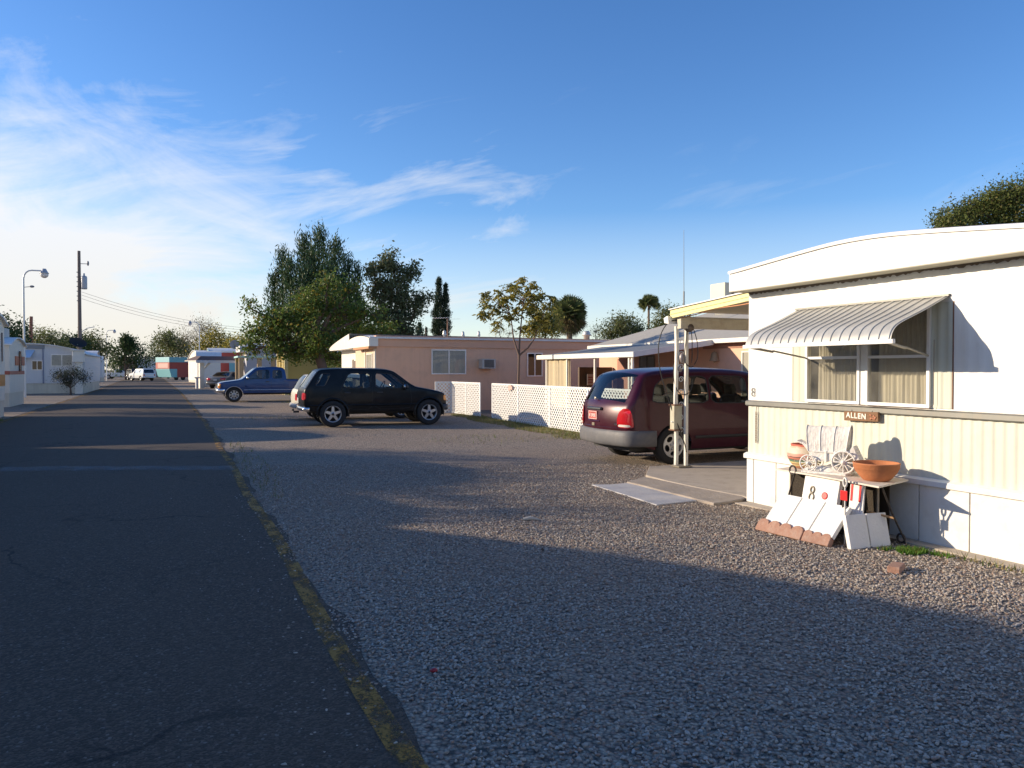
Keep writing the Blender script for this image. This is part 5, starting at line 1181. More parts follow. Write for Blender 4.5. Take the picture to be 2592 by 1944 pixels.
g = MB(); p = at(594, 872, 72); g.lathe([(.001,.10),(.25,.07),(.42,0),(.43,.0)], p, 'y', 16); g.build('dish', pm('dish_grey', (.25,.26,.28), .5), dsh); g = MB(); g.tube([p - Vector((0,0,.45)), p + Vector((0,.05,0))], .03, 5); g.build('mast', TRIM, dsh)
REDW = pm('red_wall', (.42,.075,.055), .6, var=.06); TURQ = pm('turquoise', (.22,.50,.54), .5, var=.05); DTURQ = pm('dark_turquoise', (.05,.28,.27), .6)
rb = mhome('red trailer with turquoise door behind the far carport', 3.6, 12, 92, 96, 3.6, 4.1, REDW, MATS['white_roof'], None, .4, (), name='red_trailer', cat='trailer')
g = MB(); g.box((5.7,91.93,.5),(6.9,91.99,2.6)); g.build('door', TURQ, rb); g = MB(); g.box((3.55,92,3.3),(3.58,96,3.9)); g.build('end_panel', TURQ, rb); g = MB(); g.box((3.4,91.94,3.55),(12,92,3.72)); g.build('white_band', WARMW, rb)
tb_ = thing('teal_carport', 'flat turquoise roofed carport on square posts beside the yellow home', 'carport', (5.9, 62, 0))
g = MB(); g.box((4.35,60.5,2.55),(7.1,64.5,2.68)); g.build('roof', pm('pale_teal', (.42,.66,.62), .5), tb_)
for x, y in ((4.6,60.7),(5.9,60.7),(6.9,60.7),(4.6,64.3)): g = MB(); g.box((x-.16,y-.16,0),(x+.16,y+.16,2.55)); g.build('post', pm('tan_column', (.48,.36,.22), .8), tb_)
rt = thing('striped_trailer', 'red and turquoise striped travel trailer at the far bend of the road', 'trailer', at(440, 952, 120))
b = at(440, 952, 120); b.z = 0; rt.location = b; OFF[rt.name] = Vector(b); M = Matrix.Translation(b) @ Matrix.Rotation(R_(28), 4, 'Z')
def tp_(z0, z1, mt, nm, o=0.0, x0=-1.55, x1=1.9, ang=0):
    g = MB(); g.hexa([(x0-o+ang,-1.6-o,z0),(x1+o,-1.6-o,z0),(x1+o,2.6+o,z0),(x0-o+ang,2.6+o,z0),(x0-o,-1.6-o,z1),(x1+o,-1.6-o,z1),(x1+o,2.6+o,z1),(x0-o,2.6+o,z1)]); g.xf(M); return g.build(nm, mt, rt, bevel=.04)
tp_(2.75, 3.55, TURQ, 'upper_band', .02); tp_(.45, 1.75, TURQ, 'lower_body', 0, ang=.35); tp_(1.75, 2.75, REDW, 'window_band')
g = MB(); g.box((-.3,-1.635,.45),(1.93,-1.605,2.75)); g.xf(M); g.build('red_side', REDW, rt); g = MB(); g.box((-1.56,-1.2,1.9),(-1.57,1.9,2.6)); g.xf(M); g.build('pale_window', pm('pale_red', (.62,.33,.28), .5), rt)
for x in (-.4,.7): g = MB(); g.lathe([(.30,-.1),(.36,-.06),(.36,.06),(.30,.1)], (x,-1.45,.36), 'y', 16, caps=True); g.xf(M); g.build('wheel', pm('tyre', (.022,.022,.022), .85), rt)
bt = mhome('white bow roofed mobile home stained with streaks, left of the far carport', 2.4, 6.4, 101, 112, 3.0, 4.1, pm('stained_white', (.76,.73,.66), .6, var=.06, scale=.8, dirt=(.45,.40,.34), dirtamt=.5), MATS['white_roof'], None, .3, ())
bt.rotation_euler.z = R_(6.5)
mhome('small white awning roofed trailer in front of the red trailer', 2.3, 4.6, 88, 90.5, 2.6, 3.6, WARMW, MATS['white_roof'], None, .3, (), name='white_trailer', cat='trailer')
fb = thing('white_block_building', 'low white building with brown ends at the far end of the road', 'building', at(380, 950, 165))
b = at(380, 950, 165); b.z = 0; fb.location = b; OFF[fb.name] = Vector(b)
g = MB(); g.box((b.x-2.5,b.y,0),(b.x+1.2,b.y+5,4.0)); g.build('white_wall', GREYW, fb); g = MB(); g.box((b.x-6,b.y+.2,0),(b.x-2.5,b.y+5,4.1)); g.box((b.x+1.2,b.y+.2,0),(b.x+2.6,b.y+5,4.1)); g.build('brown_wall', pm('brown_wall', (.20,.13,.10), .8, var=.1), fb); g = MB(); g.box((b.x-6.2,b.y-.3,4.1),(b.x+2.8,b.y+5.3,4.35)); g.build('roof', pm('pinkish_roof', (.50,.42,.38), .7), fb)
# far carport with the white post
fc = thing('carport', 'far carport with brown sloped roof edge and thick white posts over the silver sedan', 'carport', at(565, 960, 66)); b = gnd(510, 983); e2 = gnd(638, 981)
g = MB(); x0, y0 = b.x, b.y; dxy = (Vector((e2.x-b.x, e2.y-b.y, 0))); l = dxy.length; u_ = dxy/l; n_ = Vector((-u_.y, u_.x, 0))
fc.location = (b.x, b.y, 0); OFF[fc.name] = Vector((b.x, b.y, 0))
def cp_(s, o, z): return Vector((b.x, b.y, 0)) + u_*s + n_*o + Vector((0,0,z))
def cbox(g, s0, s1, o0, o1, z0, z1, z1b=None): g.hexa([cp_(s0,o0,z0),cp_(s1,o0,z0),cp_(s1,o1,z0),cp_(s0,o1,z0),cp_(s0,o0,z1),cp_(s1,o0,z1),cp_(s1,o1,z1b or z1),cp_(s0,o1,z1b or z1)])
g = MB(); cbox(g,-.6,l+.2,-.5,2.6,2.40,2.46); g.build('ceiling', WARMW, fc); g = MB(); cbox(g,-.65,l+.25,-.60,-.50,2.24,2.47); g.build('fascia', pm('blue_white', (.66,.67,.70), .5), fc)
g = MB(); g.hexa([cp_(-.6,-.55,2.47),cp_(l+.2,-.55,2.47),cp_(l+.2,2.6,2.47),cp_(-.6,2.6,2.47),cp_(.1,.4,2.85),cp_(l+.1,.4,2.85),cp_(l+.1,1.9,2.85),cp_(.1,1.9,2.85)]); g.build('roof', pm('brown_roof', (.14,.085,.07), .8, var=.15), fc)
for s_, o in ((0,0),(l-.1,0),(l-.1,2.3)):
    g = MB(); cbox(g, s_-.19, s_+.19, o-.19, o+.19, 0, 2.40); g.build('post', WARMW, fc)
    if o == 0:
        g = MB(); sg_ = 1 if s_ == 0 else -1; g.hexa([cp_(s_+sg_*.19,-.08,1.75),cp_(s_+sg_*.19,.08,1.75),cp_(s_+sg_*.22,.08,1.6),cp_(s_+sg_*.22,-.08,1.6),cp_(s_+sg_*.75,-.08,2.38),cp_(s_+sg_*.75,.08,2.38),cp_(s_+sg_*.95,.08,2.39),cp_(s_+sg_*.95,-.08,2.39)]); g.build('brace', WARMW, fc)
g = MB(); cbox(g, -.55,-.35,-.3,-.1,0,.9); cbox(g,-.7,-.2,-.35,-.05,.9,1.0); tag(g.build('mailbox_post', GREYW, loc=cp_(-.45,-.2,0)), 'small pale post left of the far carport', 'post')
# ---------------------------------------------------------------- poles, lamps, wires
WOODP = pm('pole_wood', (.20,.16,.135), .9, var=.2, scale=3, streak=.4, bump=1, bscale=20); GALV = pm('galvanised_pole', (.62,.63,.63), .4, .4, var=.06)
up = thing('utility_pole', 'tall wooden utility pole with a transformer behind the white home', 'utility pole', (0,0,0)); b = at(203, 935, 73); b.z = 0; up.location = b; OFF[up.name] = Vector(b)
zt = at(203, 636, 73).z; g = MB(); g.tube([b-Vector((0,0,.2)), b+Vector((0,0,zt*.5)), b+Vector((0,0,zt))], [.20,.165,.13], 12); g.build('pole', WOODP, up)
g = MB(); z = at(203,668,73).z; g.tube([b+Vector((0,0,z)), b+Vector((.75,-.1,z))], .03, 6); g.ball(b+Vector((.75,-.1,z+.05)), (.10,.10,.24)); g.build('crossarm', pm('insulator_grey', (.25,.26,.28), .5), up)
g = MB(); z = at(203,715,73).z; g.lathe([(.001,-.65),(.24,-.65),(.26,-.55),(.26,.45),(.22,.58),(.08,.62),(.06,.85),(.001,.87)], b+Vector((.42,-.15,z)), 'z', 16); g.build('transformer', pm('transformer_grey', (.42,.43,.45), .5, .2), up)
for i in range(7): g = MB(); zz = at(203,690+i*12,73).z; g.box((b.x-.22,b.y-.06,zz-.03),(b.x-.12,b.y+.06,zz+.05)); g.build('step_cleat', pm('cleat', (.5,.48,.44), .6), up)
g = MB(); z = at(203,840,73).z; g.tube([b+Vector((.15,0,z)), b+Vector((.6,0,z+.35)), b+Vector((1.25,0,z+.5))], .035, 6); g.build('lamp_arm', GALV, up)
e3 = at(775, 838, 88); 
up2 = thing('utility_pole', 'second wooden utility pole hidden behind the dark pine', 'utility pole', (e3.x, e3.y, 0)); g = MB(); g.tube([(e3.x,e3.y,-.2),(e3.x,e3.y,e3.z+1.2)], [.18,.13], 10); g.build('pole', WOODP, up2)
for k, (v0, v1, lab) in enumerate(((739,831,'top'),(747,836,'middle'),(756,841,'bottom'))):
    a_ = at(207, v0, 73); c_ = at(775, v1, 88); g = MB(); g.tube([a_.lerp(c_, t/30) - Vector((0,0,1.9*4*(t/30)*(1-t/30)*.62)) for t in range(31)], .016, 4, caps=False)
    tag(g.build('power_line', pm('wire', (.06,.06,.06), .6), loc=a_), lab + ' wire of the three sagging from the utility pole to the right', 'wire', 'wires from the utility pole')
def lamp(label, u, vtop, d, side, h_arm, group='street lamps'):
    b = at(u, 935, d); b.z = 0; z = at(u, vtop, d).z; r = thing('street_lamp', label, 'street lamp', b, group=group); k = z/7.4
    g = MB(); g.tube([b, b+Vector((0,0,z*.35))], [.085*k,.075*k], 8); g.tube([b+Vector((0,0,z*.35)), b+Vector((0,0,z-.5*k))] + [b + Vector((side*(.42*k - .42*k*math.cos(a_)), 0, z-.5*k+.5*k*math.sin(a_))) for a_ in (.4,.8,1.2,1.57)] + [b+Vector((side*.95*k,0,z))], [.06*k,.05*k,.045*k,.04*k,.04*k,.04*k,.04*k], 8); g.build('pole', GALV, r)
    c = b + Vector((side*1.05*k,0,z)); g = MB(); g.lathe([(.001,.14),(.10,.13),(.13,.05),(.20,-.08),(.26,-.16),(.22,-.17)], c, 'z', 14); g.build('lamp_shade', pm('shade_grey', (.40,.41,.43), .45, .3), r)
    g = MB(); g.ball(c+Vector((0,0,-.22)), (.22*k,.22*k,.21*k), 14, 8); g.build('globe', pm('lamp_globe', (.74,.70,.66), .25), r)
    g = MB(); zz = z - .95*k; g.tube([b+Vector((0,0,zz-.05)), b+Vector((side*.35*k,0,zz))], .02, 5); g.ball(b+Vector((side*.42*k,0,zz+.01)), (.13*k,.07*k,.07*k)); g.build('floodlight', pm('flood_dark', (.22,.23,.25), .5), r)
lamp('nearest curved street lamp on a thin pole at the far left', 62, 684, 46, 1, 0); lamp('small distant street lamp at the left of the road, past the white home', 270, 836, 112, 1, 0); lamp('street lamp above the far carport on the right of the road', 505, 816, 96, -1, 0)
b = at(76, 935, 78); b.z = 0; g = MB(); g.tube([b, at(79, 801, 78)], [.20,.15], 9); tag(g.build('broken_post', pm('rusty_post', (.22,.10,.07), .85, var=.25), loc=b), 'leaning rusty brown post sticking up between the two left homes', 'post')
b = at(196, 880, 53.6); dk = thing('mesh_satellite_dish', 'black mesh satellite dish above the white home roof', 'satellite dish', (b.x, b.y, 0)); g = MB()
M = Matrix.Translation(b + Vector((0,0,.25))) @ Matrix.Rotation(R_(35), 4, 'X') @ Matrix.Rotation(R_(18), 4, 'Y'); g.lathe([(.001,-.05),(.25,-.02),(.45,.06),(.55,.16),(.56,.17)], (0,0,0), 'z', 20); g.xf(M); g.build('dish', pm('dish_black', (.02,.02,.022), .7), dk); g = MB(); g.tube([(b.x,b.y,0),(b.x,b.y,b.z+.25)], .04, 6); g.build('mast', TRIM, dk)
b = at(200, 990, 53.0); b.z = 0; pc = thing('white_pedestal', 'white square column with a wider cap behind the desert shrub', 'pedestal', (b.x, b.y, 0)); g = MB(); g.box((b.x-.22,b.y-.22,0),(b.x+.22,b.y+.22,2.9)); g.build('column', WARMW, pc); g = MB(); g.box((b.x-.34,b.y-.34,2.9-.75),(b.x+.34,b.y+.34,2.93)); g.box((b.x-.42,b.y-.42,2.93),(b.x+.42,b.y+.42,3.02)); g.build('cap', WARMW, pc, bevel=.03)
def wtree(label, x, y, clumps, nsub, per, size, seed, leaf=LV_MES, tr=.14, sub=.28):
    rg = np.random.default_rng(seed); pr = random.Random(seed); root = thing('shade_tree', label, 'tree', (x, y, 0), group='trees behind the left hand homes'); tm = MB(); P = []
    zl = min(c[2]-c[5] for c in clumps); f = Vector((x, y, max(1.2, zl*.8))); tm.tube([(x,y,-.05), f], [tr*1.3, tr*.85], 8)
    for cx, cy, cz, rx, ry, rz in clumps:
        p = Vector((x+cx, y+cy, cz)); tm.tube(bent(f, p, pr, 4, .07), [tr*.6, tr*.5, tr*.4, tr*.32, tr*.25], 6)
        dirs = rg.normal(size=(nsub,3)); dirs /= np.linalg.norm(dirs, axis=1)[:,None]
        for s_ in np.array(p) + dirs*rg.uniform(.4,1.05,nsub)[:,None]*np.array([rx,ry,rz]):
            tm.tube(bent(p, s_, pr, 3, .08), [tr*.14,tr*.1,tr*.06,tr*.03], 4, caps=False); P.append(s_ + rg.normal(size=(int(per*pr.uniform(.5,1.5)),3))*sub)
    tm.build('trunk', BARK, root, recalc=False); v, t = leafmesh(np.concatenate(P), size, rg); npmesh('crown', v, t, leaf, root)
wtree('sparse leafy tree added above the grey shed at the left for dappled shade', -8.3, 16.2, [(0,0,3.9,1.2,1.2,.8),(.7,.9,3.6,1.0,1.0,.7),(-.7,-.7,4.2,1.0,.9,.7)], 26, 24, .11, 71)  # added out of view to dapple the half lit gravel
wtree('round tree added behind the cream home at the left to shade the gravel', -10.5, 21.2, [(0,0,4.2,1.5,1.6,1.5),(.9,1.0,3.9,1.2,1.2,1.2),(-.9,-.9,4.4,1.2,1.3,1.2)], 46, 40, .14, 72, LV_DARK)  # unseen crown put in to darken the gravel before the minivan
wtree('squat dense tree added behind the shed and the cream home to shade the gravel', -10.2, 18.4, [(0,.4,3.6,1.3,1.4,1.3),(.6,-.6,3.3,1.1,1.1,1.0)], 46, 40, .14, 76, LV_DARK)  # second unseen crown, added to widen the dark band on the gravel
wtree('bushy tree added behind the white bow roofed home at the left for light dapples', -12.5, 30.0, [(0,0,4.8,1.7,1.5,1.3),(1.3,-.4,4.0,1.2,1.2,.8),(-1,.5,5.4,1.2,1.2,.9)], 12, 16, .12, 73, LV_DARK)  # added out of view, kept thin so sun streaks reach the SUV
wtree('tall loose tree behind the first cream home at the left', -15, 39.5, [(0,0,5.5,2.2,1.8,1.6),(1.5,-.5,4.4,1.6,1.4,1.0),(-1,.5,6.4,1.4,1.4,1.1)], 34, 30, .15, 74, LV_MES)
wtree('loose green tree in the gap beside the red striped home at the left', -14, 52, [(0,0,5.0,2.0,1.8,1.5),(1.3,.6,4.2,1.5,1.3,1.0)], 34, 30, .16, 75, LV_MES)

wtree('thin airy tree added behind the nearest bow roofed home to soften its shadow edge', -12.2, 15.0, [(0,0,5.3,1.1,1.6,.5),(.2,1.4,4.9,1.0,1.0,.5),(-.2,-1.5,5.8,1.0,1.0,.5)], 10, 14, .08, 78, LV_MES, .1, .22)  # unseen, added so the roof shadow on the gravel ends softly
# homes and trees behind the camera: what the cars' paint and glass mirror
mhome('pale mobile home behind the camera on the right', 5.5, 19, -9.5, -5.0, 2.5, 3.1, CRW, None, None, .6)
mhome('white mobile home farther behind the camera on the right', 5.5, 19, -20.5, -16.5, 2.5, 3.1, GREYW, None, None, .6)
mhome('grey white mobile home farther behind the camera on the left', -19, -5.4, -16.5, -12.0, 2.5, 3.1, GREYW, None, None, .6)
wtree('large tree behind the camera beside the pale home', 8, -13, [(0,0,5,3,2.5,2.6),(2.5,1,4.4,2.2,2,1.9),(-2.4,-.6,4.6,2.2,2,2)], 60, 34, .2, 81, LV_DARK, .25)
wtree('large tree behind the camera in the middle of the row', 15, -24, [(0,0,6,3.5,3,3),(3,1,5,2.4,2.4,2.2),(-3,-.6,5,2.4,2.4,2.2)], 60, 34, .22, 82, LV_DARK, .3)
wtree('large tree behind the camera at the left of the road', -9, -23, [(0,0,6,3.5,3,3),(3,1,5,2.4,2.4,2.2),(-3,-.6,5,2.4,2.4,2.2)], 60, 34, .22, 83, LV_DARK, .3)
wtree('large tree behind the camera at the far bend', 2, -34, [(0,0,6,4,3,3.2),(3.6,1,5,2.6,2.4,2.4),(-3.6,-.6,5,2.6,2.4,2.4)], 60, 34, .24, 84, LV_DARK, .3)
# ---------------------------------------------------------------- vehicles (local frame: x forward from the rear bumper, y to the left, z up)
TYRE = pm('tyre', (.022,.022,.022), .85, bump=.6, bscale=60); BLKP = pm('black_plastic', (.03,.03,.032), .55); CHROME = pm('chrome', (.72,.72,.72), .12, 1.0, var=.02)
SEAT = pm('seat_fabric', (.045,.045,.045), .9, var=.2, scale=20); ALLOY = pm('alloy', (.52,.53,.54), .3, .75, var=.05); HUBCAP = pm('silver_hubcap', (.60,.59,.56), .38, .35, var=.04)
TAIL = pm('tail_lamp', (.50,.012,.015), .12, var=.15, scale=25, coat=.6); AMBER = pm('amber_lamp', (.75,.24,.02), .15, var=.1, coat=.5); HEADL = pm('head_lamp', (.75,.72,.62), .1, var=.05, coat=.8); WHITEL = pm('reverse_lamp', (.70,.66,.58), .2)
def paint(name, col, coat=.9, metal=.0, rough=.35, spec=.4): return pm(name, col, rough, metal, var=.03, scale=1.5, coat=coat*.6, spec=spec, dirt=tuple(min(1, k*1.6+.03) for k in col), dirtamt=.25)
def wheel(root, x, y, r, w, style, name='wheel'):
    s_ = 1 if y > 0 else -1; c = Vector((x, y, r)); rr = r*.62
    g = MB(); g.lathe([(.001,-.01*s_),(rr*.9,-.01*s_),(rr*.9,.0)], c, 'y', 28); wh = g.build(name, BLKP, root, world=False)
    h = w/2; g = MB(); g.lathe([(rr,-h*.8),(rr*1.06,-h),(r*.93,-h*.98),(r*.99,-h*.75),(r,-h*.4),(r,h*.4),(r*.99,h*.75),(r*.93,h*.98),(rr*1.06,h),(rr,h*.8),(rr*.97,0)], c, 'y', 36); g.build('tyre', TYRE, wh, world=False)
    g = MB(); yo = s_*h*.80
    g.lathe([(rr*1.0,yo-s_*.10),(rr*1.02,yo+s_*.012),(rr*.98,yo+s_*.016),(rr*.90,yo-s_*.004),(rr*.88,yo-s_*.09)], c, 'y', 36)
    if style == 'cap':
        n = 40; ho = []
        for k in range(5):
            a = math.pi/2 + k*2*math.pi/5 + math.pi/5; ho.append([((.66+.20*math.cos(t)*1.0)*math.cos(a) - .30*math.sin(t)*math.sin(a), (.66+.20*math.cos(t))*math.sin(a) + .30*math.sin(t)*math.cos(a)) for t in [i*math.pi/7 for i in range(14)]])
        out = [(.93*math.cos(2*math.pi*i/n), .93*math.sin(2*math.pi*i/n)) for i in range(n)]; vs, fs = cdt(out, ho, .2)
        g.add([(x+px*rr, y+yo+s_*(.022*(1-(px*px+py*py))), r+py*rr) for px, py in vs], fs, 0, True)
        g.lathe([(.001,yo+s_*.04),(rr*.16,yo+s_*.036),(rr*.20,yo+s_*.015)], c, 'y', 16)
        for k in range(5): a = math.pi/2 + k*2*math.pi/5; g.ball((x+rr*.30*math.cos(a), y+yo+s_*.03, r+rr*.30*math.sin(a)), .022, 8, 5)
    else:
        ns = 5 if style == 'alloy' else 8
        for k in range(ns):
            a = math.pi/2 + k*2*math.pi/ns; d_ = Vector((math.cos(a),0,math.sin(a))); q = Vector((-math.sin(a),0,math.cos(a))); w0, w1 = (rr*.20, rr*.13) if ns == 5 else (rr*.10, rr*.12)
            for o_, t_ in ((0, 1),):
                p0 = c + d_*rr*.12 + Vector((0,yo+s_*.0,0)); p1 = c + d_*rr*.95 + Vector((0,yo-s_*.005,0)); dep = Vector((0,-s_*.04,0))
                g.hexa([p0-q*w0,p0+q*w0,p0+q*w0+dep,p0-q*w0+dep,p1-q*w1,p1+q*w1,p1+q*w1+dep,p1-q*w1+dep])
        g.lathe([(.001,yo+s_*.02),(rr*.2,yo+s_*.016),(rr*.26,yo-s_*.01)], c, 'y', 16)
    g.build('rim', HUBCAP if style == 'cap' else ALLOY, wh, world=False)
    if style != 'cap':
        g = MB(); g.lathe([(.001,yo+s_*.035),(rr*.13,yo+s_*.03),(rr*.15,yo+s_*.0)], c, 'y', 12); g.build('hub', BLKP, wh, world=False)
    return wh
class Car:
    def __init__(s, name, label, cat, loc, rz, prof, L, w0, belt, ztop, sill, wheels, paintm, tumble=.13, rnd=.07, taper=(.10,.35,.10,.3), crown=(.025,.06), chk=2, group=None, glass=None, ws=None, rg=None, lower=None):
        s.root = thing(name, label, cat, loc, rz, group); s.P = resample(chaikin(prof, chk, .24), .085); s.L = L; s.w0 = w0; s.belt = belt; s.zt = ztop; s.sill = sill; s.wheels = wheels; s.pm = paintm
        s.tum = tumble; s.r = rnd; s.tp = taper; s.cr = crown; s.glass = glass or glassm('car_glass', (.30,.33,.34), .01, 1.0); s.lower = lower; s.rp = 0
        z = [p[1] for p in s.P]; s.it = z.index(max(z)); s.rear = s.P[:s.it+1]; s.front = s.P[s.it:]; s.ws = ws; s.rg = rg
    def edge(s, z, br):   # x of the profile at height z on the rear or front branch
        P = s.rear if br == 'r' else s.front; best = None
        for a, b in zip(P[:-1], P[1:]):
            lo, hi = min(a[1],b[1]), max(a[1],b[1])
            if lo-1e-6 <= z <= hi+1e-6:
                t = 0 if hi-lo < 1e-9 else (z-a[1])/(b[1]-a[1]); x = a[0]+(b[0]-a[0])*t
                best = x if best is None else (min(best, x) if br == 'r' else max(best, x))
        return best if best is not None else (P[0][0] if br == 'r' else P[-1][0])
    def W(s, x, z, rounding=True):
        w = s.w0; zw = s.sill + (s.belt-s.sill)*.55
        if z < zw: w -= .05*((zw-z)/(zw-.15))**2
        elif z < s.belt: w -= .02*((z-zw)/(s.belt-zw))
        else: w -= .02 + s.tum*((z-s.belt)/(s.zt-s.belt))**1.15
        fa, fl, ra, rl = s.tp
        if x > s.L-fl: w -= fa*((x-(s.L-fl))/fl)**2
        if x < rl: w -= ra*((rl-x)/rl)**2
        if rounding:
            d = polyd((x, z), s.P)
            if d < s.r: k = (s.r-d)/s.r; w -= s.r*.8*(1-math.sqrt(max(0, 1-k*k)))
        return w
    def arches(s, k=1.13):
        """closed side outline: profile, then along the sill with wheel openings from front to rear"""
        P = list(s.P); b = []
        for wx, r in sorted(s.wheels, reverse=True):
            ra = r*k; zc = r; dz = s.sill - zc
            a0 = math.asin(max(-1, min(1, dz/ra))); n = 16
            for i in range(n+1):
                a = a0 + (math.pi-2*a0)*i/n; b.append((wx + ra*math.cos(a), zc + ra*math.sin(a)))
        path = [P[-1]] + b + [P[0]]
        out = resample(path, .12); return P + out[1:-1]
    def shell(s, windows=(), doors=(), wmask=()):
        out = s.arches(); s.win = [chaikin(w, s.rp, .12, True) if s.rp else rpoly(w) for w in windows]; s.doors = [rpoly(d, 1) for d in doors]
        win = [resample(w, .08, True) for w in s.win]; drs = [resample(d, .10, True) for d in s.doors]
        ex = []
        n = len(s.P)
        for i in range(1, n-1):
            t = Vector((s.P[i+1][0]-s.P[i-1][0], s.P[i+1][1]-s.P[i-1][1])).normalized(); nn = Vector((t.y, -t.x))
            for q in (.12,.35,.7,1.1):
                e = (s.P[i][0]+nn.x*s.r*q, s.P[i][1]+nn.y*s.r*q)
                if pip(e, out) and polyd(e, s.P) > s.r*q*.8 and not any(pip(e, h) or polyd(e, h, True) < .012 for h in win+drs): ex.append(e)
        loose = [w for w in win if not any(pip(w[0], d) for d in drs)]
        vs, fs = cdt(out, drs + loose, .13, ex)
        g = MB()
        for sy in (1, -1): g.add([(x, sy*s.W(x, z), z) for x, z in vs], [f if sy > 0 else tuple(reversed(f)) for f in fs], 0, True)
        # strip over the top, front and rear
        ts = [-1,-.92,-.7,-.4,-.13,.13,.4,.7,.92,1]; rows = []; gl_f = {}; gv = []
        for i, (x, z) in enumerate(s.P):
            a = s.P[max(0,i-1)]; b = s.P[min(n-1,i+1)]; t = Vector((b[0]-a[0], b[1]-a[1])).normalized(); nn = Vector((-t.y, t.x)); we = s.W(x, z)
            c = s.cr[0] + (s.cr[1]-s.cr[0])*abs(nn.x)**2
            rows.append([(x+nn.x*c*(1-q*q), q*we, z+nn.y*c*(1-q*q)) for q in ts])
        nt_ = len(ts); V = [p for r in rows for p in r]; F = []; G = {'windscreen': [], 'rear_window': []}
        for i in range(n-1):
            mx, mz = (s.P[i][0]+s.P[i+1][0])/2, (s.P[i][1]+s.P[i+1][1])/2; reg = None
            if s.ws and i >= s.it and s.ws[0] <= mz <= s.ws[1] and mx > s.ws[2]: reg = 'windscreen'
            if s.rg and i < s.it and s.rg[0] <= mz <= s.rg[1] and (len(s.rg) < 3 or mx < s.rg[2]): reg = 'rear_window'
            for j in range(nt_-1):
                f = (i*nt_+j, (i+1)*nt_+j, (i+1)*nt_+j+1, i*nt_+j+1)
                (G[reg] if reg and 0 < j < nt_-2 else F).append(f)
        g.add(V, F, 0, True); s.body = g.build('body', s.pm, s.root, world=False, merge=.002, angle=42)
        for nm, ff in G.items():
            if ff:
                h = MB(); h.add(V, ff, 0, True); h.build(nm, s.glass, s.root, world=False, recalc=False, merge=.0005)
        # doors and side windows
        done = set()
        for d in drs:
            mine = [k for k, w in enumerate(win) if pip(w[0], d)]; cx = sum(p[0] for p in d)/len(d); cz = sum(p[1] for p in d)/len(d)
            sh = [(cx+(p[0]-cx)*.988, cz+(p[1]-cz)*.990) for p in d]; vs, fs = cdt(sh, [win[k] for k in mine], .13)
            for sy in (1, -1):
                h = MB(); h.add([(x, sy*s.W(x, z), z) for x, z in vs], fs, 0, True); o = h.build('door', s.pm, s.root, world=False, recalc=False)
                h = MB(); h.tube([(x, sy*(s.W(x, z)-.020), z) for x, z in d + [d[0]]], .020, 5, caps=False); h.build('door_seal', BLKP, o, world=False)
                hx = min(p[0] for p in d)+.10; hz = s.belt-.085
                if not any(p[1] > s.belt+.03 for p in d): hx = cx
                hb = MB(); y = s.W(hx+.08, hz); hb.hexa([(hx,sy*(y-.01),hz-.022),(hx+.17,sy*(y-.01),hz-.022),(hx+.17,sy*(y+.022),hz-.02),(hx,sy*(y+.022),hz-.02),(hx,sy*(y-.01),hz+.022),(hx+.17,sy*(y-.01),hz+.022),(hx+.17,sy*(y+.02),hz+.02),(hx,sy*(y+.02),hz+.02)]); hb.build('handle', BLKP, o, world=False, bevel=.006)
        for w in win:
            vs, fs = cdt(w, (), .12)
            for sy in (1, -1):
                h = MB(); h.add([(x, sy*(s.W(x, z)-.012), z) for x, z in vs], fs, 0, True); o = h.build('side_window', s.glass, s.root, world=False, recalc=False)
                h = MB(); h.tube([(x, sy*(s.W(x, z)-.006), z) for x, z in w + [w[0]]], .011, 5, caps=False); h.build('window_seal', BLKP, o, world=False)
        # underside, wheel wells
        h = MB(); x0, x1 = s.P[0][0]+.12, s.P[-1][0]-.12; yw = s.w0-.30
        h.box((x0, -yw, s.sill-.03), (x1, yw, s.sill+.10)); h.box((x0+.3, -yw*.6, s.sill-.10), (x1-.3, yw*.6, s.sill-.03))
        for wx, r in s.wheels:
            for sy in (1, -1):
                h.loft([[(wx+r*1.10*math.cos(a), sy*yy, r+r*1.10*math.sin(a)) for a in [math.pi*(i/14*1.16-.08) for i in range(15)]] for yy in (s.w0-.075, s.w0-.34)], closed=False, caps=False)
                h.add([(wx+r*1.10*math.cos(a), sy*(s.w0-.34), r+r*1.10*math.sin(a)) for a in [math.pi*(i/14*1.16-.08) for i in range(15)]], [tuple(range(15))])
        h.build('underbody', BLKP, s.root, world=False)
        return s
    def seats(s, xs, zs=.55, ht=.62, rows=(-.36,.36), wheel_x=None):
        for x in xs:
            for y in rows:
                g = MB(); M = Matrix.Rotation(R_(12), 3, 'Y').transposed(); g.obox((x+.22,y,zs-.08), (.5,.46,.16)); g.obox((x-.06,y,zs+ht*.5), (.14,.46,ht), M); o = g.build('seat', SEAT, s.root, world=False, bevel=.05)
                g = MB(); g.obox((x-.14,y,zs+ht+.10), (.10,.27,.19), M); g.build('headrest', SEAT, o, world=False, bevel=.04)
        if wheel_x:
            g = MB(); c = Vector((wheel_x, .38, zs+.42)); a = Vector((.42,0,.9)).normalized(); b = Vector((0,1,0)); 
            g.tube([c + (a*math.cos(k*.393) + b*math.sin(k*.393))*.185 for k in range(17)], .015, 6); g.tube([c, c+Vector((.3,0,-.15))], .03, 6); g.tube([c+b*.17, c-b*.17], .018, 5); g.build('steering_wheel', BLKP, s.root, world=False)
            g = MB(); g.box((wheel_x+.22,-s.w0+.16,s.belt-.30),(wheel_x+.62,s.w0-.16,s.belt-.03)); g.build('dashboard', BLKP, s.root, world=False, bevel=.04)
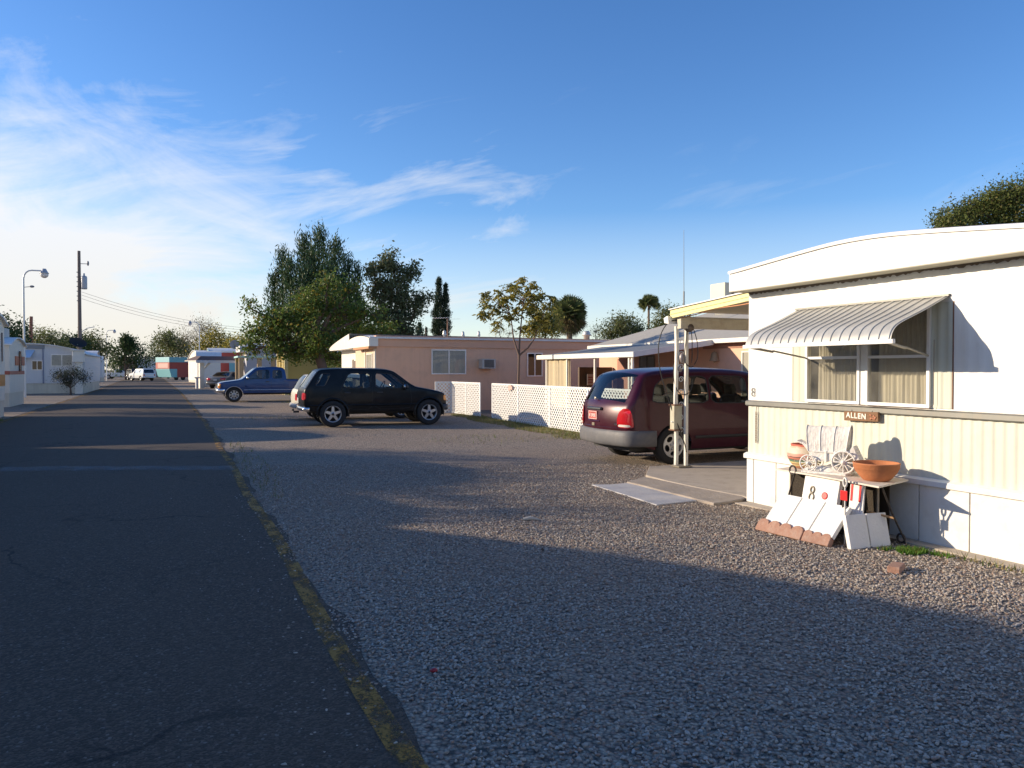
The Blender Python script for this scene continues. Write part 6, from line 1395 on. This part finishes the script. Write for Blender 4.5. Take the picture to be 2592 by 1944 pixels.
    def path(s, z, br, reach, n=9, out=0.0):
        xe = s.edge(z, br); sg = 1 if br == 'r' else -1; pts = []; we = s.W(xe, z)
        for i in range(7): x = xe + sg*reach*(1-i/6.0); pts.append((x, -s.W(x, z, False)))
        c = s.cr[1]
        for i in range(n):
            t = -1 + 2*(i+.5)/n; pts.append((xe - sg*c*(1-t*t), t*we))
        for i in range(7): x = xe + sg*reach*i/6.0; pts.append((x, s.W(x, z, False)))
        o = []
        for i, p in enumerate(pts):
            a, b = pts[max(0,i-1)], pts[min(len(pts)-1,i+1)]; t = Vector((b[0]-a[0], b[1]-a[1])).normalized(); nn = Vector((-t.y, t.x)) if br == 'r' else Vector((t.y, -t.x)); o.append((p, nn))
        return o
    def bumper(s, br, z0, z1, reach, out, mat, name='bumper', zref=None):
        zref = zref or (z0+z1)/2; P = s.path(zref, br, reach); rings = []
        for i, (p, nn) in enumerate(P):
            k = min(1, min(i, len(P)-1-i)/2.0 + .35); h_ = z1-z0; sec = [(-.02,z0),(out*.45*k,z0+.004),(out*.8*k,z0+h_*.10),(out*k,z0+h_*.28),(out*k,z0+h_*.62),(out*.85*k,z0+h_*.82),(out*.5*k,z0+h_*.95),(-.02,z1)]
            rings.append([(p[0]+nn.x*o, p[1]+nn.y*o, z) for o, z in sec])
        g = MB(); g.loft(rings, 0, True, True, True); return g.build(name, mat, s.root, world=False, angle=50)
    def band(s, z0, z1, x0, x1, out, mat, name):
        g = MB()
        for sy in (1,-1):
            n = 20; g.loft([[(x, sy*(s.W(x, z, False)+o), z) for z, o in ((z0,-.01),(z0+.008,out),(z1-.008,out),(z1,-.01))] for x in [x0+(x1-x0)*i/n for i in range(n+1)]], closed=False, caps=False)
        return g.build(name, mat, s.root, world=False)
    def corner(s, br, poly, sy, mat, name, out=.012, parent=None):
        """lamp or trim wrapped round a rear/front corner; poly in (s, z): s<0 inward across the end, s>0 along the side"""
        sg = 1 if br == 'r' else -1; vs, fs = cdt(resample(rpoly(poly), .04, True), (), .05); V = []
        for a, z in vs:
            xe = s.edge(z, br); we = s.W(xe, z)
            if a <= 0:
                y = we + a; t = max(-1, min(1, y/we)); V.append((xe - sg*(s.cr[1]*(1-t*t) + out), sy*(y + out*.5), z))
            else: V.append((xe + sg*(a - out*max(0, 1-a/.05)), sy*(s.W(xe+sg*a, z)+out), z))
        g = MB(); g.add(V, fs, 0, True); return g.build(name, mat, parent or s.root, world=False, recalc=False)
    def side(s, poly, sy, mat, name, out=.01, parent=None):
        vs, fs = cdt(resample(rpoly(poly, 1), .06, True), (), .1); g = MB(); g.add([(x, sy*(s.W(x, z)+out), z) for x, z in vs], fs, 0, True); return g.build(name, mat, parent or s.root, world=False, recalc=False)
    def mirror(s, x, z, mat, sides=(1,-1), r=(.07,.11,.085)):
        for sy in sides:
            g = MB(); y = s.W(x, z)+.12; g.ball((x, sy*y, z+.04), r, 12, 8); g.tube([(x+.05, sy*(y-.16), z-.02),(x, sy*(y-.05), z+.02)], .025, 6); o = g.build('mirror', mat, s.root, world=False)
            g = MB(); g.ball((x-r[0]*.55, sy*y, z+.04), (r[0]*.55, r[1]*.85, r[2]*.82), 12, 6); g.build('mirror_glass', CHROME, o, world=False)
def rear_plate(car, z, y, w_, h, mat, name='license_plate', br='r', out=.02):
    xe = car.edge(z, br); sg = 1 if br == 'r' else -1; we = car.W(xe, z); t = y/we; x = xe - sg*(car.cr[1]*(1-t*t) + out)
    g = MB(); g.box((x, y-w_/2, z-h/2), (x+sg*.012, y+w_/2, z+h/2)); return g.build(name, mat, car.root, world=False, bevel=.004), x

# ---- maroon minivan
MAR = paint('maroon_paint', (.048,.003,.013), .55, .1, .33, .3)
VL = 4.72
van = Car('minivan', 'maroon minivan parked nose in beside the lattice fence and the porch posts', 'minivan', (7.05, 12.09, 0), R_(0),
    [(.10,.40),(.07,.55),(.045,.66),(.04,.82),(.07,1.02),(.13,1.12),(.33,1.50),(.44,1.60),(.75,1.655),(1.6,1.69),(2.5,1.66),(2.95,1.58),(3.35,1.38),(3.75,1.12),(4.2,1.00),(4.55,.88),(4.70,.68),(4.72,.45),(4.66,.28)], VL, .92, 1.06, 1.68, .27,
    [(.95,.335),(3.82,.335)], MAR, tumble=.16, rnd=.085, taper=(.16,.5,.15,.5), crown=(.035,.13), ws=(1.10,1.57,2.8), rg=(1.08,1.57,.5), glass=glassm('van_glass', (.74,.78,.76), .008, .8))
van.rp = 2
van.shell(windows=[[(.50,1.09),(.60,1.38),(.80,1.52),(1.72,1.56),(1.72,1.07)],[(1.775,1.07),(1.775,1.56),(2.60,1.54),(2.60,1.06)],[(2.665,1.06),(2.665,1.535),(2.95,1.47),(3.30,1.23),(3.44,1.06)]],
    doors=[[(2.64,.40),(2.62,1.06),(2.63,1.55),(2.98,1.50),(3.36,1.24),(3.52,1.05),(3.42,.78),(3.30,.40)]])
van.seats([1.15,1.95,2.75], .62, .58, wheel_x=3.15)
van.bumper('r', .33, .62, .50, .055, pm('grey_bumper', (.115,.115,.12), .6, var=.08, dirt=(.25,.22,.2), dirtamt=.3)); van.bumper('f', .30, .58, .6, .06, MATS['grey_bumper'])
van.band(.44, .50, 1.40, 3.36, .014, BLKP, 'side_moulding')
for sy in (1,-1):
    t_ = van.corner('r', [(-.13,.66),(-.135,.80),(-.11,.92),(-.03,1.0),(.03,.99),(.08,.90),(.11,.78),(.11,.66)], sy, TAIL, 'taillight', .016)
    van.corner('r', [(-.11,.675),(-.11,.715),(.05,.715),(.06,.675)], sy, WHITEL, 'reverse_lens', .022, t_)
    van.corner('f', [(-.40,.62),(-.40,.78),(.0,.80),(.22,.82),(.20,.66)], sy, HEADL, 'headlight', .014)
van.mirror(3.30, 1.07, MAR)
PLR = pm('plate_red', (.50,.10,.08), .5, var=.05); pl, px = rear_plate(van, .845, .12, .31, .155, PLR, out=.012)
PLW = pm('plate_white', (.78,.68,.62), .5); g = MB(); g.box((px-.003,.12-.148,.775),(px,.12+.148,.782)); g.box((px-.003,.12-.148,.908),(px,.12+.148,.915)); g.box((px-.003,.12-.150,.775),(px,.12-.142,.915)); g.box((px-.003,.12+.142,.775),(px,.12+.150,.915)); g.build('plate_border', PLW, pl, world=False)
text_obj('plate_lettering', '8 290E', .082, Matrix.Translation((px-.003, .12, .84)) @ FACE_NEGX, PLW, None, .002, .001).parent = pl
g = MB(); g.box((px-.004,.06,.885),(px-.001,.18,.900)); g.build('plate_header', pm('plate_dark', (.3,.06,.05), .5), pl, world=False)
def rearx(z, y): xe = van.edge(z, 'r'); t = y/van.W(xe, z); return xe - van.cr[1]*(1-t*t)
g = MB(); n = 10; g.loft([[(rearx(.965,y)-.002,y,.945),(rearx(.965,y)-.045,y,.950),(rearx(.965,y)-.045,y,.985),(rearx(.965,y)-.002,y,1.0)] for y in [-.17+.50*i/n for i in range(n+1)]], sm=False); g.build('tailgate_handle', pm('dark_handle', (.05,.055,.06), .45), van.root, world=False, bevel=.01)
g = MB(); g.loft([[(rearx(.735,y)-.002,y,.735),(rearx(.735,y)-.012,y,.745),(rearx(.735,y)-.002,y,.76)] for y in [-.12+.44*i/n for i in range(n+1)]], sm=False); g.build('plate_recess_lip', MAR, van.root, world=False)
g = MB(); g.loft([[(rearx(.655,y)-.001,y,.645),(rearx(.655,y)-.010,y,.652),(rearx(.655,y)-.001,y,.660)] for y in [-.78+1.56*i/14 for i in range(15)]], sm=False); g.build('tailgate_edge', MAR, van.root, world=False)
g = MB(); g.box((rearx(.69,.10)-.012,.055,.655),(rearx(.69,.10),.145,.71)); g.build('hitch_emblem', pm('emblem_bronze', (.30,.25,.18), .4, .5), van.root, world=False, bevel=.008)
te = text_obj('badge', 'CARAVAN', .050, Matrix.Translation((rearx(.72,-.53)-.002, -.50, .715)) @ Matrix.Rotation(R_(-9), 4, 'Z') @ FACE_NEGX, CHROME, None, .003, .001); te.parent = van.root
te = text_obj('badge', 'DODGE', .045, Matrix.Translation((rearx(.74,.66)-.002, .64, .735)) @ Matrix.Rotation(R_(10), 4, 'Z') @ FACE_NEGX, CHROME, None, .003, .001); te.parent = van.root
g = MB(); x = rearx(1.11,.23); g.box((x+.020,.205,1.105),(x+.028,.265,1.165)); g.build('window_sticker', pm('sticker', (.80,.76,.62), .6), van.root, world=False)
g = MB(); g.tube([(rearx(1.13,0)-.03,.02,1.13),(rearx(1.13,.2)-.03,.20,1.15)], .008, 5); g.build('wiper', BLKP, van.root, world=False)
for x, y in ((.95,-.80),(.95,.80),(3.82,-.80),(3.82,.80)): wheel(van.root, x, y, .335, .215, 'cap')

# ---- black SUV
NAV = paint('black_green_paint', (.004,.005,.006), .25, .0, .35, .2)
suv = Car('suv', 'black SUV with five spoke alloy wheels parked side on in front of the pink home', 'SUV', (3.36, 23.25, 0), R_(-2.0),
    [(.10,.52),(.05,.62),(.03,.80),(.06,1.08),(.12,1.16),(.42,1.61),(.56,1.675),(1.2,1.695),(2.3,1.685),(2.60,1.64),(2.74,1.57),(3.26,1.16),(3.55,1.105),(4.08,1.0),(4.24,.93),(4.30,.74),(4.28,.50),(4.20,.42)], 4.30, .86, 1.08, 1.69, .44,
    [(.86,.385),(3.72,.385)], NAV, tumble=.13, rnd=.055, taper=(.10,.3,.07,.25), crown=(.03,.05), ws=(1.18,1.60,2.58), rg=(1.14,1.60,.48), glass=glassm('suv_glass', (.80,.84,.82), .008, .9))
suv.rp = 1
suv.shell(windows=[[(.36,1.19),(.54,1.55),(.82,1.55),(.64,1.19)],[(1.12,1.13),(1.33,1.555),(1.94,1.56),(1.94,1.12)],[(2.10,1.12),(2.11,1.56),(2.46,1.55),(2.60,1.525),(3.04,1.18),(3.06,1.11)]],
    doors=[[(1.34,.50),(1.24,.78),(1.06,1.08),(1.30,1.595),(2.005,1.60),(2.01,1.08),(2.0,.50)],[(2.04,.50),(2.05,1.08),(2.055,1.60),(2.50,1.588),(2.66,1.555),(3.12,1.20),(3.16,1.0),(3.18,.70),(3.10,.50)]])
suv.seats([1.25,2.15], .72, .56, wheel_x=2.55)
suv.bumper('r', .47, .60, .12, .085, CHROME); suv.bumper('f', .44, .62, .16, .06, pm('dark_bumper', (.05,.055,.06), .5)); suv.band(.60,.66,.2,4.25,.012, NAV, 'side_moulding')
for sy in (1,-1):
    suv.corner('r', [(-.16,.80),(-.16,1.0),(.06,1.0),(.07,.80)], sy, TAIL, 'taillight', .012); suv.corner('f', [(-.42,.74),(-.42,.88),(-.03,.90),(-.03,.74)], sy, HEADL, 'headlight', .01); suv.corner('f', [(-.03,.73),(-.03,.89),(.09,.89),(.12,.74)], sy, AMBER, 'turn_signal', .012)
    for wx, r in suv.wheels:
        g = MB(); g.loft([[(wx+r*k*math.cos(a), sy*(suv.w0-.035+o), r+r*k*math.sin(a)) for a in [math.pi*(i/16*1.12-.06) for i in range(17)]] for k, o in ((1.06,.0),(1.08,.055),(1.18,.055),(1.24,.025))], closed=False, caps=False); g.build('fender_flare', NAV, suv.root, world=False)
suv.mirror(2.98, 1.12, BLKP); rear_plate(suv, .76, .0, .31, .16, WHITEL)
g = MB(); g.box((.0,-.05,.40),(-.16,.05,.46)); g.ball((-.17,0,.49), .035); g.build('tow_hitch', BLKP, suv.root, world=False)
for x, y in ((.86,-.75),(.86,.75),(3.72,-.75),(3.72,.75)): wheel(suv.root, x, y, .385, .26, 'alloy')

# ---- cream wagon parked beyond the SUV
CRM = paint('cream_paint', (.62,.58,.47), .5, 0, .4)
wag = Car('station_wagon', 'cream coloured wagon mostly hidden behind the black SUV, its lit tail showing', 'car', (3.60, 26.35, 0), R_(-1),
    [(.08,.45),(.04,.60),(.05,.90),(.10,1.0),(.34,1.42),(.46,1.49),(1.3,1.53),(2.2,1.50),(2.55,1.42),(3.2,1.02),(4.1,.90),(4.28,.75),(4.30,.5),(4.2,.38)], 4.3, .84, .96, 1.53, .36, [(.85,.31),(3.5,.31)], CRM, tumble=.13, rnd=.06, ws=(1.02,1.44,2.4), rg=(1.0,1.43,.42))
wag.shell(windows=[[(.50,1.0),(.70,1.38),(1.3,1.40),(1.3,.99)],[(1.42,.99),(1.42,1.41),(2.2,1.38),(2.75,1.08),(2.8,.99)]]); wag.bumper('r', .40, .56, .4, .08, pm('grey_bumper2', (.35,.34,.32), .5))
for sy in (1,-1): wag.corner('r', [(-.14,.66),(-.14,.88),(.03,.88),(.03,.66)], sy, TAIL, 'taillight', .012)
wag.seats([1.3,2.0], .58, .5)
for x, y in ((.85,-.74),(.85,.74),(3.5,-.74),(3.5,.74)): wheel(wag.root, x, y, .31, .19, 'steel')

# ---- blue pickup (faces the road, i.e. -X)
BLU = paint('blue_paint', (.006,.045,.160), .8, .2, .35)
pk = Car('pickup_truck', 'blue extended cab pickup with chrome bumper parked facing the road', 'pickup truck', (7.42, 42.5, 0), R_(180),
    [(.08,.62),(.04,.75),(.03,1.10),(.06,1.14),(1.98,1.14),(2.03,1.16),(2.10,1.66),(2.20,1.76),(2.8,1.80),(3.45,1.77),(3.62,1.70),(4.22,1.16),(4.40,1.12),(5.20,1.02),(5.34,.95),(5.38,.75),(5.36,.55),(5.28,.48)], 5.38, .97, 1.12, 1.80, .46, [(1.05,.37),(4.62,.37)], BLU,
    tumble=.14, rnd=.06, taper=(.09,.25,.04,.15), crown=(.03,.05), chk=2, ws=(1.20,1.70,3.45), rg=(1.24,1.66,2.3), glass=glassm('pickup_glass', (.42,.47,.52), .008, 1.2))
pk.rp = 2
pk.shell(windows=[[(2.24,1.20),(2.27,1.62),(2.72,1.63),(2.74,1.20)],[(2.86,1.18),(2.88,1.65),(3.46,1.63),(3.98,1.20),(4.0,1.17)]], doors=[[(2.80,.55),(2.80,1.12),(2.81,1.72),(3.50,1.69),(4.12,1.16),(4.10,.80),(4.03,.55)]])
pk.seats([2.45,3.05], .80, .56, wheel_x=3.4); pk.bumper('f', .50, .70, .30, .09, CHROME); pk.bumper('r', .52, .66, .2, .08, CHROME)
TWO = pm('silver_blue', (.30,.36,.44), .35, .5, coat=.8); pk.band(.60,.64,1.5,4.15,.012, CHROME, 'side_moulding')
for sy in (1,-1):
    pk.corner('f', [(-.40,.74),(-.40,.95),(-.02,.96),(-.02,.74)], sy, HEADL, 'headlight', .012); pk.corner('f', [(-.02,.72),(-.02,.95),(.10,.94),(.11,.72)], sy, AMBER, 'turn_signal', .013); pk.corner('r', [(-.10,.72),(-.10,1.05),(.05,1.05),(.05,.72)], sy, TAIL, 'taillight', .012)
    for wx, r in pk.wheels:
        g = MB(); g.loft([[(wx+r*k*math.cos(a), sy*(pk.w0-.03+o), r+r*k*math.sin(a)) for a in [math.pi*(i/16*1.1-.05) for i in range(17)]] for k, o in ((1.12,.03),(1.16,.045),(1.20,.03))], closed=False, caps=False); g.build('wheel_arch_trim', pm('arch_chrome', (.55,.50,.46), .3, .7), pk.root, world=False)
g = MB(); xe = pk.edge(.85,'f')+.05; g.box((xe,-.52,.74),(xe+.02,.52,.94)); g.build('grille', BLKP, pk.root, world=False)
g = MB()
for k in range(4): g.box((xe+.02,-.52,.76+k*.05),(xe+.03,.52,.775+k*.05))
g.build('grille_bars', CHROME, pk.root, world=False)
pk.mirror(3.98, 1.20, CHROME, r=(.06,.12,.10))
for x, y in ((1.05,-.83),(1.05,.83),(4.62,-.83),(4.62,.83)): wheel(pk.root, x, y, .37, .24, 'steel')

# ---- silver sedan under the far carport
SIL = paint('silver_paint', (.17,.165,.155), .7, .4, .35); b = gnd(545, 984)
sd = Car('sedan', 'silver sedan with red tail lamps backed toward the road by the far carport', 'car', (b.x, b.y, 0), R_(60),
    [(.08,.42),(.03,.60),(.04,.86),(.10,.96),(.80,1.03),(1.45,1.38),(1.7,1.44),(2.5,1.45),(2.8,1.40),(3.5,1.02),(4.3,.86),(4.5,.70),(4.52,.45),(4.42,.34)], 4.52, .88, .95, 1.45, .32, [(.95,.32),(3.65,.32)], SIL, tumble=.2, rnd=.07, crown=(.03,.08), ws=(1.05,1.40,2.7), rg=(1.06,1.38,1.5), glass=glassm('sedan_glass', (.12,.15,.2), .008, 1.2))
sd.shell(windows=[[(1.35,1.0),(1.62,1.33),(2.2,1.36),(2.2,.99)],[(2.28,.99),(2.28,1.36),(2.75,1.33),(3.2,1.04),(3.22,.98)]]); sd.bumper('r', .36, .60, .4, .06, SIL)
for sy in (1,-1): sd.corner('r', [(-.30,.74),(-.30,.90),(.02,.94),(.20,.90),(.18,.74)], sy, TAIL, 'taillight', .012)
rear_plate(sd, .76, 0, .31, .15, WHITEL, out=.012); sd.seats([1.5,2.35], .5, .5)
for x, y in ((.95,-.77),(.95,.77),(3.65,-.77),(3.65,.77)): wheel(sd.root, x, y, .32, .2, 'steel')

# ---- far vehicles at the end of the road
WHP = paint('white_paint', (.70,.71,.70), .6, 0, .35)
def farcar(name, label, cat, loc, rz, kind, pt):
    if kind == 'pickup': pr_ = [(.08,.6),(.04,.75),(.03,1.05),(1.9,1.07),(1.96,1.10),(2.0,1.55),(2.15,1.66),(3.0,1.68),(3.2,1.62),(3.75,1.08),(4.9,.98),(5.1,.85),(5.12,.55),(5.0,.46)]; L = 5.12; wn = [[(2.15,1.10),(2.2,1.55),(3.05,1.56),(3.5,1.12)]]; wh = [(1.0,.37),(4.2,.37)]; zt = 1.68; bl = 1.06; ws = (1.14,1.6,3.0); rg = (1.14,1.56,2.2)
    else: pr_ = [(.08,.5),(.03,.7),(.05,1.05),(.25,1.65),(.4,1.75),(2.4,1.76),(2.65,1.70),(3.2,1.12),(4.3,1.02),(4.5,.9),(4.52,.55),(4.4,.44)]; L = 4.52; wn = [[(.42,1.12),(.52,1.60),(1.3,1.62),(1.3,1.12)],[(1.4,1.12),(1.4,1.62),(2.4,1.6),(2.85,1.14)]]; wh = [(.9,.37),(3.6,.37)]; zt = 1.76; bl = 1.08; ws = (1.16,1.68,2.5); rg = (1.12,1.66,.3)
    c = Car(name, label, cat, loc, rz, pr_, L, .9, bl, zt, .42, wh, pt, rnd=.05, ws=ws, rg=rg, glass=MATS['sedan_glass']); c.shell(windows=wn); c.bumper('f', .46,.64,.3,.07, CHROME); c.bumper('r', .46,.62,.3,.07, CHROME)
    for sy in (1,-1): c.corner('f', [(-.36,.70),(-.36,.88),(-.02,.88),(-.02,.70)], sy, HEADL, 'headlight', .012); c.corner('r', [(-.12,.72),(-.12,1.0),(.03,1.0),(.03,.72)], sy, TAIL, 'taillight', .012)
    for wx, r in wh:
        for y in (-.78,.78): wheel(c.root, wx, y, r, .22, 'steel')
    return c
b = gnd(278, 959.5); farcar('pickup_truck', 'white pickup nosing out from behind the far left homes', 'pickup truck', (b.x-1.0, b.y+1.2, 0), R_(-14), 'pickup', WHP)
b = at(322, 952, 122); farcar('suv', 'dark SUV in the shade under the far wide tree', 'SUV', (b.x+.6, b.y+1, 0), R_(-72), 'suv', paint('dark_grey_paint', (.02,.02,.024), .8))
b = at(362, 952, 112); farcar('suv', 'white SUV beside the dark one at the far end of the road', 'SUV', (b.x+.9, b.y-2, 0), R_(118), 'suv', WHP)
